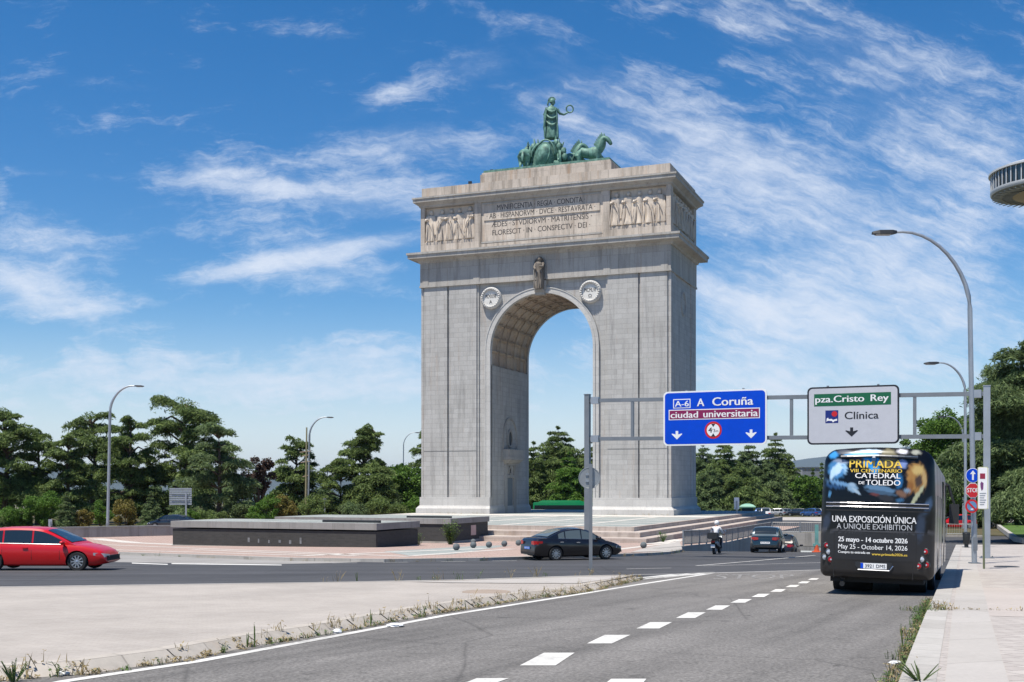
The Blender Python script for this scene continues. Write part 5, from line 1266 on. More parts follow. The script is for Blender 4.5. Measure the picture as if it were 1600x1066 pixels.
car('red_hatchback', 'bright red hatchback cut by the left edge of the frame', 'car', at(177, 41.7)-2.42, 41.75, R(-.5), 4.85, 1.86, 1.53,
    [(0, .60), (.06, .86), (.3, .98), (1.3, .985), (2.9, .955), (3.72, .93), (4.2, .86), (4.6, .73), (4.76, .6), (4.85, .42)], [(.06, .92), (.25, 1.22), (.55, 1.44), (1.15, 1.525), (2.0, 1.53), (2.6, 1.47), (3.2, 1.22), (3.8, .92)], (.86, 3.86), RED,
    belt=[(0, .97), (1.2, .98), (2.9, .945), (3.8, .92), (4.9, .9)], side=(.5, 3.4), pillars=(1.2, 2.25), wr=.345, zb=.2)
car('dark_saloon', 'glossy black-brown saloon car driving away right across the roundabout', 'car', at(893, 53.2), 53.2, R(27), 4.6, 1.80, 1.45,
    [(0, .55), (.05, .90), (.2, 1.03), (.6, 1.045), (1.2, 1.0), (2.45, .95), (3.5, .90), (4.05, .80), (4.43, .66), (4.55, .52), (4.6, .42)],
    [(.52, 1.03), (1.0, 1.24), (1.5, 1.40), (2.05, 1.45), (2.5, 1.43), (3.0, 1.25), (3.62, .90)], (1.0, 3.64), BLK, belt=[(0, 1.0), (1.3, .99), (2.45, .95), (3.6, .90), (5, .86)], side=(1.12, 3.15), pillars=(1.5, 2.35), wr=.335, zb=.2, glass_m=M_GLASSL, plate='0475 KTX', plate_mat=plain('blue taxi plate', (.02, .14, .55), .5), spokes=10)
p = P(1203, 866)
car('blue_hatchback', 'dark petrol blue hatchback driving down the underpass ramp', 'car', at(1200, 66.5), 66.5, math.pi/2-R(17), 4.0, 1.76, 1.46,
    [(0, .60), (.05, .86), (.25, .98), (1.2, .98), (2.4, .94), (3.1, .90), (3.6, .78), (3.9, .6), (4.0, .45)],
    [(.04, .92), (.2, 1.2), (.48, 1.40), (1.0, 1.455), (1.7, 1.455), (2.2, 1.38), (2.7, 1.15), (3.15, .90)], (.74, 3.26), BLU, belt=[(0, .97), (1.2, .96), (2.4, .93), (3.2, .9), (4, .88)], side=(.5, 2.8), pillars=(1.0, 1.9), wr=.315, pitch=R(2), plate='4172 JHK')
SMALL = dict(deck=HATCH['deck'], roof=HATCH['roof'], wheels=(.82, 3.46), belt=HATCH['belt'], side=(.45, 3.05), pillars=(1.1, 2.0))
def far_car(name, label, px, Y, h, paint, kind='hatch', zoff=0.0, group=None, pitch=0):
    k = dict(SMALL); k['paint'] = paint; return car(name, label, 'car', at(px, Y), Y, h, 4.34, 1.78, 1.55, k['deck'], k['roof'], k['wheels'], paint, belt=k['belt'], side=k['side'], pillars=k['pillars'], zoff=zoff, detail=True, group=group, pitch=pitch)
far_car('dark_hatchback', 'dark brown car just ahead of the petrol blue hatchback on the ramp', 1226, 76, math.pi/2-R(20), BRN, zoff=-.75, pitch=R(7))
car('navy_saloon', 'dark navy car passing behind the low parapet wall', 'car', at(268, 117), 117, math.pi-R(12), 4.7, 1.85, 1.45,
    [(0, .55), (.05, .90), (.2, 1.03), (.6, 1.045), (1.2, 1.0), (2.6, .95), (3.6, .90), (4.2, .80), (4.55, .66), (4.66, .52), (4.7, .42)],
    [(.3, 1.03), (.7, 1.24), (1.3, 1.42), (2.0, 1.46), (2.6, 1.42), (3.1, 1.24), (3.72, .90)], (1.0, 3.7), NAVY, belt=[(0, 1.0), (1.4, .99), (2.6, .95), (3.8, .90), (5, .86)], side=(.9, 3.25), pillars=(1.4, 2.4), wr=.33, zoff=.32)
PK = 'cars on the road beyond the underpass'
far_car('white_van', 'small white car nearest of the far cars, beyond the underpass', 1196.5, 182, math.pi/2-R(12), WHT, group=PK)
far_car('blue_car', 'blue car just behind the small white car beyond the underpass', 1188, 196, math.pi/2-R(14), BL2, group=PK)
far_car('silver_car', 'pale silver car alone under the dark trees beyond the underpass', 1210, 232, R(160), plain('silver car paint', (.42, .43, .44), .3, .4), group=PK)
far_car('grey_car', 'dark grey car parked right of the pale silver car under the trees', 1222, 240, R(170), GRY, group=PK)
far_car('navy_car', 'dark navy car left of a blue car near the coach in the distance', 1246, 230, R(150), NAVY, group=PK)
far_car('blue_car', 'bright blue car closest to the coach in the distance', 1267, 215, R(120), BL2, group=PK)
far_car('white_car', 'white car half hidden behind a blue car in the distance', 1272, 236, R(140), WHT, group=PK)
far_car('black_car', 'black car parked furthest right behind the coach roofline in the distance', 1241, 246, R(150), BLK, group=PK)
far_car('red_car', 'red car passing beyond the pavement between coach and lamp posts', 1493, 128, R(170), RED)
far_car('grey_car', 'grey car beyond the pavement between the two lamp posts', 1519, 132, R(175), GRY)
# ------------------------------------------------------------------ trees and plants
def leaf_mesh(name, blobs, mat, seed):
    """blobs: (cx, cy, cz, rx, ry, rz, count, size, aspect, droop, up): leaf-sized faces scattered through each flattened clump"""
    rs = np.random.RandomState(seed); V = []
    for (cx, cy, cz, rx, ry, rz, cnt, size, asp, droop, up) in blobs:
        n = int(cnt); u = rs.normal(size=(n, 3)); u /= np.linalg.norm(u, axis=1)[:, None]
        r = rs.uniform(.25, 1.0, n)**.45; p = u*r[:, None]
        lump = 1+.22*np.sin(5*u[:, 0]+cx*3+2*u[:, 2])*np.cos(4*u[:, 1]+cy)+.1*rs.normal(size=n); p *= lump[:, None]
        p = p*np.array([rx, ry, rz]); rad = np.hypot(p[:, 0]/rx, p[:, 1]/ry); p[:, 2] -= droop*rad**2*rs.uniform(.5, 1.3, n)
        c = p+np.array([cx, cy, cz])
        out = np.stack([p[:, 0]/rx, p[:, 1]/ry, np.zeros(n)], 1); out /= (np.linalg.norm(out, axis=1)[:, None]+1e-6)
        t = out*.8+rs.normal(size=(n, 3))*.55; t[:, 2] -= .25+droop*.25; t /= np.linalg.norm(t, axis=1)[:, None]
        nn = rs.normal(size=(n, 3))*.75+np.array([0, 0, up])+out*.35; b = np.cross(nn, t); b /= (np.linalg.norm(b, axis=1)[:, None]+1e-6)
        s = size*rs.uniform(.6, 1.35, n)[:, None]; t = t*s; b = b*s*asp
        V.append(np.stack([c-t*.5-b*.25, c-b*.5+t*.05, c+t*.5, c+b*.5+t*.05], 1))
    V = np.concatenate(V).reshape(-1, 3).astype(np.float32); nf = len(V)//4
    me = bpy.data.meshes.new(name); me.vertices.add(len(V)); me.vertices.foreach_set('co', V.ravel())
    me.loops.add(len(V)); me.loops.foreach_set('vertex_index', np.arange(len(V), dtype=np.int32))
    me.polygons.add(nf); me.polygons.foreach_set('loop_start', np.arange(0, len(V), 4, dtype=np.int32)); me.polygons.foreach_set('loop_total', np.full(nf, 4, dtype=np.int32))
    me.materials.append(mat); me.update(); me.validate(); return me
def tree_parts(t, blobs, limbs, mat, seed):
    o = bpy.data.objects.new('crown', leaf_mesh('crown', blobs, mat, seed)); link(o, t)
    m = MB()
    for pts, rad in limbs: m.tube(pts, rad, 7)
    m.build('trunk', M_BARK, t, 60)
def px_tree(px, Y, top, off=0.0): return at(px, Y), Y, zpx(top, Y)-g(Y)
DENS = 1.0
def cedar(label, px, Y, top, hwpx, mat=None, seed=0, tiers=7, base=.28, flat=.8, leafs=1.0, group=None, crownbase=None, dense=1.0, topw=.55, nlim=(3, 5)):
    """a cedar: level limbs off one or two stems, each ending in flat drooping pads of needles"""
    rr = random.Random(seed*17+3); x, y, H = px_tree(px, Y, top); w = hwpx/FPX*Y
    t = thing('cedar_tree', label, 'tree', (x, y, g(Y)), 0, group); blobs, limbs = [], []
    size = .42*max(.7, Y/160); stem = [(0, 0, -.3)]; bend = rr.uniform(-.06, .06)*H
    for k in range(1, 7): stem.append((bend*math.sin(k/6*3)+rr.uniform(-.1, .1), rr.uniform(-.1, .1), H*.94*k/6))
    limbs.append((stem, [H*.026*(1-.9*k/6)+.04 for k in range(7)]))
    for i in range(tiers):
        f = i/(tiers-1); z = H*(base+(0.93-base)*f); env = w*(1-f)**.75*(1-topw)+w*topw*(1 if f < .85 else .8)
        if f > .97: env = w*topw*.7
        nb = rr.randint(*nlim) if f < .9 else 3; a0 = rr.random()*6.28
        for b in range(nb):
            a = a0+6.28*b/nb+rr.uniform(-.35, .35); ln = env*rr.uniform(.5, 1.15); sx = bend*math.sin(f*3)
            ex, ey = sx+ln*math.cos(a), ln*math.sin(a)*.85; ez = z+rr.uniform(-.06, .07)*H
            limbs.append(([(sx, 0, z-H*.06), (sx+(ex-sx)*.45, ey*.45, z), (ex*.92+sx*.08, ey*.92, ez)], [H*.009+.02, H*.007+.02, .03]))
            for s in ((0, 1, 2) if rr.random() < .55 else (1, 2) if rr.random() < .6 else (2,)):
                q = (.45, .75, 1.0)[s]; pr = ln*(.28, .33, .28)[s]*rr.uniform(.85, 1.25)+.35
                blobs.append((sx+(ex-sx)*q+rr.uniform(-.3, .3), ey*q+rr.uniform(-.3, .3), z+(ez-z)*q+rr.uniform(-.2, .25), pr, pr, pr*rr.uniform(.28, .42)*flat, int(dense*DENS*150*(pr/size*.5)**1.7)+60, size*leafs*1.35, .22, pr*.42*rr.uniform(.4, 1.7), .8))
    blobs.append((bend*.14, 0, H*.955, w*topw*.45, w*topw*.45, H*.035, int(400*dense), size*leafs*.8, .4, .5, 1.0))
    tree_parts(t, blobs, limbs, mat or LEAF_CEDAR, seed); return t
def deodar(label, px, Y, top, hwpx, mat=None, seed=0, tiers=13, low=.08, dense=1.0, group=None, leafs=1.0, cat='tree', name='conifer_tree', pw=.8):
    """a pointed conifer with whorls of drooping sprays"""
    rr = random.Random(seed*31+9); x, y, H = px_tree(px, Y, top); w = hwpx/FPX*Y
    t = thing(name, label, cat, (x, y, g(Y)), 0, group); blobs = []; limbs = [([(0, 0, -.3), (rr.uniform(-.2, .2), 0, H*.5), (0, 0, H*.98)], [H*.02+.05, H*.013+.03, .02])]
    size = .40*max(.7, Y/160)*min(1, .45+H/20)
    for i in range(tiers):
        f = i/(tiers-1); z = H*(low+(.96-low)*f); env = w*((1-f)**pw*.97+.03)*rr.uniform(.72, 1.2); nb = max(3, int(7*(1-f*.55))); a0 = rr.random()*6.28
        for b in range(nb):
            a = a0+6.28*b/nb+rr.uniform(-.3, .3); ln = env*rr.uniform(.7, 1.12)
            ex, ey, ez = ln*math.cos(a), ln*math.sin(a), z-ln*.12+rr.uniform(-.02, .02)*H
            limbs.append(([(0, 0, z), (ex*.9, ey*.9, ez)], [.05+H*.003, .02]))
            for q, k in ((.4, .34), (.8, .33)):
                pr = ln*k*rr.uniform(.9, 1.25)+.12*min(1, H/8); blobs.append((ex*q, ey*q, z+(ez-z)*q, pr, pr, pr*.27, int(dense*DENS*120*(pr/size*.5)**1.6)+18, size*leafs*1.3, .22, pr*.5, .8))
    tree_parts(t, blobs, limbs, mat or LEAF_CEDAR, seed); return t
def broadleaf(label, px, Y, top, hwpx, mat=None, seed=0, low=.2, dense=1.0, group=None, name='leafy_tree', cat='tree', n=34, leafs=1.0, off=0.0):
    rr = random.Random(seed*13+1); x, y, H = px_tree(px, Y, top); w = hwpx/FPX*Y; z0 = g(Y)+off
    t = thing(name, label, cat, (x, y, z0), 0, group); blobs, limbs = [], []; size = .36*max(.6, Y/160)*min(1, .45+H/18)
    if low < .05: limbs += [([(0, 0, -.2), (rr.uniform(-w, w)*.4, rr.uniform(-w, w)*.4, H*.6)], [.06, .02]) for _ in range(5)]
    else:
        limbs.append(([(0, 0, -.3), (rr.uniform(-.2, .2), 0, H*low), (rr.uniform(-.3, .3), 0, H*.75)], [H*.03, H*.022, .05]))
    ch = H*(1-low)/2; cz = H*low+ch
    for i in range(n):
        u = Vector((rr.gauss(0, 1), rr.gauss(0, 1), rr.gauss(0, 1))).normalized(); r = rr.uniform(.35, .88)
        c = Vector((u.x*w*r, u.y*w*r, cz+u.z*ch*r)); pr = w*rr.uniform(.2, .36)
        blobs.append((c.x, c.y, c.z, pr, pr, pr*.8, int(dense*DENS*160*(pr/size*.5)**1.8)+40, size*leafs, .62, .05, .45))
        if low > .05 and i % 3 == 0: limbs.append(([(0, 0, H*low), (c.x*.5, c.y*.5, (c.z+H*low)*.52), tuple(c)], [H*.012, H*.008, .03]))
    tree_parts(t, blobs, limbs, mat or LEAF_DECID, seed); return t
GL_ = 'cedars left of the arch'; GR_ = 'trees beyond the underpass'
cedar('dark cedar with a layered crown cut by the left edge of the frame', 2, 140, 634, 62, seed=1, tiers=8, base=.3, topw=.6, group=GL_)
cedar('thin cedar with one flat pad reaching right, next to the cut-off one', 58, 142, 668, 34, seed=2, tiers=6, base=.3, group=GL_)
cedar('cedar with a thin flat top tier crossing behind the left street lamp', 140, 150, 641, 46, seed=3, tiers=7, base=.42, topw=.85, group=GL_)
cedar('low rounded cedar in front of the flat-topped one near the left lamp', 108, 140, 684, 46, seed=4, tiers=6, base=.25, topw=.7, group=GL_)
cedar('dense cedar just right of the left street lamp', 205, 146, 652, 44, seed=5, tiers=8, base=.2, topw=.6, group=GL_)
cedar('tallest cedar on the left with a broad flat umbrella crown', 283, 150, 619, 66, seed=6, tiers=8, base=.32, topw=.9, group=GL_)
cedar('cedar with long weeping skirts right of the tallest one', 342, 138, 664, 56, LEAF_CEDARB, seed=7, tiers=7, base=.18, topw=.7, group=GL_)
cedar('dark cedar filling the gap left of the slatted sign back', 236, 150, 712, 46, seed=8, tiers=6, base=.12, topw=.7, group=GL_)
broadleaf('half-dead purple brown tree between two green cedars', 404, 142, 694, 27, LEAF_PURP, seed=9, low=.16, dense=.6, n=26)
cedar('domed cedar behind the wooden pole and its street lamp', 466, 160, 683, 46, seed=10, tiers=9, base=.12, topw=.6, group=GL_)
cedar('spired cedar with two separate top tiers halfway to the arch', 576, 160, 660, 36, seed=11, tiers=7, base=.34, topw=.6, group=GL_)
cedar('low dense cedar left of the spired one', 532, 158, 714, 48, seed=12, tiers=8, base=.08, topw=.65, group=GL_)
cedar('dark cedar at the foot of the spired one', 590, 156, 728, 52, seed=13, tiers=8, base=.06, topw=.65, group=GL_)
broadleaf('bright leafy tree behind the thin lamp near the left pier', 634, 176, 716, 36, seed=14, low=.1, n=40)
cedar('cedar whose tip peeps out at the edge of the left pier', 668, 186, 672, 26, seed=15, tiers=8, base=.2, topw=.7, group=GL_)
GF = 'dark background trees behind the cedars'
for i, (px, top, hw, lab) in enumerate(((20, 716, 52, 'dark leafy background tree at the far left edge'), (78, 726, 46, 'dark leafy background tree behind the bright green bushes'), (150, 730, 50, 'dark leafy background tree behind the left street lamp'), (222, 730, 50, 'dark leafy background tree behind the pale young conifer'), (300, 735, 54, 'dark leafy background tree behind the slatted sign back'), (372, 728, 44, 'dark leafy background tree left of the purple brown tree'), (430, 742, 40, 'dark leafy background tree right of the purple brown tree'), (500, 738, 46, 'dark leafy background tree just right of the wooden pole'), (560, 744, 44, 'dark leafy background tree below the spired cedar'), (620, 736, 44, 'dark leafy background tree beside the left pier of the arch'))):
    broadleaf(lab, px, 176+4*(i % 3), top+22, hw*.8, LEAF_CEDARB if i % 2 else LEAF_BUSH if i % 3 == 0 else LEAF_CEDAR, seed=30+i, low=.04, dense=.9, n=30, leafs=1.1, group=GF)
SB = 'shrubs along the left road'
for i, (px, Y, top, hw, mt, lab) in enumerate(((24, 124, 786, 34, LEAF_BUSH, 'bright green shrub behind the roof of the red car'), (72, 124, 768, 36, LEAF_BUSH, 'tallest bright green shrub behind the red car'), (128, 122, 790, 18, LEAF_YEL, 'yellow and orange tinted shrub left of the lamp post'), (158, 124, 782, 22, LEAF_BUSH, 'green shrub at the foot of the left lamp post'), (196, 122, 778, 24, LEAF_YEL, 'reddish brown tinted shrub just right of the lamp post'), (-16, 122, 796, 34, LEAF_CEDAR, 'dark shrub cut by the left edge of the frame'), (330, 128, 796, 30, LEAF_CEDAR, 'dark low shrub right of the slatted sign back'), (415, 132, 776, 28, LEAF_BUSH, 'green ivy covered shrub below the purple brown tree'), (440, 134, 770, 26, LEAF_YEL, 'yellowish shrub left of the wooden pole'), (548, 140, 784, 30, LEAF_CEDARB, 'low shrub behind the basin right of the small sign'), (650, 165, 770, 26, LEAF_BUSH, 'bright shrub touching the left pier of the arch'), (300, 126, 790, 18, LEAF_BUSH, 'small shrub behind the dark navy car'), (375, 138, 780, 30, LEAF_CEDARB, 'bluish shrub in the shade below the weeping cedar'), (490, 140, 776, 26, LEAF_CEDAR, 'dark shrub at the foot of the wooden pole and lamp'), (600, 150, 776, 34, LEAF_CEDAR, 'dark shrub left of the bright one by the arch'))):
    broadleaf(lab, px, Y, top, hw, mt, seed=60+i, low=.0, n=22, dense=1.3, group=SB, name='shrub', cat='shrub', leafs=.9)
deodar('pale young conifer among the bushes left of the lamp post', 104, 121, 768, 20, LEAF_CEDARB, seed=80, dense=1.2, name='young_conifer'); deodar('pale young conifer right of the reddish shrub', 236, 121, 766, 22, LEAF_CEDARB, seed=81, dense=1.2, name='young_conifer')
# seen through the arch
GA = 'conifers behind the arch'
deodar('tall cedar in the middle of the arch opening', 872, 205, 662, 76, seed=90, tiers=17, dense=1.3, pw=.55, group=GA); deodar('green conifer at the left side of the arch opening', 834, 200, 686, 46, seed=91, pw=.6, dense=1.2, group=GA); deodar('yellowish conifer low in the arch opening', 890, 196, 704, 46, LEAF_BUSH, seed=92, pw=.6, dense=1.1, group=GA); deodar('dark conifer behind the left gantry post', 922, 206, 686, 56, seed=93, pw=.6, dense=1.2, group=GA); deodar('dark low conifer behind the green bus', 858, 212, 716, 60, seed=94, pw=.6, dense=1.2, group=GA); deodar('dark conifer half hidden by the right pier', 945, 205, 706, 36, seed=98, pw=.6, dense=1.2, group=GA); deodar('dark conifer half hidden by the left pier', 812, 208, 700, 34, seed=99, pw=.6, dense=1.2, group=GA)
# right of the arch
for i, (px, Y, top, hw, lab) in enumerate(((1098, 196, 690, 36, 'dark cedar touching the right pier of the arch'), (1132, 190, 684, 38, 'broad cedar behind the lower edge of the blue sign, left one'), (1170, 196, 686, 40, 'broad cedar behind the lower right corner of the blue sign'), (1212, 204, 672, 34, 'pointed cedar rising between the two overhead signs'), (1110, 186, 728, 34, 'low dark cedar behind the white framed sign panel'), (1156, 186, 722, 40, 'low dark cedar behind the green kiosk'), (1200, 192, 716, 36, 'low dark cedar above the small white car'), (1232, 202, 712, 26, 'slim cedar at the right end of the dark row'))):
    deodar(lab, px, Y*1.33, top, hw*1.4, LEAF_CEDAR if i % 2 else LEAF_CEDARB, seed=100+i, tiers=16, dense=1.4, pw=.58, low=.06, group=GR_)
for i, (px, Y, top, hw, lab) in enumerate(((1262, 245, 738, 26, 'light green tree left of the coach roof'), (1286, 250, 742, 26, 'light green tree partly hidden by the coach'), (1245, 262, 746, 20, 'small light green tree behind the slim cedar'), (1310, 255, 745, 26, 'light green tree hidden behind the coach'))):
    broadleaf(lab, px, Y, top, hw, seed=120+i, low=.08, n=34, group=GR_)
deodar('thin dark spire of a distant conifer left of the coach', 1284, 300, 722, 7, seed=126, dense=1.0); deodar('distant dark conifer by a building left of the coach', 1270, 310, 731, 9, seed=127, dense=1.0)
GB = 'leafy trees right of the coach'
for i, (px, Y, top, hw, lab) in enumerate(((1482, 136, 620, 62, 'big round leafy tree behind the gantry beam'), (1432, 142, 668, 38, 'leafy tree just above the coach roof'), (1536, 140, 640, 46, 'leafy tree between the lamp post and the big cedar'), (1460, 132, 712, 40, 'lower leafy tree beside the coach roof'), (1512, 134, 706, 44, 'lower leafy tree behind the traffic signs'), (1562, 138, 690, 44, 'leafy tree low behind the big cedar'), (1590, 146, 700, 44, 'shaded leafy tree at the right edge behind the cedar'))):
    broadleaf(lab, px, Y, top, hw, seed=140+i, low=.06, n=54, dense=1.15, leafs=.9, group=GB)
cedar('large dark cedar with layered boughs at the right edge of the frame', 1622, 92, 518, 112, LEAF_CEDARB, seed=150, tiers=13, base=.27, topw=.55, dense=1.4, nlim=(6, 8))
for i, (px, top, lab) in enumerate(((1545, 776, 'dark hedge shrub at the back of the lawn left of the cedar trunk'), (1588, 782, 'dark hedge shrub at the back of the lawn at the right edge'))):
    broadleaf(lab, px, 128, top, 34, LEAF_CEDAR, seed=160+i, low=0, n=24, dense=1.1, name='shrub', cat='shrub')
# building far off left of the coach
Y = 420; m = MB(); x = at(1262, Y); z0 = g(Y); t = thing('apartment_block', 'grey flat-roofed block far away beyond the light green trees', 'building', (x, Y, z0), .2)
m.box(-3.5, 3.5, -3, 3, 0, zpx(731, Y)-z0); m.build('wall', plain('grey render', (.22, .23, .25), .8), t); m = MB(); m.box(-3.8, 3.8, -3.3, 3.3, zpx(731, Y)-z0, zpx(730, Y)-z0); m.build('roof', M_GALVD, t)
m = MB()
for k in range(4): m.box(-2.9+1.6*k, -1.9+1.6*k, -3.03, -3.0, zpx(736, Y)-z0, zpx(733, Y)-z0)
m.build('window_row', M_GLASS, t)
# shrubs growing by the basin and the steps
p = P(706, 851, h=.13)
def plant(name, label, x, y, z, h, w, n, mat, seed, cat='plant', group=None, blade=.5, wide=.12):
    """an upright tuft of stems with small leaves"""
    rs = random.Random(seed); t = thing(name, label, cat, (x, y, z), 0, group); st = MB(); lf = MB()
    for i in range(n):
        a = rs.random()*6.28; sp2 = w*rs.random()**.6; hh = h*rs.uniform(.55, 1.0); e = (sp2*math.cos(a), sp2*math.sin(a), hh)
        st.tube([(e[0]*.15, e[1]*.15, 0), (e[0]*.6, e[1]*.6, hh*.55), e], [.008+h*.006, .006+h*.004, .003], 4)
        for k in range(int(6+8*hh/h)):
            q = rs.uniform(.25, 1.05); b = rs.random()*6.28; l = blade*h*rs.uniform(.12, .26); c = Vector((e[0]*q, e[1]*q, hh*q)); d = Vector((math.cos(b), math.sin(b), rs.uniform(-.1, .8))).normalized()*l; s_ = d.cross(Vector((0, 0, 1))).normalized()*l*wide*2
            lf.add([c, c+d*.5+s_, c+d, c+d*.5-s_], [(0, 1, 2, 3)])
    lf.build('leaves', mat, t); st.build('stem', mat, t); return t
plant('bush', 'yellow green bush growing at the corner of the dark basin', p.x-.1, p.y, g(p.y)+.13, 1.75, .85, 46, LEAF_WEED, 1, 'bush', wide=.2)
p = P(655, 851.5, h=.13); plant('bush', 'small straggly bush in the corner between the two basin walls', p.x, p.y, g(p.y)+.13, .85, .4, 18, LEAF_WEED, 2, 'bush', wide=.2)
p = P(1036, 847, h=.13); plant('bush', 'bright green bush against the right-hand platform steps', p.x, p.y, g(p.y)+.13, .85, .5, 26, LEAF_BUSH, 3, 'bush', wide=.22)
# ------------------------------------------------------------------ the wrapped coach, seen from behind
BW, BH, BL = 1.275, 3.42, 11.9
brp = P(1366.5, 931.5)                                   # ground point under the middle of the tail
BYAW = R(21.8)
bdir = Vector((math.sin(BYAW), math.cos(BYAW))); bcen = brp+bdir*.05
SLOPE = math.atan(.031*math.cos(BYAW))
BUS = thing('coach', 'black coach wrapped in an exhibition advert, standing at the right kerb and seen from behind', 'coach', (bcen.x, bcen.y, g(bcen.y)))
# local x along the coach (forward), y to its left, z up
BUS.rotation_euler = (R(1.0), SLOPE, math.pi/2-BYAW)
Z0, Z1 = .40, BH
def outline(n_side=30, n_top=36):
    """rear outline, counter-clockwise seen from behind: (lateral to the right, z)"""
    o = []; rt, rb = .34, .16
    hw = lambda z: BW*(1-.045*max(0, (z-1.9)/1.5)**1.6)
    zs = [Z0+rb+(Z1-rt-Z0-rb)*i/n_side for i in range(n_side+1)]
    o += [(hw(z), z) for z in zs]
    ht = hw(Z1-rt); o += [(ht-rt+rt*math.cos(R(90*k/8)), Z1-rt+rt*math.sin(R(90*k/8))) for k in range(1, 9)]
    o += [(ht-rt-2*(ht-rt)*k/n_top, Z1+.045*math.sin(math.pi*k/n_top)) for k in range(1, n_top)]
    o += [(-(ht-rt+rt*math.cos(R(90*k/8))), Z1-rt+rt*math.sin(R(90*k/8))) for k in range(8, -1, -1)]
    o += [(-hw(z), z) for z in zs[::-1][1:]]
    hb = BW; o += [(-(hb-rb+rb*math.cos(R(90*k/6))), Z0+rb-rb*math.sin(R(90*k/6))) for k in range(1, 7)]
    o += [(-(hb-rb)+2*(hb-rb)*k/n_top, Z0) for k in range(1, n_top)]
    o += [(hb-rb+rb*math.cos(R(90*k/6)), Z0+rb-rb*math.sin(R(90*k/6))) for k in range(6, 0, -1)]
    return o
OUT = outline(); NO = len(OUT); ZC = 1.75
def rear_x(a, z):
    return .20*(abs(a)/BW)**3+.15*max(0, (z-1.85)/1.55)**2.0+.03*max(0, (1.0-z))**2+(.05 if 2.10 < z < 2.16 else 0)*0
m = MB(); rings = []
for k in range(1, 71):
    s = k/70; rings.append([(rear_x(a*s, ZC+(z-ZC)*s)+.10*max(0, (s-.86)/.14)**2.5, -a*s, ZC+(z-ZC)*s) for a, z in OUT])
xs_ = [.42, .55, .8]+[.8+(BL-1.2)*i/60 for i in range(1, 61)]+[BL-.2, BL-.06]
for q in xs_: rings.append([(q, -a*(.985 if q > BL-.1 else 1), ZC+(z-ZC)*(.985 if q > BL-.1 else 1)) for a, z in OUT])
m.ring(rings)
M_WRAP = Mat('printed coach wrap', .28); ca = M_WRAP.n('ShaderNodeVertexColor'); ca.layer_name = 'print'; M_WRAP.color(ca.outputs[0]); M_WRAP.b.inputs['Specular IOR Level'].default_value = .3; M_WRAP.b.inputs['Coat Weight'].default_value = .18; M_WRAP.b.inputs['Coat Roughness'].default_value = .08
body = m.build('body', M_WRAP.m, BUS)
cut = MB()
for wx in (3.1, 8.9): cut.lathe([(.60, -1.6), (.60, 1.6)], 28, Matrix.Translation((wx, 0, .50)) @ Matrix.Rotation(R(90), 4, 'X'))
co = cut.build('cut', M_BLACK, BUS); bo = body.modifiers.new('b', 'BOOLEAN'); bo.operation = 'DIFFERENCE'; bo.object = co; bo.solver = 'EXACT'; bake(body); bpy.data.objects.remove(co); sharp(body.data, 40)
def bpx(px, py): return ((px-1366.5)/167*2.55, (931.5-py)/229*3.42)
S = lambda r, gg, b: np.array(srgb(r, gg, b)[:3])
# the printed picture: soft patches of colour (cx, cy, rx, ry, rotation, colour, softness), in pixels of the tail
PATCH = [(1306, 735, 17, 18, 10, S(70, 125, 175), .5), (1308, 733, 7, 14, 15, S(185, 210, 230), .5), (1318, 731, 4, 14, -5, S(150, 190, 222), .6), (1300, 740, 5, 14, 12, S(175, 205, 228), .6), (1312, 722, 14, 4, 8, S(130, 140, 160), .6),
         (1343, 712, 32, 6, 0, S(90, 170, 225), .5), (1355, 706, 22, 4, 0, S(190, 215, 232), .6), (1316, 707, 16, 5, 0, S(70, 75, 85), .6), (1300, 712, 9, 7, -20, S(60, 140, 205), .6),
         (1357, 722, 17, 13, 20, S(40, 140, 215), .4), (1362, 735, 8, 9, 0, S(70, 150, 210), .6), (1382, 716, 14, 18, 0, S(112, 106, 78), .5), (1388, 728, 9, 12, 0, S(86, 78, 56), .6), (1402, 706, 10, 5, 5, S(205, 205, 212), .6), (1421, 707, 8, 5, 0, S(150, 152, 142), .6), (1338, 720, 12, 8, 30, S(60, 58, 66), .6),
         (1402, 726, 9, 9, -30, S(120, 140, 190), .6), (1398, 752, 7, 16, 0, S(36, 92, 140), .6),
         (1423, 746, 16, 27, -6, S(150, 112, 60), .35), (1425, 735, 11, 10, 0, S(182, 158, 100), .6), (1426, 752, 7, 13, 0, S(70, 56, 46), .6), (1434, 748, 4, 16, -6, S(168, 142, 96), .6), (1414, 762, 6, 14, 8, S(128, 86, 40), .6),
         (1311, 757, 26, 4, 14, S(100, 140, 180), .6), (1302, 762, 20, 4, 10, S(40, 70, 108), .6), (1330, 764, 10, 8, 35, S(120, 150, 176), .45), (1336, 769, 10, 3, 40, S(150, 172, 190), .6), (1330, 759, 7, 4, 10, S(140, 165, 188), .6),
         (1371, 765, 27, 6, 9, S(84, 116, 146), .4), (1372, 771, 28, 4, 9, S(62, 84, 106), .5), (1364, 774, 10, 3, 8, S(96, 52, 50), .6), (1380, 779, 16, 6, 8, S(44, 42, 44), .6), (1402, 772, 11, 6, 25, S(112, 84, 66), .5), (1410, 767, 7, 4, 20, S(110, 134, 156), .6),
         (1424, 775, 3.2, 24, 30, S(160, 164, 134), .35), (1400, 782, 8, 4, 0, S(50, 90, 125), .7), (1440, 790, 7, 16, 16, S(62, 84, 112), .6), (1430, 822, 9, 30, 4, S(52, 66, 88), .8), (1296, 774, 3, 7, 10, S(70, 120, 160), .6), (1292, 818, 8, 18, 10, S(56, 66, 86), .8), (1330, 808, 30, 8, 0, S(26, 28, 36), .9)]
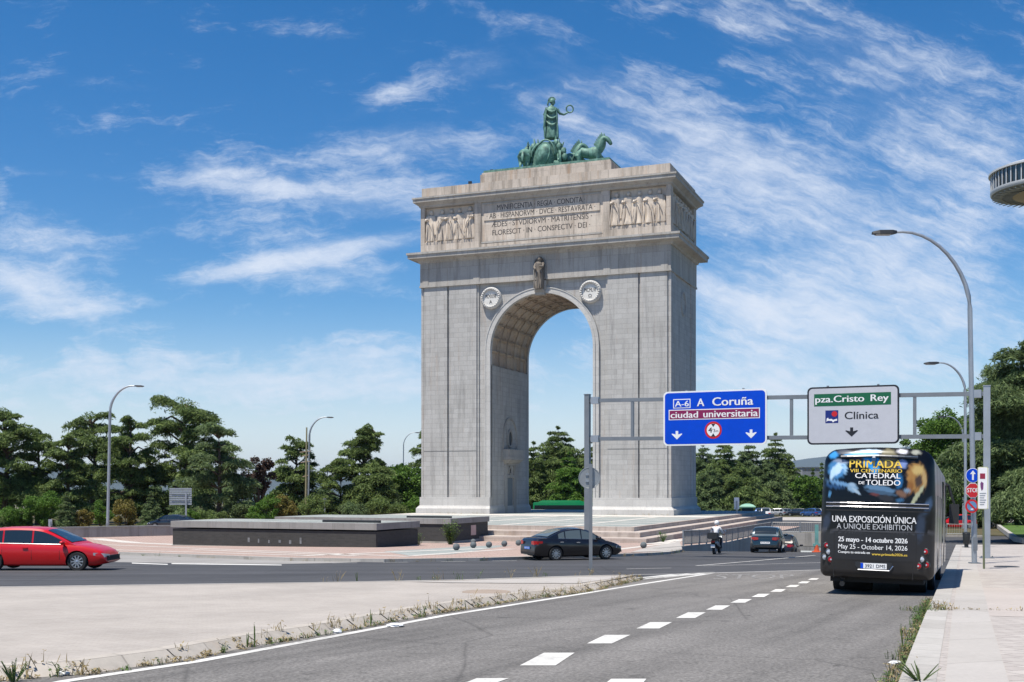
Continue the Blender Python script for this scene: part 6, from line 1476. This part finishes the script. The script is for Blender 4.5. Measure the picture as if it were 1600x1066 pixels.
def print_colour(x, a, z):
    if x < .62:   # tail
        px = 1366.5+a/2.55*167; py = 931.5-z/3.42*229
        c = S(9, 9, 11) if py < 832 else S(40, 40, 43)
        if py > 876: c = S(38, 36, 36)
        if 830 <= py <= 833.5: c = S(70, 70, 74)
        for cx, cy, rx, ry, rot, col, soft in PATCH:
            dx_, dy_ = px-cx, py-cy
            if abs(dx_) > rx+ry or abs(dy_) > rx+ry: continue
            cr, sr = math.cos(R(rot)), math.sin(R(rot)); u_, v_ = (dx_*cr+dy_*sr)/rx, (-dx_*sr+dy_*cr)/ry; d = math.hypot(u_, v_)+.10*math.sin(px*.55+cy)*math.cos(py*.6)
            w = max(0, min(1, (1-d)/(soft*.8))); w = w*w*(3-2*w)
            if py > 790: w *= .7
            c = c*(1-w)+col*w
        return c
    # flanks and roof: blurred upright bands of the same picture, flanks lightened for reflected light
    n1 = .5+.5*math.sin(x*2.3+math.sin(z*1.7)*1.2); n2 = .5+.5*math.sin(x*5.1+z*.8+2); n3 = .5+.5*math.sin(z*2.6+x*.7)
    c = S(100, 92, 84)*(1-n1)+S(140, 135, 130)*n1; c = c*(1-.5*n2)+S(56, 42, 40)*.5*n2
    if 1.2 < z < 1.9: c = c*(1-.5*n3)+S(96, 104, 66)*.5*n3
    if z > 2.1: c = c*.6+S(84, 74, 84)*.4*n2
    if z < 1.0: c = c*.55+S(185, 176, 165)*.5*n1
    return np.minimum(c*3.0, .7) if z < 3.3 else c  # pavement reflection painted in by lifting the flank colours
att = body.data.color_attributes.new('print', 'FLOAT_COLOR', 'POINT')
att.data.foreach_set('color', np.array([tuple(print_colour(v.co.x, -v.co.y, v.co.z))+(1.0,) for v in body.data.vertices], dtype=np.float32).ravel())
def tail_fn(d=.006): return lambda a, z: (rear_x(a, z)-d, -a, z)
M_YEL = plain('yellow print', (.72, .50, .06), .4, 0, .05); M_PW = plain('white print', (.78, .78, .78), .4, 0, .04); M_PG = plain('pale grey print', (.48, .49, .51), .4, 0, .04)
def tail_text(body_, x0, y0, x1, y1, mat, bold=0.0):
    a0, z1 = bpx(x0, y0); a1, z0 = bpx(x1, y1); return lettering(body_, a0, a1, z0, z1, 0, mat, BUS, bold, fn=tail_fn())
tail_text('PRIMADA', 1325, 719.5, 1402, 732, M_YEL, .02); tail_text('VIII CENTENARIO', 1326, 734, 1402, 739.5, M_YEL, .02); tail_text('CATEDRAL', 1334, 740.5, 1400, 748.5, M_PW, .02); tail_text('DE', 1339.5, 753.5, 1348, 758, M_PW, .02); tail_text('TOLEDO', 1350, 751, 1400, 759.5, M_PW, .02)
tail_text('UNA EXPOSICIÓN ÚNICA', 1301, 805.5, 1424, 818, M_PW, .012); tail_text('A UNIQUE EXHIBITION', 1308, 820, 1418, 830, M_PG); tail_text('25 mayo - 14 octubre 2026', 1311, 841, 1412, 851, M_PW, .03); tail_text('May 25 - October 14, 2026', 1311, 852.5, 1412, 862, M_PW, .008); tail_text('Compra tu entrada en', 1311, 862.8, 1358, 868, M_PW, .03); tail_text('www.primada2026.es', 1361, 864.6, 1412, 869.8, M_YEL, .03)
def tail_patch(name, pts, mat, d=.012, sub=10, parent=BUS):
    """a strip following the curve of the tail: pts are (x, y0, y1) columns in tail pixels"""
    m = MB(); vs = []
    for px, y0, y1 in pts:
        for y in (y0, y1): a, z = bpx(px, y); vs.append((rear_x(a, z)-d, -a, z))
    m.add(vs, [(2*i, 2*i+1, 2*i+3, 2*i+2) for i in range(len(pts)-1)]); return m.build(name, mat, parent)
cols = [1291+150*i/14 for i in range(15)]
for y in (787.6, 793.5):
    m = MB(); m.tube([(rear_x(*bpx(x, y))-.012, -bpx(x, y)[0], bpx(x, y)[1]) for x in cols], .014, 6); m.build('trim_strip', M_CHROME, BUS)
tail_patch('grille_slot', [(x, 788.5, 792.8) for x in cols], M_BLACK, .008); tail_patch('panel_gap', [(x, 798.6, 800.2) for x in cols], M_BLACK, .006)
m = MB(); m.tube([(rear_x(*bpx(x, 713.5+abs(x-1366)*.03))-.04, -bpx(x, 713)[0], bpx(x, 713.5+abs(x-1366)*.03)[1]) for x in [1312+112*i/12 for i in range(13)]], .035, 6); m.build('spoiler', plain('dark spoiler', (.02, .035, .06), .3), BUS)
a, z = bpx(1361, 717); m = MB(); m.box(rear_x(a, z)-.09, rear_x(a, z)+.02, -a-.05, -a+.05, z-.07, z+.05); cm = m.build('camera_box', plain('dark blue casing', (.02, .06, .14), .4), BUS); m = MB(); m.box(rear_x(a, z)-.095, rear_x(a, z)-.09, -a-.03, -a+.03, z+.01, z+.04); m.build('sticker', M_WHITE, cm)
for px, py, mt in ((1293.5, 856, M_TAIL), (1297, 866, M_LENS), (1291, 874.5, M_LENS), (1300, 878, M_TAIL), (1437, 860.5, M_TAIL), (1432, 872.5, M_LENS), (1428, 883, M_TAIL), (1439, 881, M_TAIL)):
    a, z = bpx(px, py); T = Matrix.Translation((rear_x(a, z)+.0, -a, z)) @ Matrix.Rotation(R(-26*a/BW), 4, 'Z') @ Matrix.Rotation(R(-90), 4, 'Y')
    m = MB(); m.lathe([(.085, -.05), (.085, .0), (.075, .008), (.066, -.002)], 20, T, cap=False); lr = m.build('round_lamp', M_DARK, BUS, 40); m = MB(); m.lathe([(.066, -.002), (.045, .01), (.0, .013)], 20, T, cap=False); m.build('lens', mt, lr, 50); m = MB(); m.lathe([(.022, .012), (.018, .02), (0, .022)], 12, T, cap=False); m.build('bulb', M_LENS, lr)
(a0, z1), (a1, z0) = bpx(1337, 879.5), bpx(1390, 891.5); m = MB(); m.prism([(-a0, z0+.1), (-a0-.08, z0), (-a1+.08, z0), (-a1, z0+.1), (-a1, z1), (-a0, z1)], -.006, .03, 'x'); m.build('plate_recess', M_DARK, BUS)
(a0, z1), (a1, z0) = bpx(1345, 881), bpx(1383, 889.5); m = MB(); m.box(-.02, -.008, -a1, -a0, z0, z1); np_ = m.build('number_plate', M_WHITE, BUS); m = MB(); m.box(-.023, -.0205, -a0-.06, -a0, z0+.002, z1-.002); m.build('blue_strip', M_SBLUE, np_)
lettering('3921 DMS', a0+.1, a1-.03, z0+.025, z1-.025, 0, M_SBLACK, np_, .01, fn=lambda a, z: (-.0235, -a, z))
m = MB(); m.tube([(-.02, -a0+.06, z0-.03), (-.02, -a1-.06, z0-.035), (-.01, -a1-.14, z0+.08)], .014, 6); m.build('plate_trim', M_CHROME, BUS)
(a0, z1), (a1, z0) = bpx(1284, 878), bpx(1452, 905)
tail_patch('panel_gap', [(x, 876.3, 877.1) for x in [1306+114*i/12 for i in range(13)]], M_BLACK, .006)
tail_patch('panel_gap', [(x, 832.4, 833.1) for x in cols], M_BLACK, .006)
for x0 in (1304, 1424): tail_patch('panel_gap', [(x0, 834, 876), (x0+.9, 834, 876)], M_BLACK, .006)
for px in (1305, 1420):
    m = MB(); a, z = bpx(px, 892); m.box(rear_x(a, z)-.008, rear_x(a, z)-.002, -a-.006, -a+.006, z-.2, z+.2); m.build('bumper_gap', M_BLACK, BUS)
m = MB(); m.box(.4, BL-.5, -1.05, 1.05, .28, .6); m.build('underbody', M_BLACK, BUS)
m = MB(); m.tube([(.25, .75, .38), (.25, .75, .26), (.1, .75, .24)], .06, 8); m.build('exhaust_pipe', M_DARK, BUS)
ty, rim, bd = wheel_mesh(.50, .30, 10)
for wx in (3.1, 8.9):
    for sgn in (-1, 1):
        w = bpy.data.objects.new('wheel', ty); link(w, BUS); w.location = (wx, sgn*1.06, .5); r_ = bpy.data.objects.new('rim', rim); link(r_, w)
m = MB(); m.lathe([(.3, -.45), (.5, -.45), (.5, .45), (.3, .45)], 26, Matrix.Translation((1.9, .66, .5)) @ Matrix.Rotation(R(90), 4, 'X')); m.build('wheel', M_BLACK, BUS)
m = MB(); m.lathe([(.3, -.3), (.5, -.3), (.5, .3), (.3, .3)], 26, Matrix.Translation((1.9, -.76, .5)) @ Matrix.Rotation(R(90), 4, 'X')); m.build('wheel', M_BLACK, BUS)
for x0, x1 in ((7.0, 8.0), (10.6, 11.5)):
    m = MB(); m.box(x0, x1, -BW*1.002-.004, -BW*.98, .5, 2.9); m.build('door', M_GLASS, BUS)
m = MB()
for x in (2.3, 4.2, 5.9): m.box(x-.008, x+.008, -BW-.003, -BW*.99, .7, 2.4)
m.build('panel_gap', M_BLACK, BUS)
for sgn in (-1, 1):
    m = MB(); m.tube([(BL-.3, sgn*1.0, 3.1), (BL+.25, sgn*1.32, 2.95), (BL+.28, sgn*1.52, 2.3)], [.05, .05, .04], 8); m.box(BL+.16, BL+.34, min(sgn*1.36, sgn*1.66), max(sgn*1.36, sgn*1.66), 1.7, 2.35); m.build('mirror', M_DARK, BUS)
m = MB(); m.prism(rrect(-1.0, 1.0, Z1+.02, Z1+.16, .06), 4.0, 6.5, 'y', Matrix(((0, 1, 0, 0), (1, 0, 0, 0), (0, 0, 1, 0), (0, 0, 0, 1)))); m.build('roof_unit', M_DARK, BUS)

# ------------------------------------------------------------------ scooter and rider
Y = 62.5; sx = at(1120, Y); sz = g(Y); hd = R(68)      # heading: away and to the right
SCO = thing('scooter', 'dark scooter with a silver flank and a black top case riding into the underpass', 'scooter', (sx, Y, sz), hd)
ty, rim, bd = wheel_mesh(.27, .13, 6)
for x in (-.62, .70): w = bpy.data.objects.new('wheel', ty); link(w, SCO); w.location = (x, 0, .27); r_ = bpy.data.objects.new('rim', rim); link(r_, w)
M_SIL = plain('silver scooter panel', (.34, .37, .39), .35, .5)
m = MB(); m.ring([[(x, -w, z0), (x, w, z0), (x, w*.8, z1), (x, -w*.8, z1)] for x, w, z0, z1 in ((-.95, .06, .62, .74), (-.8, .16, .52, .80), (-.4, .19, .40, .80), (-.02, .19, .32, .74), (.12, .17, .28, .46), (.38, .17, .28, .40), (.5, .18, .3, .7))]); m.build('body', M_DARK, SCO, 50)
m = MB(); m.ring([[(x, -w, z0), (x, w, z0), (x, w*.75, z1), (x, -w*.75, z1)] for x, w, z0, z1 in ((.45, .20, .34, .78), (.62, .22, .5, 1.0), (.74, .17, .62, 1.02), (.86, .06, .6, .86))]); m.build('front_fairing', M_SIL, SCO, 50)
for sgn in (-1, 1):
    m = MB(); m.ring([[(x, sgn*(w+.002), z0), (x, sgn*(w+.02), (z0+z1)/2), (x, sgn*(w*.9), z1)] for x, w, z0, z1 in ((-.9, .10, .6, .7), (-.6, .18, .5, .72), (-.2, .19, .42, .62), (.05, .18, .36, .5))], False, False); m.build('side_panel', M_SIL, SCO, 60)
m = MB(); m.ring([[(x, -w, z), (x, w, z), (x, w*.8, z+.1), (x, -w*.8, z+.1)] for x, w, z in ((-.62, .15, .78), (-.2, .17, .76), (.1, .12, .74))]); m.build('saddle', M_BLACK, SCO, 50)
m = MB(); m.prism(rrect(-.27, .27, .86, 1.20, .1), -.30, .12, 'y', Matrix.Translation((-.88, 0, 0)) @ Matrix(((0, 1, 0, 0), (1, 0, 0, 0), (0, 0, 1, 0), (0, 0, 0, 1)))); m.build('top_case', M_DARK, SCO, 40)
m = MB(); m.box(-.98, -.93, -.10, .10, .66, .76); m.build('tail_light', M_TAIL, SCO); m = MB(); m.box(-1.02, -1.0, -.11, .11, .40, .56); m.build('number_plate', M_WHITE, SCO); m = MB(); m.ring([[(x, -.08, z), (x, .08, z), (x, .08, z+.02), (x, -.08, z+.02)] for x, z in ((-.8, .62), (-1.0, .42))]); m.build('rear_mudguard', M_BLACK, SCO)
m = MB(); m.tube([(.5, -.34, 1.03), (.58, 0, 1.02), (.5, .34, 1.03)], .018, 6); m.tube([(.58, 0, 1.0), (.70, 0, .27)], .03, 6); m.build('handlebar', M_DARK, SCO)
m = MB(); m.ring([[(.66-.02*k, -.2+.03*k, .98+.12*k), (.66-.02*k, .2-.03*k, .98+.12*k)] for k in range(4)], False, False); m.build('windscreen', M_GLASSL, SCO)
for sgn in (-1, 1):
    m = MB(); m.tube([(.52, sgn*.22, 1.03), (.5, sgn*.32, 1.2)], .01, 5); m.ball((.5, sgn*.34, 1.23), .02, .06, .045, 8, 6); m.build('mirror', M_CHROME, SCO)
# rider
s = Skel()
s.chain([(-.22, 0, .90), (-.18, 0, 1.08), (-.10, 0, 1.26), (-.06, 0, 1.40), (-.04, 0, 1.50)], [(.15, .17), (.13, .15), (.14, .18), (.12, .17), .062], name='neck')
s.chain([(-.01, 0, 1.60), (.0, 0, 1.68)], [.085, .09], 'neck')
for sg in (-1, 1):
    s.chain([(-.08, sg*.2, 1.40), (.02, sg*.30, 1.17), (.32, sg*.31, 1.06), (.44, sg*.30, 1.055)], [.072, .055, .042, .034], 3)
    s.chain([(-.16, sg*.11, .88), (.22, sg*.17, .86), (.30, sg*.17, .62), (.24, sg*.16, .42), (.36, sg*.16, .37)], [.10, .082, .064, .048, .04], 0)
RID = thing('person', 'person in white helmet and pale shirt riding a scooter, hands on the bars', 'person', (sx, Y, sz), hd)
me = s.mesh(2); M_SHIRT = plain('pale shirt cloth', (.60, .61, .64), .85, 0, .1, 8); M_TROU = plain('dark trousers cloth', (.03, .034, .05), .9, 0, .2, 8); M_SKIN = plain('skin', (.45, .25, .17), .6, 0, .06)
me.materials.append(M_SHIRT); me.materials.append(M_TROU); me.materials.append(M_SKIN)
for p_ in me.polygons:
    c = p_.center; p_.material_index = 1 if (c.z < .94 and c.x < .5) else (2 if (c.x > .14 and 1.0 < c.z < 1.2) or c.z > 1.49 else 0)
pb = bpy.data.objects.new('body', me); link(pb, RID)
for sg in (-1, 1):
    m = MB()
    for k in range(4): m.tube([(.43, sg*(.27+.022*k), 1.075), (.49, sg*(.27+.022*k), 1.065), (.505, sg*(.27+.022*k), 1.03), (.48, sg*(.27+.022*k), 1.005-.004*(k == 3))], [.011, .011, .010, .008], 6)
    m.tube([(.44, sg*.265, 1.05), (.47, sg*.25, 1.02), (.5, sg*.255, 1.0)], [.013, .011, .009], 6); m.build('hand', M_SKIN, RID, 60)
    m = MB(); m.ring([[(x, sg*.16-w, .325), (x, sg*.16+w, .325), (x, sg*.16+w*.8, .325+h), (x, sg*.16-w*.8, .325+h)] for x, w, h in ((.18, .045, .1), (.26, .05, .12), (.38, .05, .075), (.47, .035, .04))]); m.build('shoe', M_BLACK, RID, 50)
m = MB(); m.ball((.0, 0, 1.69), .145, .13, .145, 18, 14); h = m.build('helmet', plain('white helmet shell', (.74, .74, .73), .25, 0, .04, coat=.5), RID, 60)
m = MB(); n = 12
m.ring([[(.0+.149*math.cos(a), .134*math.sin(a), z) for a in [R(-62)+R(124)*k/n for k in range(n+1)]] for z in (1.63, 1.69, 1.735)], False, False); m.build('visor', M_GLASS, h, 60)

# ------------------------------------------------------------------ weeds, dry grass and litter along the kerbs
def tufts(name, spots, mat, seed):
    rs = random.Random(seed); m = MB()
    for x, y, z, h, w, n in spots:
        for _ in range(n):
            a = rs.random()*6.28; l = h*rs.uniform(.4, 1.1); o = Vector((x+rs.gauss(0, w*.4), y+rs.gauss(0, w*.4), z)); t = Vector((math.cos(a)*l*rs.uniform(.15, .7), math.sin(a)*l*rs.uniform(.15, .7), l)); s_ = Vector((-math.sin(a), math.cos(a), 0))*(.004+.008*h)
            m.add([o-s_, o+s_, o+t*.55+s_*.8+Vector((0, 0, l*.1)), o+t], [(0, 1, 2, 3)])
            if rs.random() < .35:
                for _k in range(3): c = o+t*rs.uniform(.5, 1); d = Vector((rs.gauss(0, 1), rs.gauss(0, 1), rs.gauss(0, .6))).normalized()*.05*rs.uniform(.5, 1.3); e_ = d.cross(Vector((0, 0, 1)))*.4; m.add([c, c+d*.5+e_, c+d, c+d*.5-e_], [(0, 1, 2, 3)])
    return tag(m.build(name, mat), kind='stuff')
rs = random.Random(12); sp1, sp2 = [], []
def along(line, step, jit, f, dens=1.0):
    for i in range(len(line)-1):
        a, b = line[i], line[i+1]; k = max(1, int((b-a).length/step))
        for q in range(k):
            if rs.random() < dens: p = a.lerp(b, (q+rs.random())/k)+Vector((rs.gauss(0, jit), rs.gauss(0, jit))); f(p)
ftl = [P(*p) for p in foot[1:]]
fo = offset_line(ftl, -.05)
along(fo, .055, .05, lambda p: (sp1 if rs.random() < .72 else sp2).append((p.x, p.y, g(p.y), rs.uniform(.03, .12)*(2.4 if rs.random() < .06 else 1), .09, rs.randint(5, 12))), .6)
along(offset_line(ftl, .12), .25, .08, lambda p: sp1.append((p.x, p.y, g(p.y)+.08, rs.uniform(.05, .2), .12, rs.randint(5, 12))), .6)
along(offset_line(ftl, .05), .5, .08, lambda p: sp1.append((p.x, p.y, g(p.y)+HI, rs.uniform(.10, .32), .10, rs.randint(3, 7))), .35)
bl = [P(x, y, h=HI) for x, y in back[:5]]
along(bl, .4, .1, lambda p: (sp1 if rs.random() < .6 else sp2).append((p.x, p.y, g(p.y)+HI, rs.uniform(.1, .4), .14, rs.randint(4, 12))), .5)
kl = offset_line(KR[1:4]+[KR[3]+DP*1.5], .10)
along(kl, .05, .07, lambda p: (sp2 if rs.random() < .62 else sp1).append((p.x, p.y, g(p.y), rs.uniform(.04, .17), .10, rs.randint(5, 11))), .7)
jw = P(1456, 952, h=.15); 
for _ in range(16): sp2.append((jw.x-.15+rs.gauss(0, .14), jw.y+rs.gauss(0, .3), g(jw.y)+.1, rs.uniform(.06, .2), .12, 9))
for _ in range(14): sp1.append((jw.x+.15+rs.gauss(0, .2), jw.y+rs.gauss(0, .22), g(jw.y)+.12, rs.uniform(.06, .22), .12, 8))
for k in range(30): sp1.append((jw.x+.3+.11*k, jw.y-.045*k+rs.gauss(0, .03), g(jw.y)+.15, rs.uniform(.02, .06), .06, 5))
pzl = [PZ[i] for i in range(2, len(PZ))]
along(offset_line(pzl, -.06), .8, .06, lambda p: (sp1 if rs.random() < .6 else sp2).append((p.x, p.y, g(p.y), rs.uniform(.08, .25), .2, 12)), .6)
fbx = [(-15.6+.5*k, -.12) for k in range(32)]
for x, y in fbx:
    if rs.random() < .6: q = Vector((-9, 76))+RT*x+DP*y; (sp1 if rs.random() < .6 else sp2).append((q.x, q.y, g(q.y)+.13, rs.uniform(.08, .3), .2, 14))
for k in range(60):
    q = Vector((Ao.x, Ao.y))+RT*(-16+32*k/60+rs.gauss(0, .1))+DP*(-.55)
    if abs(-16+32*k/60) > 6.2 and rs.random() < .6: sp1.append((q.x, q.y, -1.55, rs.uniform(.1, .3), .3, 14))
tufts('dry_grass', sp1, LEAF_DRY, 1); tufts('weeds', sp2, LEAF_WEED, 2)
def wplant(label, px, py, h, hpx, n, mat, seed, w=.12, **k):
    p = P(px, py, h=h); plant('weed', label, p.x, p.y, g(p.y)+h, hpx/FPX*p.y, w, n, mat, seed, 'weed', **k)
wplant('leafy weed clump at the kerb in the bottom left corner', 22, 1066, 0, 38, 16, LEAF_WEED, 5, .16, wide=.3, blade=.34)
wplant('tall thin green weed stalk standing behind the island kerb', 398, 1012, 0, 44, 2, LEAF_WEED, 6, .03, blade=.3)
wplant('short dark green weed stalk left of the tall thin one', 386, 1012, 0, 26, 4, LEAF_WEED, 7, .04, blade=.3)
wplant('green weed stalk beside another above the white bag', 579, 979, 0, 28, 4, LEAF_WEED, 8, .05, blade=.3)
wplant('green weed stalk left of its twin above the white bag', 571, 980, 0, 20, 3, LEAF_WEED, 9, .04, blade=.3)
wplant('single upright green weed at the middle of the island kerb', 728, 953, 0, 20, 3, LEAF_WEED, 10, .04, blade=.3)
wplant('dark weed stalk on the far edge of the island', 558, 908, HI, 14, 4, LEAF_WEED, 11, .1, blade=.3)
wplant('spreading green weed on the right kerb in the bottom corner', 1438, 1064, .15, 30, 16, LEAF_WEED, 12, .30, wide=.16, blade=.36)
wplant('thin dark weed growing in the gutter by the right kerb', 1411, 1010, 0, 40, 4, LEAF_WEED, 13, .1, blade=.35)
def litter(name, label, px, py, r, mat, seed, flat_=.35, h=0.0):
    p = P(px, py, h=h); m = MB(); m.ball((0, 0, r*flat_*.8), r, r*.75, r*flat_, 12, 8, None, .55, seed); tag(m.build(name, mat, None, 30, (p.x, p.y, g(p.y)+h)), label, 'litter')
M_BAG = plain('crumpled white plastic', (.66, .68, .70), .4, 0, .12, 14)
litter('plastic_bag', 'flattened white plastic bag lying on the white edge line', 617, 980, .14, M_BAG, 1, .28); litter('paper_scrap', 'white paper scrap among dry weeds left of the white bag', 527, 990, .07, M_BAG, 2, .6); litter('paper_scrap', 'white paper scrap at the kerb in the bottom left corner', 98, 1056, .075, M_BAG, 3, .4)
litter('wrapper', 'bright orange wrapper at the kerb in the bottom left corner', 67, 1053, .05, plain('orange wrapper plastic', (.75, .16, .03), .4), 4, .8); litter('plastic_bag', 'grey plastic bag lying at the left corner of the dark basin', 288, 850.5, .38, plain('grey plastic', (.36, .38, .42), .5), 5, .4, .13); litter('paper_scrap', 'pale scrap lying in the gutter near the right kerb', 1399, 1038, .08, M_BAG, 6, .3)
# ------------------------------------------------------------------ air: far hills fade to blue
m = MB(); m.box(-24000, 24000, -70, 22000, -61, 330)
hm_ = bpy.data.materials.new('haze'); hm_.use_nodes = True; t_ = hm_.node_tree; t_.nodes.remove(t_.nodes['Principled BSDF'])
pv = t_.nodes.new('ShaderNodeVolumePrincipled'); pv.inputs['Color'].default_value = (.62, .76, .95, 1); pv.inputs['Density'].default_value = 3.6e-5; pv.inputs['Anisotropy'].default_value = .2
t_.links.new(pv.outputs[0], t_.nodes['Material Output'].inputs['Volume'])
tag(m.build('haze', hm_), kind='stuff')
